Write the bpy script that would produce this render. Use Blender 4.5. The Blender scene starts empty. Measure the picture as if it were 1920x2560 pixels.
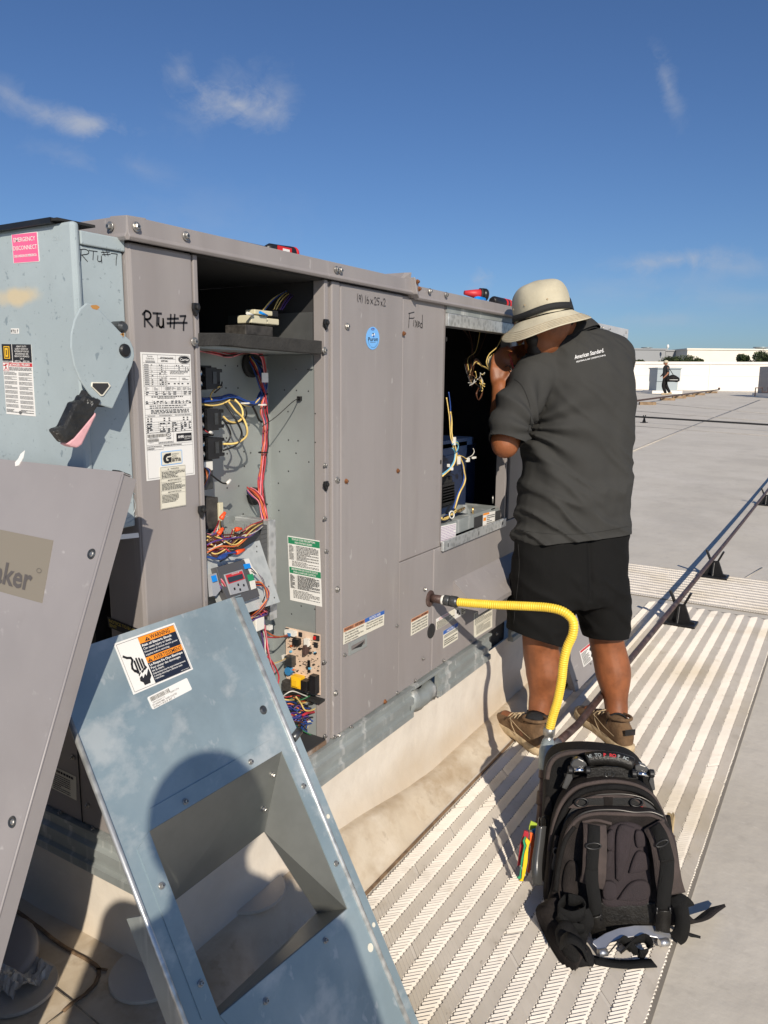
import bpy, bmesh, math, random
from math import sin, cos, pi, radians, sqrt, atan2
from mathutils import Vector, Matrix
V = Vector
rnd = random.Random(7)
scene = bpy.context.scene
col = scene.collection

# ------------------------------------------------------------------ camera
# axes of the place (x along the unit, y away behind its face, z up) seen from the camera
XA = V((0.49715, 0.13674, -0.79923)).normalized()   # replaced below by exact values
F_PX, CX, CY = 1905.0, 960.0, 1280.0
def _dir(px, py): return V((px-CX, -(py-CY), -F_PX)).normalized()
XA = _dir(2145, 954)
YA = _dir(-2190, 914); YA = (YA - XA*XA.dot(YA)).normalized()
ZA = XA.cross(YA)
RW = Matrix((XA, YA, ZA))            # camera -> world
CAM = V((-0.8585*1.08, -1.08, 1.32))
cd = bpy.data.cameras.new("camera"); cam = bpy.data.objects.new("camera", cd); col.objects.link(cam)
cam.matrix_world = Matrix.Translation(CAM) @ RW.to_4x4()
cd.sensor_fit = 'HORIZONTAL'; cd.sensor_width = 36.0; cd.lens = F_PX/1920*36.0
cd.clip_start = 0.02; cd.clip_end = 3000
scene.camera = cam

# ------------------------------------------------------------------ sky, sun, exposure
SUN = V((-0.635, -0.585, 0.505)).normalized()
SKY_STRENGTH = 0.088
SUN_STRENGTH = 4.9
EXPOSURE = 0.0
w = bpy.data.worlds.new("World"); scene.world = w; w.use_nodes = True
nt = w.node_tree; nt.nodes.clear()
def wn(t): return nt.nodes.new(t)
out = wn('ShaderNodeOutputWorld'); bg = wn('ShaderNodeBackground'); nt.links.new(bg.outputs[0], out.inputs[0])
bg.inputs[1].default_value = SKY_STRENGTH
sky = wn('ShaderNodeTexSky'); sky.sky_type = 'NISHITA'; sky.sun_disc = False
sky.sun_elevation = math.asin(SUN.z); sky.sun_rotation = atan2(SUN.x, SUN.y)
sky.altitude = 300; sky.air_density = 1.0; sky.dust_density = 0.7; sky.ozone_density = 2.5
hs = wn('ShaderNodeHueSaturation'); hs.inputs['Saturation'].default_value = 1.0; hs.inputs['Value'].default_value = 1.0
nt.links.new(sky.outputs[0], hs.inputs['Color'])
tint = wn('ShaderNodeMixRGB'); tint.blend_type = 'MULTIPLY'; tint.inputs[0].default_value = 1; nt.links.new(hs.outputs[0], tint.inputs[1]); tint.inputs[2].default_value = (.55, .715, .965, 1)   # clear, dry air: deeper blue
cur = tint.outputs[0]
tc = wn('ShaderNodeTexCoord')
def wmath(op, a, b=None, clamp=False):
    m = wn('ShaderNodeMath'); m.operation = op; m.use_clamp = clamp
    for i, v in enumerate((a, b)):
        if v is None: continue
        if isinstance(v, (int, float)): m.inputs[i].default_value = v
        else: nt.links.new(v, m.inputs[i])
    return m.outputs[0]
def wvm(op, a, b):
    m = wn('ShaderNodeVectorMath'); m.operation = op
    for i, v in enumerate((a, b)):
        if isinstance(v, (tuple, Vector)): m.inputs[i].default_value = tuple(v)
        else: nt.links.new(v, m.inputs[i])
    return m
def ray(px, py): return RW @ V(((px-CX)/F_PX, -(py-CY)/F_PX, -1.0))
def cloud_noise(scale, off, det=7, rough=.62):
    n = wn('ShaderNodeTexNoise'); n.inputs['Scale'].default_value = scale; n.inputs['Detail'].default_value = det
    n.inputs['Roughness'].default_value = rough; n.inputs['Distortion'].default_value = .6
    mp = wn('ShaderNodeMapping'); mp.inputs['Location'].default_value = off; mp.inputs['Scale'].default_value = (1, 1, 1.5)
    nt.links.new(tc.outputs['Generated'], mp.inputs[0]); nt.links.new(mp.outputs[0], n.inputs['Vector'])
    return n.outputs[0]
nz = cloud_noise(12, (0.3, 0.1, 0.7), 9); nz2 = cloud_noise(38, (2, 1, .3), 8, .7)
nmix = wmath('ADD', wmath('MULTIPLY', nz, .7), wmath('MULTIPLY', nz2, .3))
# wisps: direction in the sky, half-width, half-height (rad), tilt, opacity
for (px, py, rw_, rh_, tilt, op) in [(600, 265, .060, .020, -.25, .55), (550, 235, .05, .03, .5, .25), (455, 185, .02, .025, .2, .30), (700, 250, .025, .03, -.5, .22),
        (215, 308, .04, .013, -.15, .55), (70, 262, .085, .017, -.42, .32), (190, 395, .05, .016, -.2, .20), (350, 420, .04, .012, -.3, .12),
        (1668, 208, .012, .036, .45, .36), (1690, 650, .062, .013, .1, .50), (1205, 700, .022, .017, 0, .52), (1850, 745, .08, .012, 0, .14),
        (1840, 668, .05, .012, 0, .2), (1640, 800, .11, .012, .05, .16), (1500, 730, .07, .02, .1, .10), (1720, 700, .09, .02, .1, .10), (500, 545, .16, .04, -.1, .07)]:
    d = ray(px, py).normalized()
    u = (RW @ V((cos(tilt), sin(tilt), 0))); u = (u - d*u.dot(d)).normalized(); v = d.cross(u)
    du = wvm('DOT_PRODUCT', tc.outputs['Generated'], tuple(u/rw_)); dv = wvm('DOT_PRODUCT', tc.outputs['Generated'], tuple(v/rh_)); dd = wvm('DOT_PRODUCT', tc.outputs['Generated'], tuple(d))
    r2 = wmath('ADD', wmath('POWER', du.outputs['Value'], 2), wmath('POWER', dv.outputs['Value'], 2))
    fall = wmath('SUBTRACT', 1.0, wmath('MULTIPLY', wmath('SQRT', r2), .55), True)
    mk = wmath('MULTIPLY', wmath('SUBTRACT', wmath('ADD', wmath('MULTIPLY', fall, .75), wmath('MULTIPLY', nmix, 2.2)), 1.33), 1.9, True)
    mk = wmath('MULTIPLY', wmath('MULTIPLY', mk, fall), op*1.25, True)
    mk = wmath('MULTIPLY', mk, wmath('GREATER_THAN', dd.outputs['Value'], 0.2))
    mx = wn('ShaderNodeMixRGB'); nt.links.new(mk, mx.inputs[0]); nt.links.new(cur, mx.inputs[1]); mx.inputs[2].default_value = (5.4, 5.7, 6.4, 1)
    cur = mx.outputs[0]
nt.links.new(cur, bg.inputs[0])
sl = bpy.data.lights.new("sun", 'SUN'); so = bpy.data.objects.new("sun", sl); col.objects.link(so)
sl.energy = SUN_STRENGTH; sl.angle = radians(.53); sl.color = (1.0, 0.90, 0.76)
so.rotation_euler = SUN.to_track_quat('Z', 'Y').to_euler(); so.location = (-6, -6, 8)
vs = scene.view_settings; vs.view_transform = 'Standard'; vs.look = 'None'; vs.gamma = 1; vs.exposure = EXPOSURE; vs.use_curve_mapping = False

# ------------------------------------------------------------------ measuring helpers
def onY(px, py, y=0.0): r = ray(px, py); return CAM + r*((y-CAM.y)/r.y)
def onX(px, py, x=0.0): r = ray(px, py); return CAM + r*((x-CAM.x)/r.x)
def onZ(px, py, z=0.0): r = ray(px, py); return CAM + r*((z-CAM.z)/r.z)
def onP(px, py, o, n): r = ray(px, py); return CAM + r*((o-CAM).dot(n)/r.dot(n))
def J(px, py, t): return CAM + ray(px, py)*t          # t = metres in front of the camera
HEAD = V((0.8533, 0.5213, 0))
def sm(a): return a*a*(3-2*a)
def gz(x, y):
    t = (x-CAM.x)*HEAD.x + (y-CAM.y)*HEAD.y
    if t < 5: return 0.0
    if t < 9: return 0.0162*(t-5)**2/8
    return 0.0162*(t-7)
def onG(px, py):
    z = 0.0
    for _ in range(30):
        p = onZ(px, py, z); z = .5*z + .5*gz(p.x, p.y)
    return onZ(px, py, z)

# ------------------------------------------------------------------ materials
def mat(name, c, rough=.5, metal=0.0, var=0.0, vscale=8.0, bump=0.0, bscale=60.0, c2=None, vth=(.4, .6), spec=None, coord='Object', coat=0, emit=None, alpha=None, trans=0, streak=None, sub=0, vdetail=6):
    m = bpy.data.materials.new(name); m.use_nodes = True; t = m.node_tree; b = t.nodes['Principled BSDF']
    b.inputs['Base Color'].default_value = (*c, 1); b.inputs['Roughness'].default_value = rough; b.inputs['Metallic'].default_value = metal
    if spec is not None: b.inputs['Specular IOR Level'].default_value = spec
    if coat: b.inputs['Coat Weight'].default_value = coat; b.inputs['Coat Roughness'].default_value = .15
    if trans: b.inputs['Transmission Weight'].default_value = trans
    if emit: b.inputs['Emission Color'].default_value = (*emit, 1); b.inputs['Emission Strength'].default_value = 1
    if sub: b.inputs['Subsurface Weight'].default_value = sub; b.inputs['Subsurface Radius'].default_value = (.01, .004, .002)
    tcn = t.nodes.new('ShaderNodeTexCoord'); src = tcn.outputs[coord]
    if streak:
        mp = t.nodes.new('ShaderNodeMapping'); mp.inputs['Scale'].default_value = streak; t.links.new(src, mp.inputs[0]); src2 = mp.outputs[0]
    else: src2 = src
    if var or c2:
        n = t.nodes.new('ShaderNodeTexNoise'); n.inputs['Scale'].default_value = vscale; n.inputs['Detail'].default_value = vdetail; n.inputs['Roughness'].default_value = .62
        t.links.new(src2, n.inputs['Vector'])
        r = t.nodes.new('ShaderNodeValToRGB'); e = r.color_ramp.elements
        e[0].position, e[1].position = vth
        if c2: e[0].color = (*c, 1); e[1].color = (*c2, 1)
        else:
            e[0].color = (*[max(0, k*(1-var)) for k in c], 1); e[1].color = (*[min(1, k*(1+var)) for k in c], 1)
        t.links.new(n.outputs[0], r.inputs[0]); t.links.new(r.outputs[0], b.inputs['Base Color'])
        mr = t.nodes.new('ShaderNodeMapRange'); mr.inputs[3].default_value = max(.05, rough-.12); mr.inputs[4].default_value = min(1, rough+.12)
        t.links.new(n.outputs[0], mr.inputs[0]); t.links.new(mr.outputs[0], b.inputs['Roughness'])
    if bump:
        n2 = t.nodes.new('ShaderNodeTexNoise'); n2.inputs['Scale'].default_value = bscale; n2.inputs['Detail'].default_value = 5
        t.links.new(src, n2.inputs['Vector'])
        bp = t.nodes.new('ShaderNodeBump'); bp.inputs['Strength'].default_value = bump; bp.inputs['Distance'].default_value = .01
        t.links.new(n2.outputs[0], bp.inputs['Height']); t.links.new(bp.outputs[0], b.inputs['Normal'])
    return m
def nodes_of(m): return m.node_tree, m.node_tree.nodes['Principled BSDF']
def add_layer(m, c, scale, lo, hi, detail=4, stretch=(1, 1, 1), amount=1.0, off=(0, 0, 0), coord='Object', rough=None, vor=False):
    """lay patches of another colour (dust, smears, rust, specks) over the base colour"""
    t, b = nodes_of(m); inp = b.inputs['Base Color']
    mx = t.nodes.new('ShaderNodeMixRGB')
    if inp.links: t.links.new(inp.links[0].from_socket, mx.inputs[1])
    else: mx.inputs[1].default_value = inp.default_value
    mx.inputs[2].default_value = (*c, 1)
    tcn = t.nodes.new('ShaderNodeTexCoord'); mp = t.nodes.new('ShaderNodeMapping'); mp.inputs['Scale'].default_value = stretch; mp.inputs['Location'].default_value = off
    t.links.new(tcn.outputs[coord], mp.inputs[0])
    if vor:
        n = t.nodes.new('ShaderNodeTexVoronoi'); n.inputs['Scale'].default_value = scale
    else:
        n = t.nodes.new('ShaderNodeTexNoise'); n.inputs['Scale'].default_value = scale; n.inputs['Detail'].default_value = detail; n.inputs['Roughness'].default_value = .6
    t.links.new(mp.outputs[0], n.inputs['Vector'])
    mr = t.nodes.new('ShaderNodeMapRange'); mr.inputs[1].default_value = lo; mr.inputs[2].default_value = hi; mr.inputs[3].default_value = 0; mr.inputs[4].default_value = amount
    t.links.new(n.outputs[0], mr.inputs[0]); t.links.new(mr.outputs[0], mx.inputs[0]); t.links.new(mx.outputs[0], inp)
    return m

M = {}
M['paint'] = mat('taupe_paint', (.280, .258, .252), .42, 0, .06, 3.0, .16, 5, streak=(1, 1, .25)); add_layer(M['paint'], (.235, .212, .203), 7, .50, .72, 8, (1.6, 1.6, .14), .45, (2, 9, 1)); add_layer(M['paint'], (.37, .345, .335), 16, .62, .74, 7, (2.2, 2.2, .10), .5, (5, 9, 4)); add_layer(M['paint'], (.20, .18, .172), 9, .64, .74, 9, (1, 1, 1), .4, (8, 8, 4))
add_layer(M['paint'], (.33, .31, .295), 5, .52, .75, 8, (1.4, 1.4, .35), .5)
add_layer(M['paint'], (.20, .18, .17), 3, .60, .75, 8, (1, 1, .5), .45, (4, 2, 1))
add_layer(M['paint'], (.45, .43, .42), 60, .71, .74, 2, (1, 1, .3), .6, (1, 5, 1))
M['paint_dark'] = mat('taupe_paint_edge', (.20, .18, .172), .45, 0, .08, 4)
M['panel'] = mat('loose_panel_paint', (.285, .266, .266), .40, 0, .05, 2.2, .16, 4); add_layer(M['panel'], (.22, .20, .198), 8, .62, .74, 9, (1, 1, 1), .4, (8, 8, 4)); add_layer(M['panel'], (.42, .40, .395), 30, .66, .72, 4, (.15, 1, 1), .45, (1, 4, 4))
add_layer(M['panel'], (.36, .335, .33), 3.5, .5, .72, 9, (1, 1, 1), .5)
add_layer(M['panel'], (.235, .21, .205), 2.4, .58, .75, 9, (1, 1, 1), .5, (7, 1, 3))
add_layer(M['panel'], (.5, .48, .47), 45, .70, .73, 3, (1, .3, .3), .5, (3, 3, 3))
M['galv'] = mat('galvanized_steel', (.30, .385, .42), .42, .35, .12, 3.0, .02, 80)
add_layer(M['galv'], (.47, .53, .53), 3.2, .46, .66, 9, (1, 1, 1), .55)
add_layer(M['galv'], (.20, .29, .345), 2.6, .50, .66, 8, (1, 1, 1), .55, (5, 3, 2))
add_layer(M['galv'], (.66, .68, .66), 9, .54, .68, 9, (1, .6, 1.4), .5, (9, 1, 4))
add_layer(M['galv'], (.66, .68, .68), 34, .66, .72, 3, (1, 1, .3), .35, (2, 8, 4))
M['galv_dull'] = mat('weathered_galvanized_steel', (.33, .36, .355), .55, .35, .12, 5.0, .03, 80)
add_layer(M['galv_dull'], (.66, .67, .65), 5, .54, .64, 9, (3.6, 3.6, .3), .75)
add_layer(M['galv_dull'], (.24, .26, .26), 3, .5, .7, 8, (1, 1, 4), .5, (3, 3, 3))
M['galv_spangle'] = mat('spangled_galvanized_steel', (.47, .49, .49), .38, .6, .15, 20, .02, 80)
add_layer(M['galv_spangle'], (.72, .74, .74), 60, .3, .6, 2, (1, 1, 1), .6, vor=True)
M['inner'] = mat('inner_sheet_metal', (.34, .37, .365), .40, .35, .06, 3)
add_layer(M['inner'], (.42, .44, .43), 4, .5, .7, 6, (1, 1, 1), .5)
M['inner_dark'] = mat('dark_inner_metal', (.09, .093, .093), .6, .2, .15, 4)  # darker, uneven tone of the inner sheet metal
M['cavity'] = mat('unlit_hollow_black', (.03, .03, .031), .75)  # near-black colour puts the shade of bays and holes into the surface
M['switch'] = mat('pale_blue_grey_enamel', (.37, .435, .455), .38, 0, .06, 4, .03, 150)
add_layer(M['switch'], (.30, .36, .39), 2.4, .5, .72, 7, (1, 1, .5), .5)
add_layer(M['switch'], (.19, .24, .27), 40, .665, .70, 3, (1, 1, .8), .8, (3, 1, 1))
add_layer(M['switch'], (.24, .29, .31), 120, .67, .70, 2, (1, 1, 1), .8, (1, 6, 1))
M['switch_yellow'] = None
M['foam'] = mat('charcoal_foam', (.03, .029, .027), .9, 0, .2, 20, .3, 200)
M['black'] = mat('black_plastic', (.012, .012, .013), .38, 0, .2, 20)
M['blackm'] = mat('matt_black', (.02, .02, .02), .7)
M['rubber'] = mat('black_rubber', (.015, .015, .015), .55)
M['white'] = mat('white_label', (.78, .77, .74), .45)
M['cream'] = mat('cream_label', (.72, .69, .58), .5)
M['ink'] = mat('black_ink', (.015, .015, .018), .6)
M['inkgrey'] = mat('grey_ink', (.12, .12, .12), .6)
M['orange'] = mat('orange_print', (.85, .28, .02), .5)
M['brownor'] = mat('faded_orange_print', (.50, .22, .12), .5)
M['navy'] = mat('navy_print', (.012, .017, .035), .5)
M['blue'] = mat('blue_print', (.03, .12, .42), .5)
M['sky_label'] = mat('light_blue_label', (.18, .45, .85), .4)
M['green'] = mat('green_print', (.02, .22, .10), .5)
M['red'] = mat('red_plastic', (.60, .02, .02), .35)
M['redp'] = mat('red_print', (.55, .03, .04), .5)
M['pink'] = mat('pink_label', (.85, .14, .30), .45)
M['handpink'] = mat('faded_pink_plastic', (.70, .38, .40), .5, 0, .12, 18)
M['tan'] = mat('tan_label', (.225, .20, .16), .6)
M['tanink'] = mat('brown_grey_print', (.10, .09, .085), .6)
M['steel'] = mat('zinc_screw', (.40, .39, .37), .38, .8, .1, 40)
M['brass'] = mat('brass', (.65, .45, .20), .3, .9)
M['rust'] = mat('rusty_screw', (.22, .09, .035), .8, .2, .3, 60)
M['brown_pipe'] = mat('rusty_brown_pipe', (.075, .045, .038), .5, .2, .35, 25, .2, 90)
add_layer(M['brown_pipe'], (.20, .16, .14), 14, .56, .7, 6, (1, 1, 1), .5)
M['hose'] = mat('yellow_hose_jacket', (.88, .60, .055), .40, 0, .06, 30)
M['grey_fit'] = mat('dark_grey_fitting', (.10, .105, .108), .35, .7, .15, 40)
M['valve'] = mat('grey_enamel_casting', (.30, .35, .36), .35, .3, .12, 30)
M['wire_red'] = mat('red_wire', (.42, .025, .04), .5, 0, .25, 25); M['wire_pink'] = mat('pink_wire', (.66, .20, .24), .5, 0, .2, 25)
M['wire_blue'] = mat('blue_wire', (.02, .06, .25), .4); M['wire_yellow'] = mat('yellow_wire', (.70, .51, .17), .5, 0, .2, 25)
M['wire_black'] = mat('black_wire', (.012, .012, .012), .4); M['wire_white'] = mat('white_wire', (.58, .56, .51), .5, 0, .2, 25)
M['wire_orange'] = mat('orange_wire', (.58, .14, .04), .5, 0, .2, 25); M['wire_purple'] = mat('purple_wire', (.09, .04, .20), .4)
M['wire_brown'] = mat('brown_wire', (.10, .04, .02), .4); M['wire_lblue'] = mat('light_blue_wire', (.15, .42, .62), .4)
M['wire_green'] = mat('green_wire', (.03, .15, .06), .4)
M['nut'] = mat('orange_wire_nut', (.85, .09, .02), .4)
M['pcb'] = mat('beige_circuit_board', (.66, .50, .38), .5, 0, .05, 60)
M['ctrl'] = mat('grey_controller_plastic', (.085, .085, .09), .45); M['ctrl_l'] = mat('silver_controller_face', (.35, .36, .38), .4)
M['lcd'] = mat('dark_display', (.03, .04, .05), .15)
M['compblue'] = mat('blue_component', (.04, .20, .42), .35); M['compyel'] = mat('yellow_transformer', (.85, .50, .02), .4)
M['darkblue'] = mat('dark_blue_motor_paint', (.008, .02, .06), .35)
M['beige'] = mat('beige_terminal_block', (.62, .58, .42), .5); M['core'] = mat('transformer_core', (.06, .055, .05), .6, .3, .3, 60)
M['white_pl'] = mat('white_plastic', (.72, .71, .66), .45)
M['blue_pl'] = mat('bright_blue_plastic', (.01, .25, .75), .25)
# people
M['skin'] = mat('sun_tanned_skin', (.225, .076, .028), .5, 0, .22, 11, .08, 300, sub=.08)
M['skin2'] = mat('tanned_skin', (.36, .16, .09), .5)
M['shirt'] = mat('charcoal_shirt_cloth', (.038, .038, .036), .85, 0, .06, 5, .10, 700, spec=.25)
M['shorts'] = mat('black_shorts_cloth', (.006, .006, .006), .85, 0, .15, 8, .1, 300, spec=.18)
M['hat'] = mat('khaki_hat_cloth', (.50, .455, .335), .85, 0, .10, 8, .2, 350)
add_layer(M['hat'], (.33, .29, .20), 7, .55, .70, 6, (1, 1, 1), .35)
M['hatband'] = mat('black_webbing', (.012, .012, .012), .7, 0, 0, 1, .4, 500)
M['sock'] = mat('black_sock_knit', (.012, .013, .016), .9, 0, .2, 60, .5, 400)
M['shoe'] = mat('brown_suede', (.135, .078, .038), .9, 0, .22, 22, .3, 160, c2=None)
add_layer(M['shoe'], (.22, .145, .08), 14, .52, .68, 6, (1, 1, 1), .7)
M['sole'] = mat('dirty_cream_rubber', (.44, .34, .21), .8, 0, .2, 20, .2, 100)
M['hair'] = mat('black_hair', (.008, .006, .005), .6)
M['thread'] = mat('white_thread', (.82, .82, .82), .6)
# backpack
M['ball'] = mat('black_ballistic_nylon', (.009, .0085, .0085), .75, 0, .2, 30, .5, 450, spec=.25)
M['ballb'] = mat('brown_black_nylon', (.020, .016, .015), .8, 0, .3, 16, .5, 450, spec=.25)
M['pad_maroon'] = mat('maroon_grey_padding', (.028, .020, .023), .85, 0, .18, 12, .4, 400)
M['strapm'] = mat('black_webbing_strap', (.008, .008, .008), .7, 0, .1, 30, .6, 600, spec=.3)
M['mauve_edge'] = mat('brown_strap_padding', (.062, .046, .042), .85, 0, .15, 20, .4, 400)
M['zip'] = mat('zipper_teeth', (.09, .085, .08), .35, .6)
M['alu'] = mat('bare_aluminium', (.62, .62, .62), .32, .85, .06, 12)
M['chrome'] = mat('polished_steel', (.75, .75, .75), .15, 1)
M['smoke'] = mat('dark_translucent_plastic', (.05, .05, .05), .25, coat=.5)
M['leather'] = mat('black_leather', (.012, .011, .010), .42, 0, .2, 40, .2, 180, spec=.35)
M['bristle'] = mat('natural_bristle', (.42, .32, .18), .8)
M['bright_plate'] = mat('bright_plated_steel', (.52, .545, .53), .42, .25, .08, 16); add_layer(M['bright_plate'], (.62, .64, .62), 50, .3, .6, 2, (1, 1, 1), .6, vor=True)
for n_, c_ in (('tag_green', (.02, .28, .13)), ('tag_yellow', (.85, .55, .01)), ('tag_orange', (.80, .12, .02)), ('tag_red', (.40, .015, .03)), ('tag_lime', (.35, .48, .04)), ('tag_blue', (.02, .25, .60))): M[n_] = mat(n_, c_, .5)

# roof surfaces
def roof_mat(name, base, light, dark, dirt=None):
    m = mat(name, base, .74, 0, 0, 1, .40, 11, coord='Object')
    add_layer(m, light, 1.3, .45, .70, 9, (1, 1, 1), .8)
    add_layer(m, dark, 2.6, .50, .74, 9, (1, 1, 1), .6, (3, 7, 0))
    add_layer(m, dark, 17, .56, .72, 7, (1, 1, 1), .55, (1, 2, 0))
    add_layer(m, tuple(k*.8 for k in dark), .7, .52, .66, 9, (1, 1, 1), .35, (6, 2, 0))
    add_layer(m, light, 55, .62, .70, 3, (1, .35, 1), .5, (1, 2, 0))
    return m
M['roof'] = roof_mat('grey_roof_membrane', (.60, .555, .475), (.66, .615, .54), (.49, .45, .385))
add_layer(M['roof'], (.36, .30, .22), 34, .66, .72, 6, (1, .3, 1), .4, (4, 4, 0))
M['curb'] = roof_mat('cream_curb_membrane', (.72, .66, .57), (.76, .70, .61), (.67, .60, .51))
def dirt_band(m, c, lo, hi, axis_z=True):
    """silt washed down to the foot of the curb"""
    t, b = nodes_of(m); inp = b.inputs['Base Color']; mx = t.nodes.new('ShaderNodeMixRGB'); t.links.new(inp.links[0].from_socket, mx.inputs[1]); mx.inputs[2].default_value = (*c, 1)
    g = t.nodes.new('ShaderNodeNewGeometry'); sp = t.nodes.new('ShaderNodeSeparateXYZ'); t.links.new(g.outputs['Position'], sp.inputs[0])
    n = t.nodes.new('ShaderNodeTexNoise'); n.inputs['Scale'].default_value = 3.2; n.inputs['Detail'].default_value = 8; t.links.new(g.outputs['Position'], n.inputs['Vector'])
    a = t.nodes.new('ShaderNodeMath'); a.operation = 'MULTIPLY_ADD'; t.links.new(n.outputs[0], a.inputs[0]); a.inputs[1].default_value = -.16; t.links.new(sp.outputs[2], a.inputs[2])
    mr = t.nodes.new('ShaderNodeMapRange'); mr.interpolation_type = 'SMOOTHSTEP'; mr.inputs[1].default_value = lo; mr.inputs[2].default_value = hi; mr.inputs[3].default_value = .72; mr.inputs[4].default_value = 0
    t.links.new(a.outputs[0], mr.inputs[0]); t.links.new(mr.outputs[0], mx.inputs[0]); t.links.new(mx.outputs[0], inp)
dirt_band(M['curb'], (.50, .40, .28), -.02, .11)
add_layer(M['curb'], (.60, .54, .46), 9, .45, .62, 8, (1, 1, 1), .35, (2, 2, 2))
M['pad'] = mat('tan_walkway_rubber', (.68, .63, .56), .6, 0, .05, 3)
add_layer(M['pad'], (.52, .44, .30), 1.6, .50, .70, 9, (1, 1, 1), .6, (4, 0, 0)); add_layer(M['pad'], (.42, .37, .30), 9, .58, .74, 8, (1, 1, 1), .55, (1, 3, 0)); add_layer(M['pad'], (.34, .29, .23), 45, .66, .74, 4, (1, 1, 1), .6, (1, 3, 0))
M['padbase'] = mat('shaded_walkway_base', (.24, .215, .18), .8, 0, .08, 5)  # base colour darkened so the gaps between ribs look shaded
M['pad2'] = M['pad']
M['coated'] = mat('white_roof_coating', (.78, .74, .68), .6, 0, .04, .5)
M['patch'] = roof_mat('round_membrane_patch', (.55, .50, .43), (.60, .55, .47), (.44, .39, .32))

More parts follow.
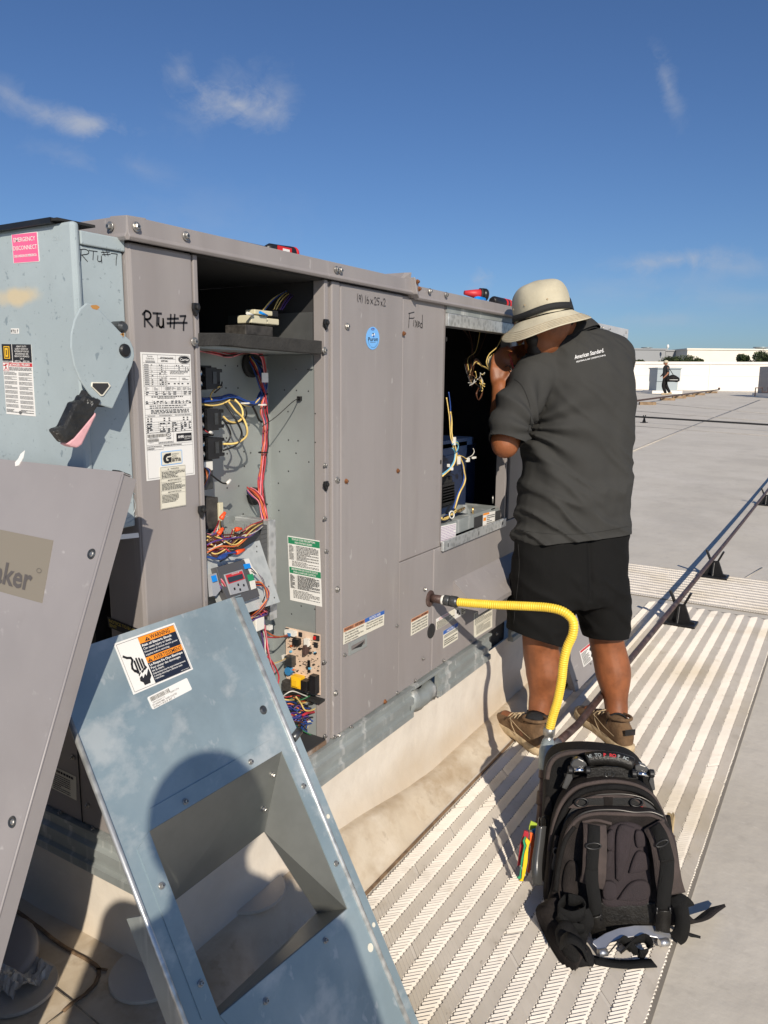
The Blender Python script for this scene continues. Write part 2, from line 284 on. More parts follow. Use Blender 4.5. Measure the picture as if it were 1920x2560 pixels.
# ------------------------------------------------------------------ building helpers
def wloc(o):
    p = V((0, 0, 0))
    while o is not None:
        p += V(o.location); o = o.parent
    return p
def tag(o, label=None, cat=None, group=None, kind=None):
    if label: o['label'] = label
    if cat: o['category'] = cat
    if group: o['group'] = group
    if kind: o['kind'] = kind
    return o
def thing(name, label, cat, loc=(0, 0, 0), group=None):
    o = bpy.data.objects.new(name, None); col.objects.link(o); o.location = loc; o.empty_display_size = .05
    return tag(o, label, cat, group)
class MB:
    def __init__(s): s.v = []; s.f = []; s.m = []; s.sm = []; s.mi = 0; s.smooth = False
    def add(s, vs, fs, mi=None):
        b = len(s.v); s.v += [V(p) for p in vs]
        for f in fs: s.f.append(tuple(b+i for i in f)); s.m.append(s.mi if mi is None else mi); s.sm.append(s.smooth)
        return s
    def hexa(s, p):      # p: 8 corners, bottom four then top four
        return s.add(p, [(3, 2, 1, 0), (4, 5, 6, 7), (0, 1, 5, 4), (1, 2, 6, 5), (2, 3, 7, 6), (3, 0, 4, 7)])
    def box(s, a, b):
        (x0, y0, z0), (x1, y1, z1) = a, b
        return s.hexa([(x0, y0, z0), (x1, y0, z0), (x1, y1, z0), (x0, y1, z0), (x0, y0, z1), (x1, y0, z1), (x1, y1, z1), (x0, y1, z1)])
    def fbox(s, F, u0, v0, n0, u1, v1, n1):
        P = F.p; return s.hexa([P(u0, v0, n0), P(u1, v0, n0), P(u1, v1, n0), P(u0, v1, n0), P(u0, v0, n1), P(u1, v0, n1), P(u1, v1, n1), P(u0, v1, n1)])
    def tube(s, pts, r, n=8, caps=True, closed=False):
        pts = [V(p) for p in pts]; m = len(pts); b = len(s.v); up = None
        rs = r if isinstance(r, (list, tuple)) else [r]*m
        for i, p in enumerate(pts):
            if closed: d = pts[(i+1) % m]-pts[i-1]
            else: d = pts[min(i+1, m-1)]-pts[max(i-1, 0)]
            if d.length < 1e-9: d = V((0, 0, 1))
            d.normalize()
            if up is None: up = V((0, 0, 1)) if abs(d.z) < .9 else V((1, 0, 0))
            a = up - d*up.dot(d)
            if a.length < 1e-6: a = d.orthogonal()
            a.normalize(); c = d.cross(a); up = a
            for k in range(n):
                t = 2*pi*k/n; s.v.append(p + (a*cos(t)+c*sin(t))*rs[i])
        segs = m if closed else m-1
        for i in range(segs):
            j = (i+1) % m
            for k in range(n):
                s.f.append((b+i*n+k, b+i*n+(k+1) % n, b+j*n+(k+1) % n, b+j*n+k)); s.m.append(s.mi); s.sm.append(n > 5)
        if caps and not closed:
            s.f.append(tuple(b+k for k in range(n))[::-1]); s.m.append(s.mi); s.sm.append(False)
            s.f.append(tuple(b+(m-1)*n+k for k in range(n))); s.m.append(s.mi); s.sm.append(False)
        return s
    def lathe(s, c, ax, prof, n=16, a0=None):   # prof: (radius, distance along axis)
        ax = V(ax).normalized(); a = V(a0) if a0 else ax.orthogonal(); a = (a-ax*a.dot(ax)).normalized(); q = ax.cross(a); c = V(c); b = len(s.v)
        for (r, h) in prof:
            for k in range(n): t = 2*pi*k/n; s.v.append(c+ax*h+(a*cos(t)+q*sin(t))*r)
        for i in range(len(prof)-1):
            for k in range(n): s.f.append((b+i*n+k, b+i*n+(k+1) % n, b+(i+1)*n+(k+1) % n, b+(i+1)*n+k)); s.m.append(s.mi); s.sm.append(s.smooth)
        if prof[0][0] > 1e-6: s.f.append(tuple(b+k for k in range(n))[::-1]); s.m.append(s.mi); s.sm.append(False)
        if prof[-1][0] > 1e-6: s.f.append(tuple(b+(len(prof)-1)*n+k for k in range(n))); s.m.append(s.mi); s.sm.append(False)
        return s
    def prism(s, F, poly, n0, n1):    # poly in the (u,v) of frame F
        k = len(poly)
        s.add([F.p(u, v, n0) for u, v in poly]+[F.p(u, v, n1) for u, v in poly], [tuple(range(k))[::-1], tuple(range(k, 2*k))]+[(i, (i+1) % k, k+(i+1) % k, k+i) for i in range(k)])
        return s
    def quad(s, *p): return s.add(p, [tuple(range(len(p)))])
    def ribbon(s, pts, wv, th=.0015, nrm=None):   # a strap: centre line, width vector (or one per point)
        pts = [V(p) for p in pts]; m = len(pts); b = len(s.v)
        for i, p in enumerate(pts):
            d = (pts[min(i+1, m-1)]-pts[max(i-1, 0)]).normalized(); wd = V(wv[i]) if isinstance(wv, list) else V(wv)
            nn = d.cross(wd).normalized()*th
            for q in (p-wd-nn, p+wd-nn, p+wd+nn, p-wd+nn): s.v.append(q)
        for i in range(m-1):
            for k in range(4): s.f.append((b+i*4+k, b+i*4+(k+1) % 4, b+i*4+4+(k+1) % 4, b+i*4+4+k)); s.m.append(s.mi); s.sm.append(True)
        for e in (0, m-1): s.f.append(tuple(b+e*4+k for k in (0, 1, 2, 3))); s.m.append(s.mi); s.sm.append(False)
        return s
    def sphere(s, c, r, n=10, k=6, sc=(1, 1, 1)):
        c = V(c); b = len(s.v); 
        for i in range(k+1):
            ph = pi*i/k
            for j in range(n): t = 2*pi*j/n; s.v.append(c+V((sin(ph)*cos(t)*sc[0], sin(ph)*sin(t)*sc[1], cos(ph)*sc[2]))*r)
        for i in range(k):
            for j in range(n): s.f.append((b+i*n+j, b+(i+1)*n+j, b+(i+1)*n+(j+1) % n, b+i*n+(j+1) % n)); s.m.append(s.mi); s.sm.append(True)
        return s
    def build(s, name, mats, parent=None, origin=None, bevel=0, label=None, recalc=True):
        if not isinstance(mats, (list, tuple)): mats = [mats]
        me = bpy.data.meshes.new(name); off = wloc(parent) if parent is not None else V((0, 0, 0))
        if origin is not None: off = off; loc = V(origin)-off
        else: loc = V((0, 0, 0))
        base = off+loc
        me.from_pydata([tuple(p-base) for p in s.v], [], s.f)
        for mm in mats: me.materials.append(mm if not isinstance(mm, str) else M[mm])
        me.polygons.foreach_set('material_index', s.m); me.polygons.foreach_set('use_smooth', s.sm)
        if recalc:
            bm = bmesh.new(); bm.from_mesh(me); bmesh.ops.remove_doubles(bm, verts=bm.verts, dist=1e-6); bmesh.ops.recalc_face_normals(bm, faces=bm.faces); bm.to_mesh(me); bm.free()
        me.update()
        o = bpy.data.objects.new(name, me); col.objects.link(o); o.location = loc
        if parent is not None: o.parent = parent
        if bevel:
            bv = o.modifiers.new('bevel', 'BEVEL'); bv.width = bevel; bv.segments = 2; bv.limit_method = 'ANGLE'; bv.angle_limit = radians(40)
        if label: o['label'] = label
        return o
class Frame:
    def __init__(s, o, u, v, n=None): s.o = V(o); s.u = V(u).normalized(); s.v = V(v).normalized(); s.n = V(n).normalized() if n is not None else s.u.cross(s.v).normalized()
    def p(s, u, v, n=0.0): return s.o+s.u*u+s.v*v+s.n*n
    def px(s, x, y, n=0.0):
        q = onP(x, y, s.o+s.n*n, s.n)-s.o; return q.dot(s.u), q.dot(s.v)
    def rot(s): return Matrix((s.u, s.v, s.n)).transposed()
FACE = Frame((0, 0, 0), (1, 0, 0), (0, 0, 1), (0, -1, 0))
END = Frame((0, 0, 0), (0, -1, 0), (0, 0, 1), (-1, 0, 0))     # u = -y
def spline(pts, n=6):
    pts = [V(p) for p in pts]; o = []
    for i in range(len(pts)-1):
        p0 = pts[max(i-1, 0)]; p1 = pts[i]; p2 = pts[i+1]; p3 = pts[min(i+2, len(pts)-1)]
        for k in range(n):
            t = k/n; o.append(.5*((2*p1)+(p2-p0)*t+(2*p0-5*p1+4*p2-p3)*t*t+(3*p1-p0-3*p2+p3)*t**3))
    o.append(pts[-1]); return o
def copy_mesh_obj(src, parent, world, rot=None, label=None):
    c = src.copy(); col.objects.link(c); c.parent = parent; c.location = V(world)-(wloc(parent) if parent else V((0, 0, 0)))
    if rot is not None: c.rotation_euler = rot.to_euler() if hasattr(rot, 'to_euler') else rot
    return c
def copy_tree(o, parent=None):
    c = o.copy(); col.objects.link(c); c.parent = parent
    for ch in [x for x in bpy.data.objects if x.parent == o]: copy_tree(ch, c)
    return c
# lettering with Blender's own font, turned into plain geometry
_tc = {}
def glyphs(s, bold=0.0):
    k = (s, bold)
    if k in _tc: return _tc[k]
    cu = bpy.data.curves.new('t', 'FONT'); cu.body = s; cu.size = 1; cu.resolution_u = 2; cu.offset = bold
    ob = bpy.data.objects.new('t', cu); col.objects.link(ob)
    dg = bpy.context.evaluated_depsgraph_get(); me = bpy.data.meshes.new_from_object(ob.evaluated_get(dg))
    vs = [(v.co.x, v.co.y) for v in me.vertices]; fs = [tuple(p.vertices) for p in me.polygons]
    bpy.data.objects.remove(ob); bpy.data.meshes.remove(me); bpy.data.curves.remove(cu)
    w_ = max([v[0] for v in vs] or [1]); _tc[k] = (vs, fs, w_); return _tc[k]
class Sheet:
    """flat print laid on a plane: s runs 0..1 to the right, t 0..1 downwards"""
    def __init__(s, F, tl, tr, bl, n=.0006, pix=True):
        s.F = F
        if pix: tl = F.px(*tl, n); tr = F.px(*tr, n); bl = F.px(*bl, n)
        s.tl = V((*tl, 0)); s.a = V((*tr, 0))-s.tl; s.b = V((*bl, 0))-s.tl; s.n = n; s.W = s.a.length; s.H = s.b.length
        s.mats = []; s.mb = MB()
    def mi(s, m):
        if m not in s.mats: s.mats.append(m)
        return s.mats.index(m)
    def P(s, x, y, k=0): q = s.tl+s.a*x+s.b*y; return s.F.p(q.x, q.y, s.n+.00025*k)
    def rect(s, x0, y0, x1, y1, m, k=1): s.mb.mi = s.mi(m); s.mb.quad(s.P(x0, y0, k), s.P(x1, y0, k), s.P(x1, y1, k), s.P(x0, y1, k)); return s
    def poly(s, pts, m, k=1): s.mb.mi = s.mi(m); s.mb.quad(*[s.P(x, y, k) for x, y in pts]); return s
    def line(s, x0, y0, x1, y1, m, w=.004, k=2):   # w as a share of the height for either direction
        if abs(x1-x0) > abs(y1-y0): return s.rect(x0, y0-w/2, x1, y0+w/2, m, k)
        ww = w*s.H/s.W; return s.rect(x0-ww/2, y0, x0+ww/2, y1, m, k)
    def text(s, x, y, h, txt, m='ink', w=None, align='l', bold=0.0, k=3, shear=0.0):
        vs, fs, tw = glyphs(txt, bold); s.mb.mi = s.mi(m); sc = h/0.73
        sx = (w/tw) if w else sc*s.H/s.W*.95
        ox = x if align == 'l' else (x-tw*sx/2 if align == 'c' else x-tw*sx)
        s.mb.add([s.P(ox+(vx+shear*vy)*sx, y-vy*sc, k) for vx, vy in vs], fs); return s
    def greek(s, x0, y0, x1, y1, n, m='ink', h=.5, k=3, ragged=True):
        """lines of print too small to read: rows of word-long dashes"""
        dy = (y1-y0)/n
        for i in range(n):
            x = x0; end = x1 if not ragged or rnd.random() < .7 else x0+(x1-x0)*rnd.uniform(.4, .95)
            while x < end:
                L = rnd.uniform(.03, .10)*(x1-x0); s.rect(x, y0+dy*i+dy*(1-h)/2, min(x+L, end), y0+dy*i+dy*(1+h)/2, m, k); x += L+.014*(x1-x0)*rnd.uniform(.8, 1.8)
        return s
    def bars(s, x0, y0, x1, y1, m='ink'):
        x = x0
        while x < x1: w_ = rnd.choice((.3, .5, .9))*(x1-x0)/60*1.3; s.rect(x, y0, x+w_, y1, m, 3); x += w_+rnd.choice((.5, .8))*(x1-x0)/60*1.4
        return s
    def stroke(s, pts, m='ink', w=.01, k=3):
        s.mb.mi = s.mi(m); P = [s.P(x, y, k) for x, y in pts]
        for i in range(len(P)-1):
            d = P[i+1]-P[i]
            if d.length < 1e-7: continue
            q = s.F.n.cross(d).normalized()*w/2; e = d.normalized()*w*.3
            s.mb.quad(P[i]-q-e, P[i+1]-q+e, P[i+1]+q+e, P[i]+q-e)
        return s
    def disc(s, x, y, rx, ry, m, k=2, n=28): return s.poly([(x+rx*cos(2*pi*i/n), y+ry*sin(2*pi*i/n)) for i in range(n)], m, k)
def sticker(parent, name, F, tl, tr, bl, paper='white', n=.0006, label=None, pix=True, round_=0.0, shape=None):
    S = Sheet(F, tl, tr, bl, n, pix); mb = MB()
    if shape == 'oval': pts = [(.5+.5*cos(2*pi*i/32), .5+.5*sin(2*pi*i/32)) for i in range(32)]
    elif round_:
        rx = round_; ry = round_*S.W/S.H; pts = []
        for (cx_, cy_, a0) in ((1-rx, ry, -90), (1-rx, 1-ry, 0), (rx, 1-ry, 90), (rx, ry, 180)):
            for k in range(5): a = radians(a0+k*22.5); pts.append((cx_+rx*cos(a), cy_+ry*sin(a)))
    else: pts = [(0, 0), (1, 0), (1, 1), (0, 1)]
    k = len(pts); mb.add([S.P(x, y, 0) for x, y in pts]+[S.P(x, y, -2) for x, y in pts], [tuple(range(k)), tuple(range(k, 2*k))]+[(i, (i+1) % k, k+(i+1) % k, k+i) for i in range(k)])
    S.obj = mb.build(name, paper, parent, label=label)
    S.done = lambda nm='lettering': S.mb.build(nm, S.mats, S.obj, recalc=False) if S.mb.v else None
    return S

# screws: one mesh, many copies
def make_screw_mesh(m, r=.0062):
    mb = MB(); mb.smooth = True
    mb.lathe((0, 0, 0), (0, 0, 1), [(r*1.35, 0), (r*1.35, .0012), (r*1.2, .0018)], 12); mb.smooth = False
    mb.lathe((0, 0, 0), (0, 0, 1), [(r*.85, .0018), (r*.85, .0055), (r*.65, .0066)], 6)
    mb.mi = 1; mb.lathe((0, 0, 0), (0, 0, 1), [(r*.4, .0067), (r*.35, .00675)], 6)
    me = bpy.data.meshes.new('screw'); me.from_pydata([tuple(v) for v in mb.v], [], mb.f); me.materials.append(m); me.materials.append(M['grey_fit'])
    me.polygons.foreach_set('material_index', mb.m); me.polygons.foreach_set('use_smooth', mb.sm); me.update(); return me
SCREW = make_screw_mesh(M['steel']); SCREW_R = make_screw_mesh(M['rust'], .0050); SCREW_S = make_screw_mesh(M['steel'], .0042)
def screw(parent, F, u, v, n=0.0, me=None, name='screw'):
    o = bpy.data.objects.new(name, me or SCREW); col.objects.link(o); o.parent = parent
    o.location = F.p(u, v, n)-wloc(parent); o.rotation_euler = (F.rot() @ Matrix.Rotation(rnd.uniform(0, 6), 3, 'Z')).to_euler(); return o
def screws_px(parent, F, pts, n=0.0, me=None):
    for p in pts: u, v = F.px(*p, n); screw(parent, F, u, v, n, me)
def wire(parent, pts, m, r=.0016, n=6, name='wire', seg=6):
    return MB().tube(spline(pts, seg), r*.88, n).build(name, M['wire_'+m] if 'wire_'+m in M else M[m], parent)
# ================================================================== the roof, its surroundings
HL = V((-HEAD.y, HEAD.x, 0))      # to the left of the view
def hp(t, s, z=None): p = CAM+HEAD*t+HL*s; return V((p.x, p.y, gz(p.x, p.y) if z is None else z))
mb = MB(); mb.smooth = True
ts = [-12, 0, 2, 4, 5, 5.5, 6, 6.5, 7, 7.5, 8, 8.5, 9, 12, 20, 30, 40, 50, 64]; ss = [-60, -30, -10, -4, 0, 4, 10, 30, 60]
for t in ts:
    for s in ss: mb.v.append(hp(t, s))
for i in range(len(ts)-1):
    for j in range(len(ss)-1): a = i*len(ss)+j; mb.f.append((a, a+1, a+len(ss)+1, a+len(ss))); mb.m.append(0); mb.sm.append(True)
roof = mb.build('roof_membrane', 'roof'); tag(roof, kind='structure')
M['far_ground'] = mat('distant_ground', (.16, .15, .11), .9, 0, .3, .02)
mb = MB(); mb.quad((-900, -900, -6.2), (1500, -900, -6.2), (1500, 1500, -6.2), (-900, 1500, -6.2)); tag(mb.build('ground', 'far_ground'), kind='structure')
# lapped sheet seams on the roof
M['seam'] = mat('seam_lap', (.46, .42, .36), .7, 0, .15, 8)
M['silt'] = mat('brown_silt_line', (.20, .13, .075), .9, 0, .3, 30)
def seam(pts, wd, th=.003, m='seam', name='seam'):
    P = [onG(*p) for p in pts]; mb = MB()
    up = V((0, 0, 1)); W = []
    for i, p in enumerate(P):
        d = (P[min(i+1, len(P)-1)]-P[max(i-1, 0)]).normalized(); W.append(d.cross(up).normalized()*wd/2)
    mb.ribbon([p+up*th for p in P], W, th/2); return mb.build(name, m, roof)
seam([(1576, 1130), (1700, 1078), (1900, 1000)], .07, .003)
for pts in ([(1500, 1700), (1560, 1445), (1570, 1400)],): pass
seam([(1870, 1250), (1830, 1310), (1796, 1380), (1770, 1450)], .10, .002, 'silt', 'stain') if False else None
seam([(1840, 1460), (1905, 1420)], .012, .003)
seam([(1540, 1062), (1920, 1090)], .05, .004); seam([(1540, 1000), (1920, 1035)], .07, .006); seam([(1540, 1024), (1920, 1054)], .05, .005)
# tapered build-up round the foot of the curb
def sst(t): t = max(0, min(1, t)); return t*t*(3-2*t)
def taper(x, y):
    H = .12-.075*sst((x-.50)/.7); L = .60+(.088-.60)*sst((x+.05)/.27)
    f = 1-sst((-.030-y)/L)**.8 if y < -.030 else 1.0
    return H*f*(1-sst((-x-.6)/1.2))
mb = MB(); xs = [-2.0+.1*i for i in range(14)]+[-.6+.025*i for i in range(40)]+[.4+.05*i for i in range(58)]; ys = [-.78+.03*i for i in range(18)]+[-.24+.0105*i for i in range(22)]+[.0+.05*i for i in range(9)]+[.5+.2*i for i in range(9)]
g = {}
for i, x in enumerate(xs):
    for j, y in enumerate(ys):
        if x > .03 and y > .02: continue
        g[i, j] = len(mb.v); z = taper(x, y); mb.v.append(V((x, y, max(z, -.002)+(.0025*sin(x*9+y*5)*sin(y*11) if z > .01 else 0)+(.0022 if z > .0004 else -.002))))
for i in range(len(xs)-1):
    for j in range(len(ys)-1):
        q = [(i, j), (i+1, j), (i+1, j+1), (i, j+1)]
        if all(k in g for k in q): mb.f.append(tuple(g[k] for k in q)); mb.m.append(0); mb.sm.append(True)
M['silted'] = roof_mat('silt_stained_membrane', (.58, .49, .37), (.64, .57, .46), (.46, .36, .245))
add_layer(M['silted'], (.36, .26, .155), 4.5, .47, .66, 9, (1, 1, 1), .75, (2, 5, 1)); add_layer(M['silted'], (.70, .63, .53), 7, .56, .70, 8, (1, 2, 1), .5, (7, 5, 1)); add_layer(M['silted'], (.27, .19, .11), 22, .60, .72, 6, (1, 1, 1), .4, (7, 1, 1))
tap = mb.build('tapered_membrane', 'silted'); tag(tap, kind='structure')
def seam2(pts, wd, m='silt', z=.125, name='seam'):
    P = [onZ(x, y, z) for x, y in pts]; P = [V((p.x, p.y, taper(p.x, p.y)+.0062)) for p in P]; W = []
    for i, p in enumerate(P): d = (P[min(i+1, len(P)-1)]-P[max(i-1, 0)]).normalized(); W.append(d.cross(Zup).normalized()*wd/2)
    return MB().ribbon(P, W, .0008).build(name, m, tap)
Zup = V((0, 0, 1))
M['seam_line'] = mat('pale_seam_line', (.30, .25, .19), .9, 0, .3, 30)
for k, off in enumerate((0,)): seam2([(-40, 2240), (15, 2263), (30, 2270), (60, 2292), (100, 2322), (130, 2347), (160, 2368), (190, 2385), (215, 2398), (238, 2413), (248, 2424), (247, 2440), (238, 2462), (212, 2488), (180, 2510), (158, 2530)], .0085)
seam2([(130, 2465), (180, 2505), (245, 2560), (300, 2604)], .0025, 'seam_line'); seam2([(240, 2424), (256, 2424), (268, 2427)], .006); seam2([(-40, 2540), (60, 2500), (125, 2462)], .0025, 'seam_line'); seam2([(158, 2530), (120, 2560), (60, 2610)], .0025, 'seam_line')
def patch(cx, cy, r, z=.125, th=.003, name='round_patch'):
    c = onZ(cx, cy, z); c.z = taper(c.x, c.y)+.006; mb = MB(); n = (V((-(taper(c.x+.03, c.y)-taper(c.x-.03, c.y))/.06, -(taper(c.x, c.y+.03)-taper(c.x, c.y-.03))/.06, 1))).normalized()
    mb.lathe(c, n, [(r, -.004), (r, .0), (r*.985, th), (0, th)], 44); return mb.build(name, 'patch', tap)
patch(48, 2468, .072); patch(372, 2432, .078); patch(625, 2275, .085, .07)
# ---- walkway pads: herringbone ribs, real relief over a base coloured dark for the shaded gaps
def walkway(name, x0, x1, y0, y1, along, period, pitch, th=.004):
    root = MB()
    root.box((x0, y0, .001), (x1, y1, th)); base = root.build(name, 'padbase'); tag(base, kind='structure')
    mb = MB(); hw = pitch*.318; hh = .0047
    L0, L1, W0, W1 = (x0, x1, y0, y1) if along == 'x' else (y0, y1, x0, x1)
    half = period/2; nb = int(round((W1-W0-.02)/half)); w = W0+.01
    for b in range(nb):
        a = w+b*half+.0012; c = w+(b+1)*half-.0012; sgn = 1 if b % 2 == 0 else -1
        k = int((L1-L0)/pitch)
        for i in range(k):
            l = L0+.01+i*pitch; run = (c-a)*1.0
            # rib centre line from (l, a) to (l+sgn*run, c)
            p, q = (l, a), (l+sgn*run, c)
            if not (L0 < q[0] < L1): continue
            if along == 'y': p, q = (p[1], p[0]), (q[1], q[0])
            d = V((q[0]-p[0], q[1]-p[1], 0)).normalized(); nrm = V((-d.y, d.x, 0))
            if nrm.x > 0: nrm = -nrm
            jl = rnd.uniform(-.0011, .0011); P = V((p[0], p[1], th))+d*jl; Q = V((q[0], q[1], th))+d*rnd.uniform(-.0012, .0012); hh = .0051*rnd.uniform(.86, 1.1)*(1 if rnd.random() > .012 else .25); e = d*.0015; up = V((0, 0, 1))
            mb.add([P+nrm*hw, P-nrm*hw*.72+up*hh+e, P-nrm*hw*.92, Q+nrm*hw, Q-nrm*hw*.72+up*hh-e, Q-nrm*hw*.92],
                   [(0, 1, 4, 3), (1, 2, 5, 4), (0, 2, 1), (3, 4, 5)])
    o = mb.build('rib', 'pad', base, recalc=False); o['kind'] = 'stuff'; return base
walkway('walkway_pad', 0.16, 3.70, -.845, -.142, 'x', .0695, .0125)
walkway('walkway_pad', 3.79, 4.62, -2.9, .30, 'y', .065, .0135)
# ---- white roof curb under the unit: upstand, cove and the flange lapped on the roof
prof = [(-.012, .30), (-.012, .20), (-.008, .165), (.004, .140), (.020, .124), (.036, .110), (.050, .060)]
path = [(3.25, 0, 0, -1)] + [(x/4, 0, 0, -1) for x in range(12, 0, -1)] + [(.03+0, 0, 0, -1)]
mb = MB(); mb.smooth = True; rows = []
pts = [(3.25-i*.2, 0.0, 0.0, -1.0) for i in range(17)]+[(.04, 0, 0, -1)]
for k in range(1, 8): a = radians(-90-90*k/8); pts.append((.04, .04, cos(a)*1.0, sin(a)*1.0))
pts += [(0, .04, -1, 0)]+[(0, .2*i, -1, 0) for i in range(1, 9)]
for (x, y, nx, ny) in pts:
    corner = (x == .04 and y == .04); row = []
    for (o_, z_) in prof:
        oo = o_+(.04 if corner else 0); row.append(len(mb.v)); zf = taper(max(x, 0), -.03); zz_ = .30-(.30-z_)*(.30-zf+.008)/(.30-.128); mb.v.append(V((x+nx*oo, y+ny*oo, zz_)))
    rows.append(row)
for i in range(len(rows)-1):
    for j in range(len(prof)-1): mb.f.append((rows[i][j], rows[i][j+1], rows[i+1][j+1], rows[i+1][j])); mb.m.append(0); mb.sm.append(j < 7)
curb = mb.build('roof_curb', 'curb'); tag(curb, 'cream membrane covered curb raising the unit off the roof, brown silt along its foot', 'roof curb')
# brown lap line beside the foot
mb = MB()
mb.box((.30, -.128, .0), (3.3, -.121, .0045)); mb.build('lap_edge', 'silt', curb)
# ---- far parapet wall
M['dark_glass'] = mat('dark_window', (.02, .02, .025), .2)
M['far_grey'] = mat('grey_painted_wall', (.30, .31, .32), .8, 0, .03, .2)
M['far_cream'] = mat('cream_painted_wall', (.80, .75, .65), .8, 0, .03, .2)
A, B = J(1584, 969, 49.5), J(1905, 982, 47.5); d = V((B.x-A.x, B.y-A.y, 0)).normalized(); A0 = A-d*40; B0 = B+d*25
def tof(p): return (p-CAM).dot(RW @ V((0, 0, -1)))
ht = 64/1905*tof(A)
nrm = V((d.y, -d.x, 0));  nrm = nrm if (CAM-A).dot(nrm) > 0 else -nrm
t_ = thing('parapet_wall', 'long low white parapet wall closing the far side of the roof', 'wall', A0)
def wall_box(mb, a, b, n0, n1, z0, z1):
    def q(p, n, z): r = p+nrm*n; return (r.x, r.y, z)
    mb.hexa([q(a, n0, z0), q(b, n0, z0), q(b, n1, z0), q(a, n1, z0), q(a, n0, z1), q(b, n0, z1), q(b, n1, z1), q(a, n1, z1)])
zb = A.z; zb2 = B.z
mb = MB(); wall_box(mb, A0, B0, 0, -.3, min(zb, zb2)-.6, zb+ht-.16); mb.build('wall_face', 'coated', t_)
mb = MB(); wall_box(mb, A0, B0, .05, -.35, zb+ht-.16, zb+ht); mb.build('coping', 'coated', t_)
mb = MB(); wall_box(mb, A0, B0, .02, -.003, zb+ht*.47, zb+ht*.50); mb.build('lap_strip', 'coated', t_)
mb = MB()
for k in range(11): p = A0+d*(7*k+2.5); wall_box(mb, p, p+d*.06, .022, -.004, zb-.2, zb+ht-.165)
mb.build('upright_joint', 'coated', t_)
# ---- buildings beyond
def far_box(name, label, px0, px1, pytop, t, depth, m, cat='building', zb=-6.2, rooft=None):
    a = J(px0, pytop, t); b = J(px1, pytop, t); dd = V((b.x-a.x, b.y-a.y, 0)); dn = dd.normalized(); bk = V((-dn.y, dn.x, 0)); bk = bk if bk.dot(HEAD) > 0 else -bk
    r = thing(name, label, cat, (a.x, a.y, zb)); mb = MB(); z1 = max(a.z, b.z)
    c = [V((a.x, a.y, 0)), V((b.x, b.y, 0)), V((b.x, b.y, 0))+bk*depth, V((a.x, a.y, 0))+bk*depth]
    mb.hexa([(p.x, p.y, zb) for p in c]+[(p.x, p.y, z1) for p in c]); mb.build('wall', m, r)
    mb = MB(); e = .15; c2 = [c[0]-dn*e-bk*e, c[1]+dn*e-bk*e, c[2]+dn*e+bk*e, c[3]-dn*e+bk*e]
    mb.hexa([(p.x, p.y, z1+.003) for p in c2]+[(p.x, p.y, z1+.25) for p in c2]); mb.build('parapet_cap', m, r); return r, c, dn, bk, z1
g1 = far_box('warehouse', 'grey flat roofed warehouse beyond the parapet, left of the cream one', 1420, 1664, 875, 130, 50, 'far_grey')
g2 = far_box('warehouse', 'grey lower warehouse wing touching the cream building', 1664.5, 1718, 878.5, 131, 48, 'far_grey')
g3 = far_box('warehouse', 'cream flat roofed warehouse rising over the bushes', 1718.5, 2100, 878, 126, 60, 'far_cream')
for (px, py, w_, lab, pr) in ((1617, 868, 1.0, 'round grey roof vent on the grey warehouse', g1), (1775, 871, .9, 'smaller grey roof vent on the cream warehouse', g3), (1902, 867, 1.3, 'wider grey roof vent on the cream warehouse near the right edge', g3)):
    p = J(px, py, 138); mb = MB(); zr = pr[4]+.25; mb.smooth = True
    mb.lathe((p.x, p.y, zr), (0, 0, 1), [(w_*.7, 0), (w_*.7, (p.z-zr)*.7), (w_, (p.z-zr)*.75), (w_, (p.z-zr)*.95), (0, p.z-zr)], 16); tag(mb.build('roof_vent', 'valve'), lab, 'roof vent')
p = J(1669, 874, 128); mb = MB(); mb.sphere((p.x, p.y, g1[4]+.5), .36, 14, 8, (.35, .6, 1)); mb.tube([(p.x, p.y, g1[4]-.1), (p.x, p.y, g1[4]+.3)], .06); tag(mb.build('satellite_dish', 'white'), 'white satellite dish at the corner of the grey warehouse roof', 'satellite dish')
# ---- trees beyond the parapet
M['leaf'] = mat('olive_leaves', (.055, .075, .022), .6, 0, .5, .9); M['bark'] = mat('grey_bark', (.10, .075, .05), .9, 0, .3, 4)
def tree(px, pytop, wpx, t, label, seed, name='tree'):
    r_ = random.Random(seed); top = J(px, pytop, t); W = wpx/1905*t/2; H = top.z+6.2; root = thing(name, label, 'tree', (top.x, top.y, -6.2)); o = V((top.x, top.y, -6.2))
    mb = MB(); mb.tube([o, o+V((.1, .05, H*.3)), o+V((-.1, .1, H*.55)), o+V((0, 0, H*.9))], [.28, .22, .15, .04], 8)
    clumps = []
    for k in range(26):
        a = r_.uniform(0, 6.28); rr = W*sqrt(r_.random())*.85; zz = H-W*(.10+.38*(rr/W)**2+r_.uniform(0, .9)**2.2); c = o+V((cos(a)*rr, sin(a)*rr, zz)); clumps.append((c, W*r_.uniform(.18, .34)))
        if k < 9: mb.tube([o+V((0, 0, H*r_.uniform(.3, .5))), (o+c+V((0, 0, H*.4)))/2, c], [.09, .06, .02], 5)
    mb.build('trunk', 'bark', root)
    mb = MB()
    for (c, cr) in clumps:
        for k in range(330):
            q = V((r_.gauss(0, 1), r_.gauss(0, 1), r_.gauss(0, .8))).normalized()*cr*r_.uniform(.35, 1.12)**.6; q = c+q; s_ = r_.uniform(.045, .11)
            e1 = V((r_.uniform(-1, 1), r_.uniform(-1, 1), r_.uniform(-1, 1))).normalized()*s_; e2 = e1.orthogonal().normalized()*s_*.6
            mb.quad(q-e1, q+e2, q+e1, q-e2)
    mb.build('crown', 'leaf', root, recalc=False)
tree(1697, 887, 92, 80, 'small bushy tree showing above the parapet in front of the grey and cream warehouses', 3)
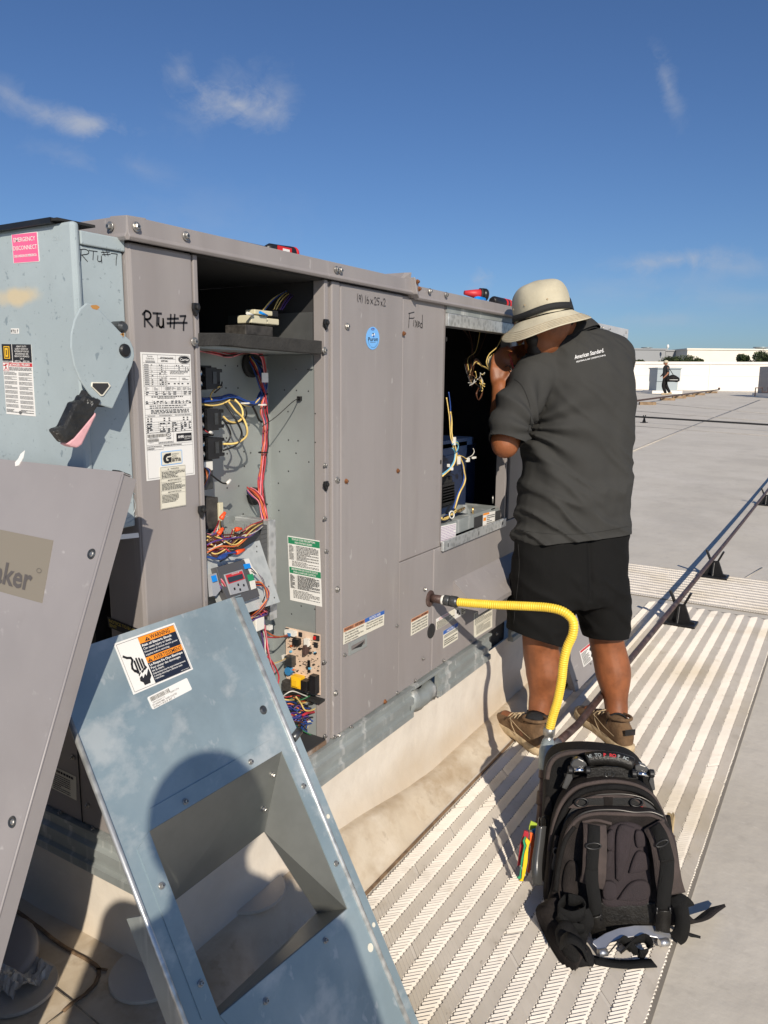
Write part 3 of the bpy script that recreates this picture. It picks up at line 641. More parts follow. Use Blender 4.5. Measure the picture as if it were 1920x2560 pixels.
tree(1748, 897, 20, 82, 'thin sprig of a treetop just right of the bushy one', 9)
tree(1855, 889, 50, 78, 'ragged treetop left of the tallest, in front of the cream warehouse', 5)
tree(1925, 876, 95, 76, 'tallest dark treetop at the right edge above the parapet', 6)
tree(1600, 901, 24, 84, 'low treetop just clearing the parapet in front of the grey warehouse', 8)
# ---- second rooftop unit behind the walking person
def base_at(px, py): return onG(px, py)
def upbox(mb, c, du, w, dn_, dep, z0, z1): # box standing at c with front width w
    a = c-du*w/2; b = c+du*w/2; k = dn_*dep
    mb.hexa([(q.x, q.y, z0) for q in (a, b, b+k, a+k)]+[(q.x, q.y, z1) for q in (a, b, b+k, a+k)])
M['far_unit'] = mat('pale_blue_grey_unit_paint', (.33, .38, .40), .55)
c = onG(1668, 984); t0 = tof(c); sc = t0/1905; du = -HL; c.z -= .02
r = thing('rooftop_unit', 'small pale blue grey unit on a white plinth behind the walking person', 'rooftop unit', c)
mb = MB(); upbox(mb, c, du, 75*sc, HEAD, 1.6, c.z-.1, c.z+8*sc); mb.build('plinth', 'coated', r)
c2 = c+HEAD*.25+du*.05
mb = MB(); upbox(mb, c2, du, 53*sc, HEAD, 1.2, c.z+8*sc+.002, c.z+31*sc); mb.build('lower_cabinet', 'far_unit', r)
mb = MB(); upbox(mb, c2+du*(2*sc)-HEAD*.05, du, 58*sc, HEAD, 1.3, c.z+31*sc+.002, c.z+62*sc); mb.build('upper_cabinet', 'far_unit', r)
mb = MB(); upbox(mb, c2+du*(2*sc)-HEAD*.12, du, 61*sc, HEAD, 1.45, c.z+62*sc+.002, c.z+64*sc+.02); mb.build('lid', 'far_unit', r)
# unit cut by the right edge
c = onG(1972, 997); t0 = tof(c); sc = t0/1905
r = thing('rooftop_unit', 'taupe rooftop unit with a dark opening, cut by the right edge beside the parapet', 'rooftop unit', c)
mb = MB(); upbox(mb, c, du, 75*sc, HEAD, 2.2, c.z-.1, c.z+12*sc); mb.build('plinth', 'coated', r)
mb = MB(); upbox(mb, c+HEAD*.2+du*6*sc, du, 70*sc, HEAD, 1.8, c.z+12*sc+.002, c.z+80*sc); mb.build('cabinet', 'paint', r)
mb = MB(); upbox(mb, c+HEAD*.18+du*-2*sc, du, 44*sc, HEAD, .05, c.z+38*sc, c.z+61*sc); mb.build('dark_opening', 'dark_glass', r)
mb = MB(); p0 = c-du*28*sc+HEAD*.3; mb.tube([p0+V((0, 0, .55)), p0-du*.35+V((0, 0, .55)), p0-du*.35+V((0, 0, .3)), p0-du*.62+V((0, 0, .3)), p0-du*.62+V((0, 0, .5)), p0-du*.95+V((0, 0, .5)), p0-du*.95+V((0, 0, .1))], .03, 8); mb.build('gas_pipe', 'brown_pipe', r)
# ---- pipe runs far on the roof, on wooden blocks
M['wood'] = mat('weathered_wood_block', (.25, .17, .10), .85, 0, .25, 6, .2, 40)
P0, P1 = onG(1540, 1020), onG(1797, 981)
mb = MB(); up = V((0, 0, .16)); mb.tube([P0+up, P0*.5+P1*.5+up, P1+up], .035, 8); mb.tube([P1+up, P1+up+V((0, 0, .12))], .06, 8); tag(mb.build('gas_pipe', 'brown_pipe'), 'rusty gas pipe on wooden blocks running towards the parapet', 'pipe')
for k, (px, py, w_) in enumerate([(1618, 1012, .26), (1668, 1001, .2), (1697, 996, .2), (1720, 992, .2), (1746, 988, .2), (1778, 983, .2)]):
    c = onG(px, py); mb = MB(); upbox(mb, c-HEAD*.1, du, .62, HEAD, .16, c.z+.001, c.z+.11)
    tag(mb.build('support_block', 'wood'), 'wooden sleeper under the far rusty pipe, ' + ['nearest, just right of the worker', 'second from the worker', 'third from the worker', 'fourth from the worker', 'last but one before the parapet', 'closest to the parapet'][k], 'support block', 'wooden sleepers under the far gas pipe')
def black_support(px, py, axis, sc_=1.0, label='', hz=.14):
    """black moulded pipe stand: splayed base, two cradle horns"""
    c = onG(px, py) if px is not None else axis
    return c
def make_support(c, ax, label, h=.125, grp='black pipe stands'):
    """ax: direction of the pipe"""
    ax = V(ax).normalized(); ac = V((-ax.y, ax.x, 0)); z = V((0, 0, 1)); r = thing('pipe_stand', label, 'pipe stand', c, grp); c = V(c)
    Fs = Frame(c, ac, z, ax); mb = MB()
    mb.prism(Fs, [(-.085, 0), (.085, 0), (.085, .022), (.062, .03), (.030, h-.012), (-.030, h-.012), (-.062, .03), (-.085, .022)], -.008, .008)
    mb.prism(Frame(c, ax, z, ac), [(-.055, 0), (.055, 0), (.050, .02), (.018, h-.02), (-.018, h-.02), (-.050, .02)], -.006, .006)
    mb.build('stand_web', 'black', r, bevel=.002)
    mb = MB(); mb.fbox(Frame(c, ac, ax, z), -.095, -.06, .002, .095, .06, .016); mb.build('base_plate', 'black', r, bevel=.004)
    for s_ in (-1, 1):
        mb = MB(); mb.prism(Fs, [(s_*.016, h-.014), (s_*.030, h-.014), (s_*.060, h+.055), (s_*.048, h+.060)], -.013, .013); mb.build('horn', 'black', r, bevel=.002)
    return r
PY, PZ = -.372, .150
for x_, lab in ((3.33, 'black pipe stand nearest the worker, standing at the end of the walkway pad'), (4.52, 'black pipe stand just past the crosswise walkway pad'), (8.0, 'black pipe stand far out by the right edge of the photo')):
    make_support((x_, PY, gz(x_, PY)+(.006 if x_ < 5 else 0)), (1, 0, 0), lab)
make_support((12.5, PY, gz(12.5, PY)), (1, 0, 0), 'farthest black pipe stand of the gas pipe run, outside the right edge') if False else None
# the crossing thin conduit
P0, P1 = onG(1500, 1050), onG(1990, 1083); dd = (P1-P0).normalized(); P0 = P0-dd*6; P1 = P1+dd*8; up = V((0, 0, .15))
mb = MB(); mb.tube([P0+up+V((0, 0, gz(P0.x, P0.y)-P0.z)), (P0+P1)/2+up+V((0, 0, gz(*((P0+P1)/2).xy)-((P0+P1)/2).z)), P1+up+V((0, 0, gz(P1.x, P1.y)-P1.z))], .022, 8)
tag(mb.build('conduit', 'blackm'), 'thin black conduit crossing the bare roof behind the worker', 'conduit')
c = onG(1610, 1057); make_support(c, dd, 'black pipe stand under the thin conduit, right beside the worker', .14)
# ================================================================== the open rooftop unit
ZB, ZR, ZT = .285, .385, 1.583           # base rail bottom, base rail top, roof edge
U = thing('rooftop_unit', 'big open taupe rooftop air conditioning unit with loose wiring, filling the left half', 'rooftop unit', (0, 0, ZB))
def fb(name, m, u0, v0, u1, v1, n0, n1, F=FACE, par=None, bevel=0, label=None):
    return MB().fbox(F, min(u0, u1), min(v0, v1), min(n0, n1), max(u0, u1), max(v0, v1), max(n0, n1)).build(name, m, par or U, bevel=bevel, label=label)
def pxb(name, m, a, b, y0, y1, par=None, bevel=0, F=FACE, nref=None, label=None):
    """box whose face nearest the viewer spans pixels a..b on the plane y0 (front) and reaches back to y1"""
    n0 = -y0 if F is FACE else y0; n1 = -y1 if F is FACE else y1
    u0, v0 = F.px(*a, n0); u1, v1 = F.px(*b, n0)
    return fb(name, m, u0, v0, u1, v1, n0, n1, F, par, bevel, label)
L_END = 2.235
# cabinet skins
fb('corner_panel', 'paint', .0, ZR+.002, .146, ZR+1.158, 0, -.018, bevel=.004)
# groove and folded edge of the opening
fb('opening_edge', 'paint', .1475, ZR+.002, .1585, ZR+1.157, .0015, -.030, bevel=.002)
fb('opening_edge', 'paint', .5615, ZR+.002, .5745, ZR+1.157, .003, -.030, bevel=.002)
fb('centre_post', 'paint', .5760, ZR+.002, .5885, ZR+1.157, -.004, -.028, bevel=.0015)
fb('centre_post', 'paint', .5900, ZR+.002, .6240, ZR+1.157, .004, -.028, bevel=.003)
fb('side_panel', 'paint', .6265, ZR+.004, .9265, ZR+1.156, .003, -.020, bevel=.004)
fb('side_panel', 'paint', .9295, .792, 1.1800, ZR+1.156, .0, -.020, bevel=.004)
fb('side_panel', 'paint', .9295, ZR+.004, 1.1400, .7905, .0, -.020, bevel=.002)
fb('opening_edge', 'paint_dark', 1.1815, .792, 1.1900, ZR+1.156, -.001, -.035, bevel=.001)
fb('lower_panel', 'paint', 1.1430, ZR+.004, 2.2300, .7905, .001, -.020, bevel=.003)
fb('jamb', 'paint', 1.7060, .792, 1.7200, ZR+1.156, -.002, -.04, bevel=.002)
fb('jamb', 'blackm', 1.7205, .792, 1.7400, ZR+1.156, -.014, -.04)
fb('side_panel', 'paint', 1.7410, .792, L_END, ZR+1.156, .0, -.020, bevel=.004)
# far section: the outside air hood, pale grey
M['hoodgrey'] = mat('pale_grey_hood_paint', (.46, .47, .48), .45, 0, .06, 4, .03, 100)
fb('air_hood', 'hoodgrey', L_END+.01, .80, 3.16, 1.530, -.02, -.85, bevel=.004)
mb = MB(); mb.hexa([(L_END+.0, -.06, 1.528), (3.19, -.04, 1.528), (3.19, .9, 1.53), (L_END, .9, 1.53), (L_END, -.06, 1.568), (3.19, -.04, 1.576), (3.19, .9, 1.60), (L_END, .9, 1.60)]); mb.build('hood_lid', 'hoodgrey', U, bevel=.003)
for x in (2.36, 2.62, 2.66, 2.78, 3.08): screw(U, FACE, x, 1.553, .055, SCREW_S)
fb('hood_lower_panel', 'paint', L_END+.01, ZR+.005, 3.16, .795, -.02, -.3)
# roof of the cabinet and its drip rails
mb = MB(); mb.box((0.0, 0.0, 1.548), (.945, 1.5, 1.575)); mb.build('roof_panel', 'paint', U); MB().box((.148, .004, 1.540), (.60, .81, 1.547)).build('roof_dark_plate', 'cavity', U)  # near-black plate added under the roof to keep the bay top dark
mb = MB(); mb.box((.96, .0, 1.535), (L_END, 1.5, 1.565)); mb.build('roof_panel', 'paint', U)
def rail(name, x0, x1, z0, z1, out=.014):
    mb = MB(); P = [(-out, z0), (-out-.004, z0+.006), (-out, z0+.012), (-out+.002, z1), (.03, z1+.002), (.03, z1-.004), (-out+.006, z1-.005), (-out+.004, z0)]
    k = len(P); mb.add([(x0, y, z) for y, z in P]+[(x1, y, z) for y, z in P], [tuple(range(k))[::-1], tuple(range(k, 2*k))]+[(i, (i+1) % k, k+(i+1) % k, k+i) for i in range(k)])
    return mb.build(name, 'paint', U, bevel=.0015)
rail('drip_rail', -.012, .962, 1.543, ZT); rail('drip_rail', .972, L_END+.0, 1.533, 1.571, .012)
mb = MB(); P = [(-.014, 1.543), (-.018, 1.549), (-.014, 1.555), (-.012, ZT), (.03, ZT+.002), (.03, ZT-.004), (-.008, ZT-.005), (-.010, 1.543)]; k = len(P)
mb.add([(x, -.012, z) for x, z in P]+[(x, 1.5, z) for x, z in P], [tuple(range(k)), tuple(range(k, 2*k))[::-1]]+[(i, (i+1) % k, k+(i+1) % k, k+i) for i in range(k)]); mb.build('drip_rail', 'paint', U, bevel=.0015)
# standing joint between the two roof halves, bent end
mb = MB(); mb.hexa([(.90, -.004, 1.574), (.955, -.008, 1.574), (.955, 1.5, 1.574), (.90, 1.5, 1.574), (.932, -.004, 1.600), (.958, -.010, 1.603), (.958, 1.5, 1.603), (.932, 1.5, 1.603)]); mb.build('roof_joint', 'paint', U, bevel=.001)
mb = MB(); mb.hexa([(.957, -.03, 1.545), (.975, -.026, 1.535), (.975, .02, 1.535), (.957, .02, 1.545), (.955, -.022, 1.590), (.980, -.020, 1.578), (.980, .02, 1.578), (.955, .02, 1.590)]); mb.build('bent_flange', 'paint', U, bevel=.002)
for (u, v) in [(.962, 1.578), (.972, 1.560)]: screw(U, FACE, u, v, .026, SCREW_R)
screws_px(U, FACE, [(341, 567), (465, 590), (841, 674), (851, 676), (1075, 728), (1116, 737)], .016)
screw(U, END, -.025, 1.567, .016); screw(U, END, -.5, 1.567, .016)
# bolts along the panels
screws_px(U, FACE, [(486, 854), (811, 876), (843, 1200), (868, 816), (843, 1473), (838.6, 1733)], .0045)
screws_px(U, FACE, [(1062, 1473), (861, 1637), (991.6, 1564), (877.7, 1817), (1058, 1646), (1039, 1701), (993, 1732), (1109, 1651), (1177, 1602)], .0035, SCREW_S)
screws_px(U, FACE, [(865, 1203), (1009, 834), (994, 1177), (962, 1754)], .0035, SCREW_R)
screws_px(U, FACE, [(812, 1163), (811, 1296), (815, 1378), (810, 1655), (812, 1840), (835, 1842), (846, 1838)], .0035, SCREW_S)
# black latch receivers on the opening edges
def latch(px, py):
    u, v = FACE.px(px, py, .003); mb = MB(); mb.prism(FACE, [(u-.0075, v+.009), (u+.0075, v+.009), (u+.0085, v-.002), (u, v-.016), (u-.0085, v-.002)], .003, .010)
    o = mb.build('latch_receiver', 'black', U, bevel=.0015); MB().lathe(FACE.p(u, v+.001, .010), FACE.n, [(.0048, 0), (.0048, .004), (.003, .005)], 12).build('clip', 'rubber', o)
for p in [(486, 770), (501, 1275), (812, 808), (812, 1212)]: latch(*p)
for (px, py) in [(1116, 848), (1102, 1155)]:
    u, v = FACE.px(px, py, .001); MB().fbox(FACE, u-.003, v-.006, 0, u+.003, v+.006, .002).build('slot_hole', 'blackm', U)
# ---- base rail with rolled ribs
def base_seg(name, a, b, end=False, prof_=None):
    P = prof_ or [(.012, ZB), (-.010, ZB), (-.010, ZB+.018), (-.001, ZB+.022), (-.001, ZB+.038), (-.011, ZB+.044), (-.011, ZB+.062), (-.001, ZB+.068), (-.001, ZR-.014), (-.012, ZR-.007), (-.012, ZR), (.012, ZR)]
    k = len(P); mb = MB()
    if end: vs = [(y, a, z) for y, z in P]+[(y, b, z) for y, z in P]
    else: vs = [(a, y, z) for y, z in P]+[(b, y, z) for y, z in P]
    mb.add(vs, [tuple(range(k)), tuple(range(k, 2*k))[::-1]]+[(i, (i+1) % k, k+(i+1) % k, k+i) for i in range(k)]); return mb.build(name, 'galv_dull', U)
base_seg('base_rail', -.010, 1.012); base_seg('base_rail', 1.19, 1.60); base_seg('base_rail', 1.82, 3.18)
base_seg('base_rail', .0, 1.5, True)
MB().box((1.01, .03, ZB+.005), (1.20, .04, ZR-.005)).build('fork_pocket', 'cavity', U); MB().box((1.60, .03, ZB+.005), (1.82, .04, ZR-.005)).build('fork_pocket', 'cavity', U)
# torn, bent strip of the rail in front of the nearer fork pocket
mb = MB(); mb.smooth = True; g = []
for i in range(9):
    x = 1.005+i*.0185
    for j in range(5):
        z = ZB+.008+j*.0165+.004*sin(i*1.3); y = -.008-.018*sin(pi*j/4)*sin(pi*i/9)+.012*(j == 4)+.004*sin(i*2+j); g.append(len(mb.v)); mb.v.append(V((x, y, z)))
for i in range(8):
    for j in range(4): a = i*5+j; mb.f.append((a, a+5, a+6, a+1)); mb.m.append(0); mb.sm.append(True)
o = mb.build('bent_rail_strip', 'galv_dull', U, label='bent torn strip of the base rail'); sf = o.modifiers.new('s', 'SOLIDIFY'); sf.thickness = .002
fb('rail_top_lip', 'galv_dull', 1.012, ZR-.012, 1.19, ZR-.002, .010, -.01, bevel=.001)
screw(U, FACE, .02, .30, .012, SCREW_S); screw(U, FACE, 1.66, ZR-.02, .004, SCREW_S)
# rusty sill of the open bay
M['sill'] = mat('rust_stained_sill', (.20, .13, .085), .7, .1, .2, 10, .1, 60, c2=(.42, .38, .34), vth=(.45, .6))
fb('sill', 'sill', .159, ZR+.001, .561, ZR+.012, .004, -.06, bevel=.001)
# ---- first bay: back sheet, side sheet, floor, shelf
YB = .170
fb('back_sheet', 'inner', .150, ZR+.015, .566, 1.372, -YB, -YB-.004)
SIDE = Frame((.562, 0, 0), (0, -1, 0), (0, 0, 1), (-1, 0, 0))
MB().fbox(SIDE, -YB, ZR+.015, -.004, -.031, 1.372, 0).build('side_sheet', 'inner', U)
MB().fbox(SIDE, -YB, 1.338, .0, -.031, 1.371, .006).build('side_flange', 'inner', U)
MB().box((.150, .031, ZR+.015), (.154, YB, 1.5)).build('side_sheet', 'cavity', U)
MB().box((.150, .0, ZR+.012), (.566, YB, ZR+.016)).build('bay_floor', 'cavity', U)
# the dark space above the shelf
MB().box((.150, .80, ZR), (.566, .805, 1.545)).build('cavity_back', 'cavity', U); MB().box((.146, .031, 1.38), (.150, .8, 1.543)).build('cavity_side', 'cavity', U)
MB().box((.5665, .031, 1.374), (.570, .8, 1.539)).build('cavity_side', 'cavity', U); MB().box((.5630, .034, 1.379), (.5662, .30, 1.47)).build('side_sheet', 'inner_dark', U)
MB().box((.150, .012, 1.372), (.566, .8, 1.378)).build('shelf', 'inner', U)
for x in (.30, .42):
    q = V((x, .3, 0)); MB().box((x, .28, 1.378), (x+.020, .30, 1.50)).build('coil_bar', 'inner_dark', U)
for z in (1.40, 1.42, 1.44, 1.46): MB().tube([(.16, .56, z), (.55, .56, z)], .003, 6).build('coil_tube', 'inner_dark', U)
pts = [(497, 832), (570, 832), (640, 838), (805, 852)]; pb = [(805, 886), (640, 872), (570, 864), (497, 866)]
mb = MB(); mb.prism(FACE, [FACE.px(*p, .003) for p in pts+pb], -.014, .0035); mb.build('foam_strip', 'foam', U, bevel=.002)
u, v = FACE.px(765, 865, .004); MB().fbox(FACE, u-.0003, v-.016, .0036, u+.0003, v+.02, .004).build('foam_joint', 'cavity', U)
# transformer/sensor block on the shelf
yb = .055
pxb('transformer_core', 'core', (614, 811), (683, 842), yb, yb+.06, bevel=.002); pxb('terminal_block', 'beige', (628, 787), (668, 811), yb+.004, yb+.045, bevel=.002); pxb('terminal_block', 'beige', (668, 795), (698, 813), yb+.01, yb+.045, bevel=.002)
pxb('terminal_cap', 'beige', (637, 773), (682, 790), yb+.012, yb+.04, bevel=.002); pxb('relay', 'black', (682, 776), (695, 792), yb+.012, yb+.04)
for (a, b, m) in (((618, 783), (634, 788), 'white_pl'), ((650, 781), (668, 789), 'blue_pl')): MB().tube([onY(*a, yb-.004), onY(*b, yb)], [.0035, .0022], 8).build('spade_connector', m, U)
for k, (m, x0, x1, y1) in enumerate([('yellow', 658, 735, 716), ('blue', 662, 740, 712), ('yellow', 690, 742, 720), ('purple', 700, 752, 712), ('black', 694, 760, 716), ('brown', 698, 748, 722), ('purple', 705, 764, 708), ('yellow', 684, 728, 722)]):
    wire(U, [onY(x0, 774, yb+.02), onY(x0+(x1-x0)*.35, 745, .09), onY(x1, y1, .14), onY(x1+16, y1-18, .2)], m, .0017)
# cream wedge standing in for the patch of sun behind, right
MB().prism(Frame((0, .14, 0), (1, 0, 0), (0, 0, 1), (0, -1, 0)), [FACE.px(729, 843, -.14), FACE.px(792, 802, -.14), FACE.px(797, 852, -.14)], 0, .004).build('sun_patch_plate', 'cream', U)
# grommets and their holes
def grommet(px, py, r, yy, rz=1.0):
    c = onY(px, py, yy); MB().lathe(c, FACE.n, [(r, 0), (r, .008), (r*.8, .010), (r*.7, .006)], 24).build('grommet', 'rubber', U); MB().lathe(c, FACE.n, [(r*.7, .0005), (0, .003)], 20).build('grommet_hole', 'cavity', U)
grommet(626, 911, .031, YB-.001); grommet(633, 1240, .022, YB-.001)
# little punched holes
def hole(F, px, py, r=.0026, n=.0006):
    u, v = F.px(px, py, n); return MB().lathe(F.p(u, v, n), F.n, [(r, 0), (0, .0002)], 10)
BACK = Frame((0, YB, 0), (1, 0, 0), (0, 0, 1), (0, -1, 0))
for (x, y) in [(563, 914), (594, 915), (565, 970), (595, 970), (523, 1020), (608, 1055), (609, 1092), (566, 1095), (540, 1095), (610, 1129), (568, 1134), (627, 1132), (535, 1252), (597, 1215), (568, 1220), (608, 1285), (570, 1172), (611, 1166)]: hole(BACK, x, y, .0022).build('punched_hole', 'blackm', U)
for (x, y) in [(710, 921), (740, 922), (770, 923), (711, 975), (741, 976), (771, 978), (720, 1029), (788, 1034), (721, 1100), (745, 1102), (788, 1106), (699, 1129), (740, 1133), (772, 1155), (696, 1208), (721, 1178), (697, 1276), (753, 1515), (787, 1523), (729, 1535)]: hole(SIDE, x, y, .0020).build('punched_hole', 'blackm', U)
u, v = SIDE.px(750, 996, .002); MB().fbox(SIDE, u-.005, v-.005, 0, u+.005, v+.005, .008).build('standoff', 'black', U)
MB().tube(spline([SIDE.p(u, v, .008), onY(730, 1006, .06), onY(690, 1042, .08), onY(655, 1066, .10)]), .0012, 6).build('cable_tie_tail', 'rubber', U)
pxb('white_tag', 'white', (655, 932), (671, 956), .10, .1015)
# contactors
def contactor(px, py):
    y0 = .095; c = onY(px+3, py, y0)
    F = Frame(c, (1, 0, 0), (0, 0, 1), (0, -1, 0)); mb = MB()
    mb.fbox(F, -.016, -.019, -.062, .012, .019, 0); mb.fbox(F, .012, -.016, -.062, .026, .016, -.006); mb.fbox(F, -.030, -.021, -.064, .032, .021, -.045)
    for v_ in (-.0165, .0105): mb.fbox(F, .024, v_, -.05, .036, v_+.006, -.010); mb.fbox(F, -.034, v_, -.04, -.02, v_+.006, -.006)
    mb.fbox(F, -.010, .019, -.05, .030, .0225, -.03)
    K = 1.22; mb.v = [c+(p-c)*K for p in mb.v]; o = mb.build('contactor', 'black', U, bevel=.001)
    for v_ in (-.0095, .0095): MB().lathe(F.p(-.0225*K, v_*K, -.007*K), F.n, [(.0076, -.006), (.0076, 0), (.006, .001), (.0015, .0003)], 12).build('terminal_screw', 'chrome', o)
    MB().fbox(F, .001, -.011, .0005, .012, .014, .0012).build('slider', 'grey_fit', o); MB().fbox(F, .017, -.014, -.0073, .0205, .014, -.0063).build('slider', 'inner_dark', o)
    return o
contactor(528, 946); contactor(532, 1049); contactor(534, 1121)
o = pxb('relay', 'grey_fit', (505, 1152), (534, 1222), .10, .165, bevel=.001); pxb('relay_socket', 'white_pl', (510, 1156), (532, 1175), .095, .1, par=o)
pxb('capacitor', 'core', (514, 1248), (548, 1318), .05, .15, bevel=.002); pxb('terminal_strip', 'beige', (548, 1258), (560, 1322), .045, .12, bevel=.001)
# ---- harnesses of the first bay
def bundle(path, cols, r=.0019, spread=.006, y=None, sd=1, name='wire', par=None):
    rr = random.Random(sd); P = [onY(px, py, yy) for (px, py, yy) in path]
    for k, m in enumerate(cols):
        a = 2*pi*k/len(cols)+rr.uniform(-.4, .4); o = V((cos(a), sin(a)*.8, sin(a+1)))*spread*rr.uniform(.35, 1.05)
        wire(par or U, [p+o*rr.uniform(.75, 1.25)+V((rr.uniform(-1, 1), rr.uniform(-1, 1), rr.uniform(-1, 1)))*spread*.30 for p in P], m, r*rr.uniform(.85, 1.1))
bundle([(497, 872, .12), (545, 884, .13), (575, 889, .13), (612, 882, .12), (640, 880, .12), (655, 895, .12), (661, 925, .13), (664, 960, .13)], ['red', 'pink', 'black', 'red', 'pink', 'brown', 'red'], .0017, .005, sd=2)
bundle([(662, 985, .12), (657, 1020, .12), (664, 1050, .12), (664, 1090, .12), (660, 1120, .12), (656, 1160, .12), (651, 1200, .12), (654, 1250, .11), (660, 1300, .10)], ['red', 'red', 'pink', 'white', 'blue', 'red', 'orange', 'red', 'pink', 'red', 'black', 'red'], .0018, .0085, sd=3)
bundle([(626, 895, .15), (640, 920, .13), (650, 950, .12), (660, 980, .12), (662, 1010, .12)], ['blue', 'yellow', 'red', 'black', 'blue', 'red', 'blue'], .0019, .0075, sd=4)
bundle([(497, 1005, .12), (540, 1000, .12), (578, 994, .12), (610, 1006, .12), (635, 1010, .12), (652, 992, .12), (662, 960, .13), (652, 925, .14), (634, 905, .16)], ['blue', 'blue', 'black', 'blue', 'yellow', 'blue', 'black', 'blue'], .0020, .0065, sd=5)
wire(U, [onY(500, 1010, .115), onY(530, 1014, .11), (onY(555, 1010, .11)), onY(575, 1000, .11)], 'yellow', .0021)
wire(U, [onY(561, 1008, .11), onY(580, 1034, .09), onY(598, 1064, .08), onY(604, 1086, .085), onY(590, 1113, .09), onY(558, 1126, .10)], 'black', .0026)
wire(U, [onY(572, 1005, .11), onY(589, 1026, .09), onY(608, 1046, .085), onY(618, 1073, .08), onY(614, 1093, .085), onY(590, 1108, .09), onY(558, 1110, .10)], 'yellow', .0028)
wire(U, [onY(587, 999, .11), onY(601, 1014, .10), onY(607, 1032, .095), onY(603, 1048, .09), onY(589, 1056, .09), onY(572, 1053, .095), onY(558, 1041, .10)], 'yellow', .0027)
wire(U, [onY(594, 1004, .12), onY(612, 1019, .12), onY(616, 1039, .11), onY(601, 1055, .11), onY(572, 1059, .11), onY(556, 1048, .11)], 'black', .0022)
wire(U, [onY(558, 1050, .10), onY(572, 1071, .10), onY(576, 1091, .10), onY(562, 1117, .10)], 'black', .0022)
wire(U, [onY(632, 1016, .12), onY(640, 1032, .13), onY(648, 1050, .14), onY(655, 1055, .13)], 'black', .003)
wire(U, [onY(550, 965, .10), onY(535, 975, .11), onY(526, 990, .12), onY(530, 1000, .12)], 'yellow', .0018); wire(U, [onY(555, 955, .10), onY(552, 968, .09), onY(536, 982, .11)], 'black', .0018)
wire(U, [onY(505, 1070, .11), onY(515, 1078, .10), onY(524, 1083, .10)], 'red', .0016); MB().tube([onY(521, 1078, .10), onY(530, 1083, .10)], .004, 8).build('wire_end_cap', 'white_pl', U)
wire(U, [onY(515, 1175, .09), onY(532, 1190, .08), onY(555, 1207, .08), onY(568, 1208, .08)], 'black', .0022); MB().tube([onY(566, 1210, .08), onY(576, 1200, .08)], .004, 6).build('wire_end_cap', 'white_pl', U)
for k in range(6): wire(U, [onY(508+k*2, 1170, .095), onY(516+k*2, 1195-k*3, .08), onY(506+k, 1215+k, .09)], ['brown', 'orange', 'brown', 'black', 'blue', 'brown'][k], .0016)
for (px, py, m) in [(658, 1131, 'black'), (654, 1012, 'white_pl'), (612, 1008, 'white_pl'), (570, 890, 'black'), (656, 889, 'black'), (657, 1261, 'black')]:
    c = onY(px, py, .115); MB().tube([c+V((.012*cos(a), .012*sin(a), 0))*.9 for a in [2*pi*i/12 for i in range(12)]], .0018, 5, closed=True).build('cable_tie', m, U)
bundle([(620, 1222, .15), (635, 1232, .12), (650, 1250, .10), (658, 1275, .09), (664, 1305, .08)], ['pink', 'orange', 'red', 'purple', 'pink', 'orange', 'red'], .0018, .006, sd=8)
# wiring trough with its messy harness
mb = MB(); mb.mi = 0
trough = bpy.data.objects.new('wire_duct', None)
a, b = onY(560, 1330, .06), onY(655, 1296, .09)
F = Frame(a, b-a, (0, 0, 1)); 
mb.fbox(F, -.05, -.06, -.03, (b-a).length+.02, -.02, .02); td = mb.build('wire_duct', 'inner_dark', U)
for k in range(15): MB().fbox(F, -.03+k*.0085, -.02, -.02, -.027+k*.0085, .010-.004*(k % 3), .022).build('duct_finger', 'inner', td)
for k in range(30):
    rr = random.Random(100+k); m = rr.choice(['red', 'black', 'pink', 'yellow', 'brown', 'blue', 'red', 'orange', 'white', 'purple', 'black'])
    yy = rr.uniform(.01, .05); y0 = rr.uniform(1330, 1385)
    wire(U, [onY(517, y0, yy), onY(545+rr.uniform(-6, 6), y0+rr.uniform(-18, 20), yy-.01), onY(585+rr.uniform(-8, 8), 1358+rr.uniform(-22, 14), yy-.01), onY(625+rr.uniform(-6, 6), 1330+rr.uniform(-14, 12), yy), onY(657, 1308+rr.uniform(-8, 8), .06)], m, .0019)
for (a_, b_) in (((541, 1340), (556, 1318)), ((558, 1336), (565, 1350))): pass
def wire_nut(a, b, y0=.02, r0=.0055, r1=.0030):
    A_, B_ = onY(*a, y0), onY(*b, y0-.004); MB().tube([A_, A_*.8+B_*.2, B_], [r0*.85, r0, r1], 10).build('wire_nut', 'nut', U)
wire_nut((552, 1298), (563, 1280)); wire_nut((545, 1336), (558, 1320)); wire_nut((588, 1324), (604, 1322)); wire_nut((590, 1382), (611, 1374), .0)
for (x, y) in ((548, 1300), (543, 1338), (582, 1324)):
    for k in range(4): wire(U, [onY(x+k, y, .02), onY(x-5+k*3, y+14, .03), onY(x-14+k*8, y+32, .03)], ['red', 'white', 'yellow', 'black'][k], .0017)
wire(U, [onY(590, 1381, .0), onY(565, 1384, .0), (onY(540, 1395, .01)), onY(515, 1392, .02)], 'blue', .0028); wire(U, [onY(590, 1384, .0), onY(575, 1380, .0), onY(560, 1366, .01), onY(558, 1358, .02)], 'red', .002)
MB().tube(spline([onY(544, 1396, -.001), onY(555, 1393, -.001), onY(567, 1388, -.001)]), [.003]*3+[.0052]*7+[.003]*3, 8).build('heat_shrink', 'wire_blue', U)
# louvred bracket
pxb('bracket', 'galv_spangle', (672, 1303), (693, 1545), .055, .16, bevel=.001)
for k in range(14): pxb('louvre', 'inner_dark', (652, 1316+k*11), (672, 1321+k*11), .060, .08)
pxb('louvre_back', 'cavity', (652, 1312), (672, 1480), .085, .09)
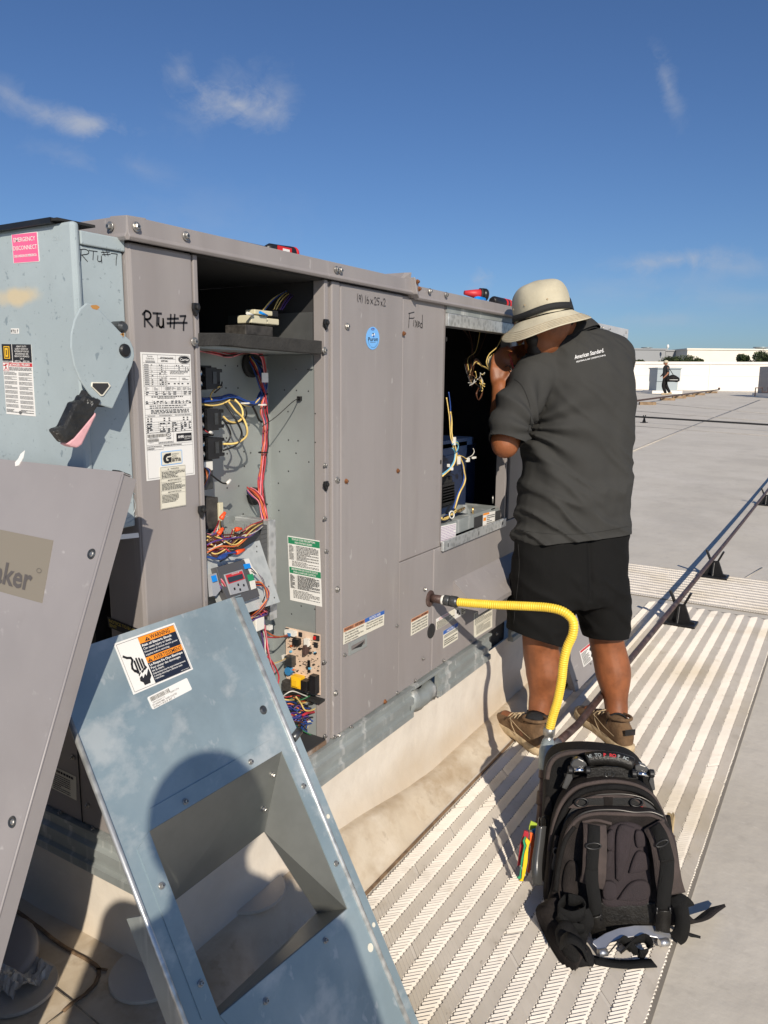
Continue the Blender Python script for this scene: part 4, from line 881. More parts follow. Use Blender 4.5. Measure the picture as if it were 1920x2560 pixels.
# tilted mounting plate with the economizer controller
p_tl, p_tr, p_br = onY(520, 1384, .035), onY(649, 1351, .060), onY(699, 1504, .015)
eu = (p_tr-p_tl).normalized(); ev = ((p_tr-p_br)-eu*(p_tr-p_br).dot(eu)).normalized(); PF = Frame(p_tl, eu, ev)
if PF.n.y > 0: PF.n = -PF.n
q = [PF.px(*p) for p in [(500, 1390), (649, 1351), (700, 1505), (560, 1552)]]
plate = MB().prism(PF, q, -.002, 0).build('mounting_plate', 'bright_plate', U)
for p in [(642, 1366), (642, 1379), (686, 1494), (672, 1466)]: hole(PF, *p, .002).build('punched_hole', 'blackm', plate)
def pq(pts, n0, n1, name, m, par, bevel=0): return MB().prism(PF, [PF.px(*p, n1) for p in pts], n0, n1).build(name, m, par, bevel=bevel)
ctl = pq([(541, 1418), (620, 1396), (634, 1440), (650, 1490), (578, 1516), (556, 1470)], .0, .016, 'controller', 'ctrl', plate, .001)
pq([(561, 1436), (606, 1423), (623, 1476), (578, 1488)], .016, .019, 'keypad', 'ctrl_l', ctl, .0008); pq([(564, 1438), (605, 1427), (613, 1447), (572, 1460)], .019, .0195, 'red_panel', 'redp', ctl); pq([(569, 1444), (606, 1434), (609, 1446), (573, 1457)], .0195, .0201, 'display', 'lcd', ctl)
S = Sheet(PF, (578, 1433), (596, 1428), (579, 1438), .0197); S.text(0, .9, .8, 'Honeywell', 'white', w=1); ctl2 = S.mb.build('lettering', S.mats, ctl, recalc=False)
for p in [(595, 1462), (600, 1474), (609, 1463), (586, 1472)]:
    u, v = PF.px(*p, .019); MB().fbox(PF, u-.0022, v-.0025, .019, u+.0022, v+.0025, .0202).build('key', 'black', ctl)
pq([(610, 1398), (622, 1396), (640, 1436), (628, 1440)], .008, .0165, 'connector_row', 'white_pl', ctl); pq([(619, 1437), (632, 1434), (636, 1450), (624, 1453)], .01, .018, 'green_connector', 'tag_green', ctl); pq([(625, 1453), (637, 1450), (641, 1470), (630, 1474)], .01, .018, 'connector_row', 'white_pl', ctl); pq([(612, 1410), (624, 1408), (628, 1419), (616, 1422)], .0166, .021, 'blue_connector', 'blue_pl', ctl)
pq([(528, 1436), (541, 1432), (552, 1475), (540, 1490), (532, 1490)], .004, .014, 'side_cover', 'ctrl_l', ctl)
pq([(530, 1440), (540, 1437), (544, 1452), (534, 1455)], .015, .018, 'blue_connector', 'blue_pl', ctl)
for k, m in enumerate(['orange', 'red', 'yellow', 'blue', 'purple', 'brown', 'red', 'orange']):
    wire(U, [onY(634, 1456+k, .02), onY(652+k*1.5, 1456+k*1.5, -.005), onY(666+k, 1478+k, -.005), onY(666-k*.5, 1505, .0), onY(650-k, 1528, .01), onY(625, 1548-k, .03)], m, .0017)
for k, m in enumerate(['white', 'black', 'purple', 'white', 'black']):
    wire(U, [onY(622, 1412+k*3, .02), onY(640+k*2, 1430+k*2, .0), onY(656+k, 1456, .0), onY(662, 1490, .005), onY(655-k, 1515, .015)], m, .0016)
for k, m in enumerate(['pink', 'red', 'white', 'red', 'purple', 'black']):
    wire(U, [onY(536, 1440+k*2, .02), onY(555-k, 1450+k*4, .0), onY(568-k*2, 1475+k*2, .0), onY(575-k*2, 1495, .01)], m, .0017)
# loose harness hanging lower down
rr = random.Random(5)
for k in range(24):
    m = rr.choice(['brown', 'black', 'red', 'orange', 'purple', 'pink', 'white', 'black']); x = rr.uniform(630, 668)
    wire(U, [onY(600, 1560+rr.uniform(-15, 15), .05), onY(x-14, 1530+rr.uniform(-14, 16), .03), onY(x+6, 1534+rr.uniform(-14, 8), .03), onY(668, 1515+rr.uniform(-6, 14), .06)], m, .0017)
bundle([(655, 1556, .05), (662, 1590, .05), (664, 1620, .05), (672, 1650, .05), (680, 1680, .05)], ['purple', 'orange', 'red', 'purple', 'white', 'pink', 'red'], .0019, .007, sd=11)
wire(U, [onY(666, 1577, .05), onY(680, 1588, .05), onY(700, 1592, .06), SIDE.p(*SIDE.px(722, 1586, .01), .01)], 'orange', .0022); wire(U, [onY(664, 1592, .05), onY(690, 1594, .05), SIDE.p(*SIDE.px(722, 1590, .01), .01)], 'red', .0020)
wire(U, [onY(668, 1640, .05), onY(684, 1660, .04), onY(697, 1690, .04), onY(694, 1712, .04)], 'red', .0022)
pxb('inline_connector', 'white_pl', (640, 1548), (662, 1572), .03, .045, bevel=.002); pxb('inline_connector', 'white_pl', (674, 1566), (682, 1573), .03, .04)
# control board on the side sheet
def sdx(name, m, a, b, n0, n1, par=None, bevel=0):
    u0, v0 = SIDE.px(*a, n1); u1, v1 = SIDE.px(*b, n1); return MB().fbox(SIDE, min(u0, u1), min(v0, v1), n0, max(u0, u1), max(v0, v1), n1).build(name, m, par or U, bevel=bevel)
bd = [SIDE.px(*p, .012) for p in [(716, 1568), (800, 1590), (800, 1738), (716, 1712)]]
us = [b_[0] for b_ in bd]; vs_ = [b_[1] for b_ in bd]; bu0, bu1, bv0, bv1 = min(us), max(us), min(vs_), max(vs_)
board = MB().fbox(SIDE, bu0, bv0, .010, bu1, bv1, .012).build('control_board', 'pcb', U)
def bc(s0, t0, s1, t1, hgt, name, m, bev=0):  # board coordinates 0..1 from the top left
    return MB().fbox(SIDE, bu0+(bu1-bu0)*s0, bv1-(bv1-bv0)*t1, .012, bu0+(bu1-bu0)*s1, bv1-(bv1-bv0)*t0, .012+hgt).build(name, m, board, bevel=bev)
bc(.30, .13, .46, .23, .014, 'relay', 'black'); bc(.08, .44, .30, .60, .018, 'relay', 'grey_fit', .001); bc(.60, .10, .72, .22, .01, 'connector', 'white_pl'); bc(.64, .19, .70, .34, .02, 'heat_sink', 'brown_pipe')
bc(.28, .74, .56, .93, .020, 'transformer', 'compyel', .001); bc(.34, .78, .50, .89, .026, 'transformer_winding', 'compyel', .001); bc(.58, .77, .76, .94, .022, 'relay', 'black', .001); bc(.80, .66, .98, .96, .018, 'relay', 'black', .001); bc(.0, .86, .28, 1.04, .02, 'capacitor', 'core', .003)
bc(.66, .46, .72, .66, .004, 'chip', 'black'); bc(.84, .02, .99, .10, .004, 'led_block', 'blackm'); bc(.02, .01, .10, .08, .003, 'mark', 'ink'); bc(.40, .03, .49, .10, .003, 'mark', 'ink'); bc(.84, .14, .94, .22, .003, 'mark', 'ink'); bc(.86, .03, .91, .08, .008, 'led', 'red'); bc(.46, .93, .54, .99, .003, 'mark', 'ink')
bc(.05, .02, .34, .10, .012, 'connector', 'white_pl'); bc(.16, .055, .24, .10, .016, 'connector', 'compblue')
MB().lathe(SIDE.p(bu0+(bu1-bu0)*.13, bv1-(bv1-bv0)*.71, .012), SIDE.n, [(.011, 0), (.011, .012), (0, .0121)], 8).build('coil', 'compblue', board)
for k in range(3): bc(.04, .60+k*.025, .20, .615+k*.025, .005, 'resistor', 'wire_lblue')
rr = random.Random(9)
mbx = MB()
for k in range(190):
    s_, t_2 = rr.uniform(.06, .96), rr.uniform(.12, .92); a = rr.uniform(.01, .05)
    mbx.fbox(SIDE, bu0+(bu1-bu0)*s_, bv1-(bv1-bv0)*t_2, .0121, bu0+(bu1-bu0)*min(.99, s_+a), bv1-(bv1-bv0)*(t_2-rr.choice((.004, .006, .012))), .0125+rr.choice((0, 0, .002, .003)))
mbx.build('small_parts', 'core', board)['kind'] = 'stuff'
for k in range(12): s_, t_2 = rr.uniform(.1, .9), rr.uniform(.25, .75); bc(s_, t_2, s_+rr.uniform(.03, .07), t_2+rr.uniform(.015, .03), .006, rr.choice(('resistor', 'capacitor')), rr.choice(('core', 'wire_lblue', 'brown_pipe', 'black', 'wire_orange')))
wire(U, [onY(675, 1660, .06), onY(695, 1655, .06), SIDE.p(*SIDE.px(716, 1645, .02), .02)], 'yellow', .0016); wire(U, [onY(675, 1663, .06), onY(695, 1658, .06), SIDE.p(*SIDE.px(716, 1648, .02), .02)], 'white', .0016); sdx('connector', 'white_pl', (704, 1638), (722, 1655), .012, .022)
sdx('board_tray', 'blackm', (706, 1728), (800, 1760), .0, .022)
# tangle on the floor of the bay
rr = random.Random(21)
for k in range(34):
    m = rr.choice(['yellow', 'orange', 'white', 'blue', 'purple', 'green', 'black', 'yellow', 'purple', 'red'])
    x0, y0 = rr.uniform(700, 716), rr.uniform(1742, 1790); P = [(x0, y0)]
    for i in range(4): P.append((P[-1][0]+rr.uniform(10, 28), P[-1][1]+rr.uniform(-12, 20)))
    wire(U, [onY(min(x, 799), y, rr.uniform(.04, .07)) for x, y in P], m, .0018)
for k in range(18):
    cx_, cy_, a_, b_ = rr.uniform(730, 778), rr.uniform(1775, 1822), rr.uniform(10, 30), rr.uniform(8, 20)
    wire(U, [onY(cx_+a_*cos(t), cy_+b_*sin(t), .05+.01*sin(t)) for t in [rr.uniform(0, 2)+i*.75 for i in range(7)]], rr.choice(['purple', 'purple', 'black', 'blue', 'brown']), .0022)
wire(U, [onY(740, 1742, .03), onY(752, 1758, .03), onY(762, 1775, .03), onY(778, 1776, .03), onY(794, 1768, .04)], 'yellow', .0024); wire(U, [onY(757, 1788, .03), onY(770, 1782, .03), onY(792, 1780, .04)], 'red', .004)
# ---- second bay: header, lining, blower, ledge
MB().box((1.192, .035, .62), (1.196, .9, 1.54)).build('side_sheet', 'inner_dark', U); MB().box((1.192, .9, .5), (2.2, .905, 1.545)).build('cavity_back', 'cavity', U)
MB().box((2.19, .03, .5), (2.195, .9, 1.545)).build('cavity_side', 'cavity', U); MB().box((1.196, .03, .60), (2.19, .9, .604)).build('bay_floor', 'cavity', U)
fb('header_rail', 'galv_dull', 1.191, 1.514, 1.7045, 1.5405, .002, -.035); fb('header_rail', 'galv_spangle', 1.191, 1.474, 1.7045, 1.512, .009, -.035, bevel=.002)
p0, p1 = FACE.px(1099, 1369, .012), FACE.px(1256, 1324, .012)
fb('sill_bracket', 'galv_spangle', 1.186, .776, 1.698, .808, .012, .002, bevel=.002)
for x in (1.215, 1.45, 1.66): MB().fbox(FACE, x, .786, .0121, x+.004, .798, .0127).build('slot_hole', 'blackm', U)
u0, v0 = FACE.px(1101, 1314, -.012); zl = v0
ledge = fb('burner_ledge', 'galv_dull', 1.193, .809, 1.60, zl, -.008, -.012, bevel=.001); fb('ledge_top', 'galv_dull', 1.193, zl-.003, 1.66, zl, -.012, -.24)
fb('ledge_end', 'galv_dull', 1.601, .809, 1.70, zl-.012, -.02, -.024)
for (a, b) in (((1186, 1294), (1206, 1316)), ((1239, 1279), (1251, 1300))): pxb('cut_out', 'cavity', a, b, .0068, .0078)
S = sticker(U, 'data_sticker', FACE, (1101, 1316), (1141, 1307), (1099, 1360), 'white', -.0072); M['violet'] = mat('violet_print', (.35, .22, .42), .6); S.greek(.04, .04, .96, .96, 10, 'violet', .35); S.done('print')
S = sticker(U, 'warning_sticker', FACE, (1208, 1284), (1238, 1277), (1207, 1315), 'white', -.0064); S.rect(.03, .35, .25, .62, 'orange'); S.rect(.0, .0, .5, .16, 'orange'); S.greek(.3, .2, .96, .95, 5, 'inkgrey', .5); S.done('print')
MB().prism(FACE, [FACE.px(*p, -.03) for p in [(1138, 1280), (1148, 1262), (1166, 1262), (1180, 1286)]], -.034, -.030).build('bracket', 'galv_dull', U)
MB().tube([onY(1146, 1278, .02), onY(1160, 1270, .03)], .005, 10).build('brass_fitting', 'brass', U); MB().tube([onY(1182, 1287, .02), onY(1182, 1268, .02)], .0035, 8).build('bolt', 'brass', U); MB().tube([onY(1232, 1258, .03), onY(1232, 1240, .03)], .0028, 8).build('bolt', 'steel', U)
bl = pxb('blower_housing', 'darkblue', (1100, 1110), (1164, 1270), .10, .30, bevel=.004)
pxb('housing_flange', 'darkblue', (1100, 1104), (1183, 1110), .10, .34, par=bl); pxb('housing_flange', 'darkblue', (1100, 1143), (1160, 1147), .095, .1, par=bl); pxb('housing_side', 'darkblue', (1164, 1112), (1186, 1262), .16, .34, par=bl, bevel=.006)
for k in range(7): pxb('motor_vent', 'black', (1106, 1212+k*7), (1136, 1215+k*7), .085, .1, par=bl)
pxb('motor_end', 'blackm', (1102, 1196), (1130, 1262), .09, .1, par=bl, bevel=.004)
def cw(pts, y, m, r=.002, ox=1080, oy=1080, k=6.5, nm='wire'): wire(U, [onY(ox+x/k, oy+yy/k, y) for x, yy in pts], m, r, name=nm)
cw([(300, -330), (320, -180), (320, 0), (340, 130), (380, 250), (398, 330), (408, 440), (412, 540)], .02, 'yellow', .0028); cw([(270, -650), (300, -400), (290, -100), (310, 150), (370, 300)], .022, 'blue', .0022)
cw([(235, -560), (280, -250), (300, 60), (330, 180), (360, 300)], .02, 'yellow', .0022)
cw([(390, 330), (372, 480), (300, 600), (165, 720)], .02, 'yellow', .0030); cw([(378, 330), (358, 470), (285, 590), (165, 690)], .022, 'lblue', .0030); cw([(400, 340), (350, 560), (260, 680), (165, 745)], .03, 'black', .0028)
cw([(420, 340), (480, 500), (505, 600), (520, 720), (500, 830), (420, 1000), (340, 1250)], .02, 'blue', .0030); cw([(440, 380), (500, 520), (525, 660), (540, 760), (515, 860), (440, 1010), (370, 1250)], .018, 'yellow', .0034); cw([(430, 360), (470, 520), (500, 640), (505, 800)], .024, 'black', .0028)
cw([(430, 380), (500, 400), (560, 440), (600, 465)], .015, 'yellow', .0018); cw([(440, 370), (510, 420), (590, 470)], .018, 'brown', .0018); cw([(580, 420), (650, 380), (685, 320), (670, 270)], .03, 'white', .0016)
for k in range(5): cw([(330+8*k, 200), (400, 150+10*k), (430, 220+6*k), (390, 330), (350-5*k, 260)], .016, ['lblue', 'green', 'yellow', 'green', 'lblue'][k], .0017)
for (x, y, w_, h_) in ((600, 455, 40, 30), (380, 150, 26, 60), (455, 460, 30, 60), (285, 545, 16, 22), (340, 600, 20, 22), (700, 418, 50, 16)):
    c = onY(1080+x/6.5, 1080+y/6.5, .012); MB().box((c.x-w_*.00022, c.y, c.z-h_*.00022), (c.x+w_*.00022, c.y+.008, c.z+h_*.00022)).build('plug_connector', 'white_pl', U, bevel=.001)
for k in range(8):
    a = k*.8; cw([(150, 1390+6*k), (230, 1420-10*k), (330, 1330+5*k), (400, 1260+8*k), (350, 1300), (250, 1400+4*k), (150, 1430)], .012+.003*(k % 3), ['yellow', 'black', 'blue', 'yellow', 'black', 'yellow', 'black', 'blue'][k], .0024)
MB().tube([onY(1080+(320+38*cos(t))/6.5, 1080+(1345+60*sin(t))/6.5, .008) for t in [2*pi*i/14 for i in range(14)]], .0022, 6, closed=True).build('cable_tie', 'white_pl', U)
# the tangle by the worker's hands
cw([(425, 600), (320, 810), (180, 940), (125, 1060), (130, 1150), (200, 1260)], .03, 'yellow', .0022, 1200, 760, 7.54); cw([(440, 900), (330, 900), (180, 1010), (155, 1120), (205, 1220)], .04, 'yellow', .0016, 1200, 760, 7.54)
for k in range(5): cw([(-40+k*12, 1120+k*8), (40+k*10, 1165+k*6), (120+k*10, 1200+k*8), (190, 1255)], .03, 'yellow', .0022, 1200, 760, 7.54)
for k in range(4): cw([(40+10*k, 1190), (-80, 1120-30*k), (-180, 1250+20*k), (-170, 1420), (-60, 1500+10*k)], .06, ['brown', 'yellow', 'brown', 'black'][k], .0016, 1200, 760, 7.54)
rr = random.Random(77)
for k in range(17):
    x, y = rr.uniform(1186, 1204), rr.uniform(934, 962); a = rr.uniform(0, 6.28); L_ = rr.uniform(8, 22)
    wire(U, [onY(x, y, .05), onY(x+L_*.5*cos(a)+3, y+L_*.5*sin(a)+3, .045), onY(x+L_*cos(a), y+L_*sin(a), .04)], rr.choice(['yellow', 'white', 'brown', 'white', 'black', 'yellow']), rr.uniform(.0014, .0024))
for k in range(3): wire(U, [onY(1195+3*k, 970, .05), onY(1206, 975, .05), onY(1204-k, 990, .05), onY(1196, 1000, .05), onY(1190+k, 985, .05), onY(1196, 972, .05)], 'brown', .0016)
for k in range(7): wire(U, [onY(1130+k*18, 800+k*4, .1), onY(1170+k*5, 840+k*9, .12), onY(1185-k*4, 900, .12), onY(1180, 940+k*5, .08)], ['brown', 'black', 'brown', 'black', 'yellow', 'brown', 'black'][k], .0016)
tb = pxb('terminal_strip', 'inner', (1232, 890), (1248, 925), .03, .05)
for k in range(4): pxb('terminal_screw', 'chrome', (1234, 893+k*8), (1238, 897+k*8), .028, .03, par=tb)
# ---- vent hood and its stickers, lower right
xh, zh = FACE.px(1133, 1452); hb = .088
mb = MB(); x1 = 2.22
mb.add([(xh, 0, zh), (xh, -.0, zh-.088), (xh, -.095, zh-.088), (x1, 0, zh), (x1, -.0, zh-.088), (x1, -.095, zh-.088)], [(0, 3, 5, 2), (0, 2, 1), (3, 4, 5)]); o = mb.build('vent_hood', 'paint', U); sf = o.modifiers.new('s', 'SOLIDIFY'); sf.thickness = .002; sf.offset = -1
MB().box((xh, -.097, zh-.100), (x1, -.0945, zh-.0865)).build('hood_lip', 'paint', U)
fb('hood_grille', 'cavity', xh+.01, zh-.086, x1-.01, zh-.002, -.0, .002)
S = sticker(U, 'caution_sticker', FACE, (1090, 1548), (1163, 1507), (1091, 1575), 'cream', .0018); S.rect(0, 0, .38, .25, 'white'); S.text(.08, .22, .2, 'CAUTION', 'redp', w=.32); S.greek(.02, .3, .60, .97, 6, 'ink', .6); S.rect(.62, .0, .84, 1, 'white'); S.disc(.72, .45, .04, .2, 'ink'); S.disc(.77, .72, .03, .14, 'ink'); S.greek(.86, .1, .99, .95, 5, 'ink', .6); S.done('print')
S = sticker(U, 'notice_sticker', FACE, (1108, 1578), (1145, 1556), (1108, 1621), 'cream', .0018); S.rect(0, 0, 1, .22, 'blue'); S.text(.5, .17, .12, 'NOTICE', 'white', w=.55, align='c', bold=.02); S.greek(.05, .28, .95, .45, 2, 'ink'); S.greek(.05, .55, .95, .9, 3, 'ink'); S.done('print')
S = sticker(U, 'instruction_sticker', FACE, (1185, 1534), (1231, 1508), (1185, 1597), 'cream', .0018); S.greek(.04, .03, .96, .48, 8, 'ink', .45); S.rect(.08, .52, .92, .53, 'ink'); S.greek(.12, .56, .88, .9, 7, 'ink', .45); S.done('print')
S = sticker(U, 'warning_sticker', FACE, (1028, 1548), (1071, 1525), (1027, 1590), 'cream', .0016); S.rect(0, 0, 1, .2, 'brownor'); S.text(.04, .16, .12, 'WARNING', 'ink', w=.42, bold=.02); S.text(.55, .16, .12, 'AVERTISSEMENT', 'ink', w=.42, bold=.02); S.poly([(.50, .05), (.53, .16), (.47, .16)], 'ink', 2)
for k, t in enumerate(['BACKUP WRENCH REQUIRED', 'WHEN CONNECTING GAS LINE', 'POUR CONNECTER LA LIGNE A GAZ', 'UNE CLE A MOLLET EST REQUISE']): S.text(.5, .38+k*.17, .10, t, 'ink', w=.88, align='c', bold=.015)
S.done()
S = sticker(U, 'warning_sticker', FACE, (859, 1571), (961, 1525), (858, 1612), 'cream', .0045); S.rect(0, 0, .5, .26, 'brownor'); S.rect(.5, 0, 1, .26, 'blue'); S.text(.02, .2, .16, 'WARNING', 'ink', w=.20, bold=.02); S.text(.26, .2, .16, 'AVERTISSEMENT', 'ink', w=.23, bold=.02); S.text(.75, .2, .16, 'NOTICE / AVIS', 'white', w=.28, align='c', bold=.02)
for k, t in enumerate(['This compartment must be closed', 'except when servicing.', 'Ce compartiment doit rester ferme', 'sauf pour l entretien.']): S.text(.03, .42+k*.17, .12, t, 'ink', w=.44 if k % 2 == 0 else .32, bold=.01)
for k, t in enumerate(['These panels must be in place', 'Do not remove filters', 'Remplacer les filtres par d autres']): S.text(.54, .42+k*.17, .12, t, 'ink', w=.42, bold=.01)
S.done()
# recessed pull handle
u0, v0 = FACE.px(871, 1609, .004); u1, v1 = FACE.px(917, 1584, .004); u2, v2 = FACE.px(872, 1640, .004)
hd = MB().fbox(FACE, u0, v2, .003, u1, v0, .0055).build('pull_handle', 'inner', U, bevel=.0015); MB().fbox(FACE, u0+.012, v2+.012, .0056, u1-.012, v0-.010, .0061).build('handle_recess', 'paint_dark', hd); MB().prism(FACE, [(u0+.015, v0-.02), (u1-.016, v0-.014), (u1-.03, v0-.026)], .0062, .0066).build('handle_painted_shade', 'blackm', hd)  # recess shade painted: darker plate with a black wedge on top
# ---- the rating plate and its neighbours on the corner panel
S = sticker(U, 'rating_plate', FACE, (351, 880), (476, 885.5), (367, 1203), 'white', .0008)
S.line(.03, .015, .97, .015, 'ink', .0018); S.line(.03, .985, .97, .985, 'ink', .0018); S.line(.03, .015, .03, .985, 'ink', .0018); S.line(.97, .015, .97, .985, 'ink', .0018)
S.text(.17, .035, .013, 'Carrier', 'ink', w=.11, align='c'); S.text(.17, .052, .013, 'Corporation', 'ink', w=.15, align='c'); S.greek(.08, .06, .28, .078, 2, 'inkgrey'); S.text(.50, .045, .014, '48TCDD28A2A6A0B0G0', 'ink', w=.26, align='c', bold=.02); S.text(.45, .068, .013, '3209P18961', 'ink', w=.14, align='c', bold=.02)
S.disc(.86, .046, .125, .033, 'ink'); S.stroke([(.86+.115*cos(a), .046+.029*sin(a)) for a in [i*2*pi/30 for i in range(31)]], 'white', .0005, 4); S.text(.86, .056, .022, 'Carrier', 'white', w=.19, align='c', bold=.02, k=5, shear=.15)
def vl(x, y0, y1): S.line(x, y0, x, y1, 'ink', .0014)
def hl(y, x0=.03, x1=.97): S.line(x0, y, x1, y, 'ink', .0014)
vl(.32, .015, .08); vl(.68, .015, .08); hl(.08); hl(.045, .32, .68)
rr = random.Random(4)
for k in range(10):
    y = .095+k*.0165; hl(y+.007, .03, .97 if k < 3 else .50)
    S.greek(.05, y-.005, .13, y+.004, 1, 'inkgrey', .7, ragged=False)
    for x in (.19, .34, .38, .44, .52, .59, .68, .73, .80, .87, .92):
        if rr.random() < .55 and (k < 3 or x < .5): S.rect(x, y-.004, x+rr.uniform(.012, .035), y+.003, 'ink', 3)
for x in (.14, .18, .30, .34, .37, .42, .47): vl(x, .09, .26)
for x in (.51, .65, .83): vl(x, .09, .125)
S.greek(.55, .135, .93, .165, 3, 'inkgrey', .4); hl(.18, .48, .97); vl(.48, .18, .25); vl(.74, .18, .25); S.greek(.54, .195, .68, .205, 1, 'inkgrey'); S.greek(.80, .19, .93, .21, 2, 'inkgrey'); hl(.225, .48, .97)
for x in (.50, .62, .70, .78, .90): S.rect(x, .235, x+.04, .243, 'ink', 3)
hl(.26); hl(.30); hl(.315); hl(.332)
for x in (.20, .32, .37, .42, .47, .55, .66, .78, .88): vl(x, .26, .332)
for x in (.05, .22, .44, .48, .57, .68, .80, .90): S.greek(x, .265, x+.08, .292, 3, 'inkgrey', .4)
for y in (.306, .322):
    for x in (.06, .24, .39, .50, .60, .82, .92): S.rect(x, y-.003, x+rr.uniform(.02, .07), y+.003, 'ink', 3)
S.greek(.16, .338, .80, .346, 1, 'ink', .8, ragged=False); S.greek(.28, .350, .64, .357, 1, 'inkgrey', .8)
for y in (.378, .392):
    hl(y+.007)
    for x in (.05, .20, .26, .33, .43, .55, .63, .70, .80, .86, .92): S.rect(x, y-.003, x+rr.uniform(.012, .05), y+.003, 'ink', 3)
for x in (.18, .38, .40, .60, .78): vl(x, .365, .40)
S.greek(.12, .408, .88, .418, 1, 'ink', .6); S.greek(.12, .424, .80, .432, 1, 'ink', .6); hl(.436); S.greek(.14, .442, .92, .475, 3, 'ink', .5); hl(.482)
S.greek(.07, .487, .22, .495, 1, 'ink'); S.greek(.30, .487, .56, .495, 1, 'ink'); S.greek(.62, .487, .95, .495, 1, 'ink'); hl(.50)
for y in (.513, .53):
    for x in (.06, .12, .38, .48, .78, .86): S.rect(x, y-.004, x+.035, y+.004, 'ink', 3)
hl(.54)
for y in (.553, .570, .585, .60, .615):
    hl(y+.008)
    for x in (.05, .10, .30, .36, .46, .55, .60, .73, .80, .90): 
        if rr.random() < .8: S.rect(x, y-.004, x+rr.uniform(.015, .06), y+.004, 'ink', 3)
for x in (.08, .28, .44, .67, .77): vl(x, .54, .61)
hl(.625); S.bars(.05, .635, .42, .660); S.bars(.05, .672, .27, .695); S.greek(.08, .662, .25, .667, 1, 'inkgrey'); S.greek(.08, .698, .20, .703, 1, 'inkgrey')
S.stroke([(.47+.045*cos(a), .645+.016*sin(a)) for a in [i*2*pi/20 for i in range(21)]], 'ink', .0008); S.text(.47, .65, .012, 'ETL', 'ink', w=.05, align='c', bold=.02); S.greek(.42, .668, .52, .682, 2, 'ink'); S.greek(.26, .698, .56, .715, 2, 'inkgrey'); vl(.57, .625, .72); hl(.72)
S.rect(.63, .642, .955, .708, 'ink', 2); S.text(.66, .68, .022, 'AHRI', 'white', w=.12, bold=.04, k=4); S.text(.79, .681, .016, 'CERTIFIED', 'white', w=.15, k=4); S.greek(.79, .688, .92, .694, 1, 'white', k=4)
S.greek(.04, .728, .32, .736, 1, 'ink', .6); S.greek(.36, .726, .74, .736, 1, 'ink', .7); S.greek(.04, .745, .34, .755, 1, 'ink', .6); hl(.742); hl(.76, .03, .35); vl(.35, .742, .76)
S.done()
S = sticker(U, 'certification_sticker', FACE, (402, 1130), (455, 1124), (403.5, 1165), 'sky_label', .0015, round_=.05); S.rect(.03, .05, .97, .95, 'cream', 1)
S.poly([(.08, .5), (.12, .28), (.22, .16), (.46, .14), (.46, .34), (.28, .36), (.22, .48), (.24, .66), (.32, .70), (.34, .60), (.28, .58), (.28, .46), (.48, .44), (.46, .86), (.40, .80), (.30, .88), (.16, .82), (.10, .68)], 'ink', 2)
S.text(.48, .78, .34, 'ama', 'ink', w=.44, bold=.02); 
for k, t in enumerate(['EFFICIENCY', 'RATING', 'CERTIFIED']): S.text(.49, .30+k*.14, .10, t, 'ink', w=(.34, .22, .30)[k])
S.done()
S = sticker(U, 'warning_sticker', FACE, (400, 1168.5), (463.5, 1161.5), (402.5, 1274), 'cream', .0022); S.line(.02, .01, .98, .01, 'ink', .004); S.line(.02, .985, .98, .985, 'ink', .004); S.line(.02, .01, .02, .985, 'ink', .004); S.line(.98, .01, .98, .985, 'ink', .004)
for (y, t) in ((.075, 'WARNING'), (.345, 'AVERTISSEMENT'), (.63, 'ADVERTENCIA')): S.text(.56, y, .035, t, 'ink', w=.50 if len(t) > 8 else .32, align='c'); S.poly([(.28, y), (.34, y), (.31, y-.035)], 'inkgrey', 2); S.line(.02, y+.02, .98, y+.02, 'ink', .003)
for y in (.285, .57): S.line(.02, y, .98, y, 'ink', .003)
S.greek(.05, .11, .96, .27, 5, 'ink', .5); S.greek(.05, .385, .96, .555, 6, 'ink', .5); S.greek(.05, .665, .70, .86, 6, 'ink', .5); S.done()
# code sticker inside on the side sheet
S = sticker(U, 'status_code_sticker', SIDE, (718.5, 1339), (799, 1352), (725.5, 1500), 'white', .0008)
S.rect(.02, .015, 1, .115, 'green'); S.text(.5, .055, .03, 'STATUS CODE DESCRIPTION', 'white', w=.72, align='c', bold=.02); S.text(.5, .10, .03, 'FOR CONTROL BOARD', 'white', w=.54, align='c', bold=.02); S.rect(.02, .475, 1, .57, 'green'); S.text(.5, .513, .028, 'DESCRIPTION DE CODE DE STATUS', 'white', w=.82, align='c', bold=.02); S.text(.5, .555, .028, 'POUR LA CARTE DE CONTROLE', 'white', w=.70, align='c', bold=.02)
for (y0, y1, n_) in ((.13, .36, 11), (.585, .80, 13)):
    for k in range(n_): y = y0+(y1-y0)*k/n_; S.greek(.04, y, .18, y+.015, 1, 'ink', .6); S.greek(.28, y, .95, y+.015, 1, 'ink', .6); S.line(.03, y+.018, .97, y+.018, 'inkgrey', .0015)
    S.line(.26, y0, .26, y1, 'ink', .002)
S.greek(.12, .37, .95, .455, 5, 'ink', .45); S.greek(.12, .82, .95, .95, 7, 'ink', .45); S.done()
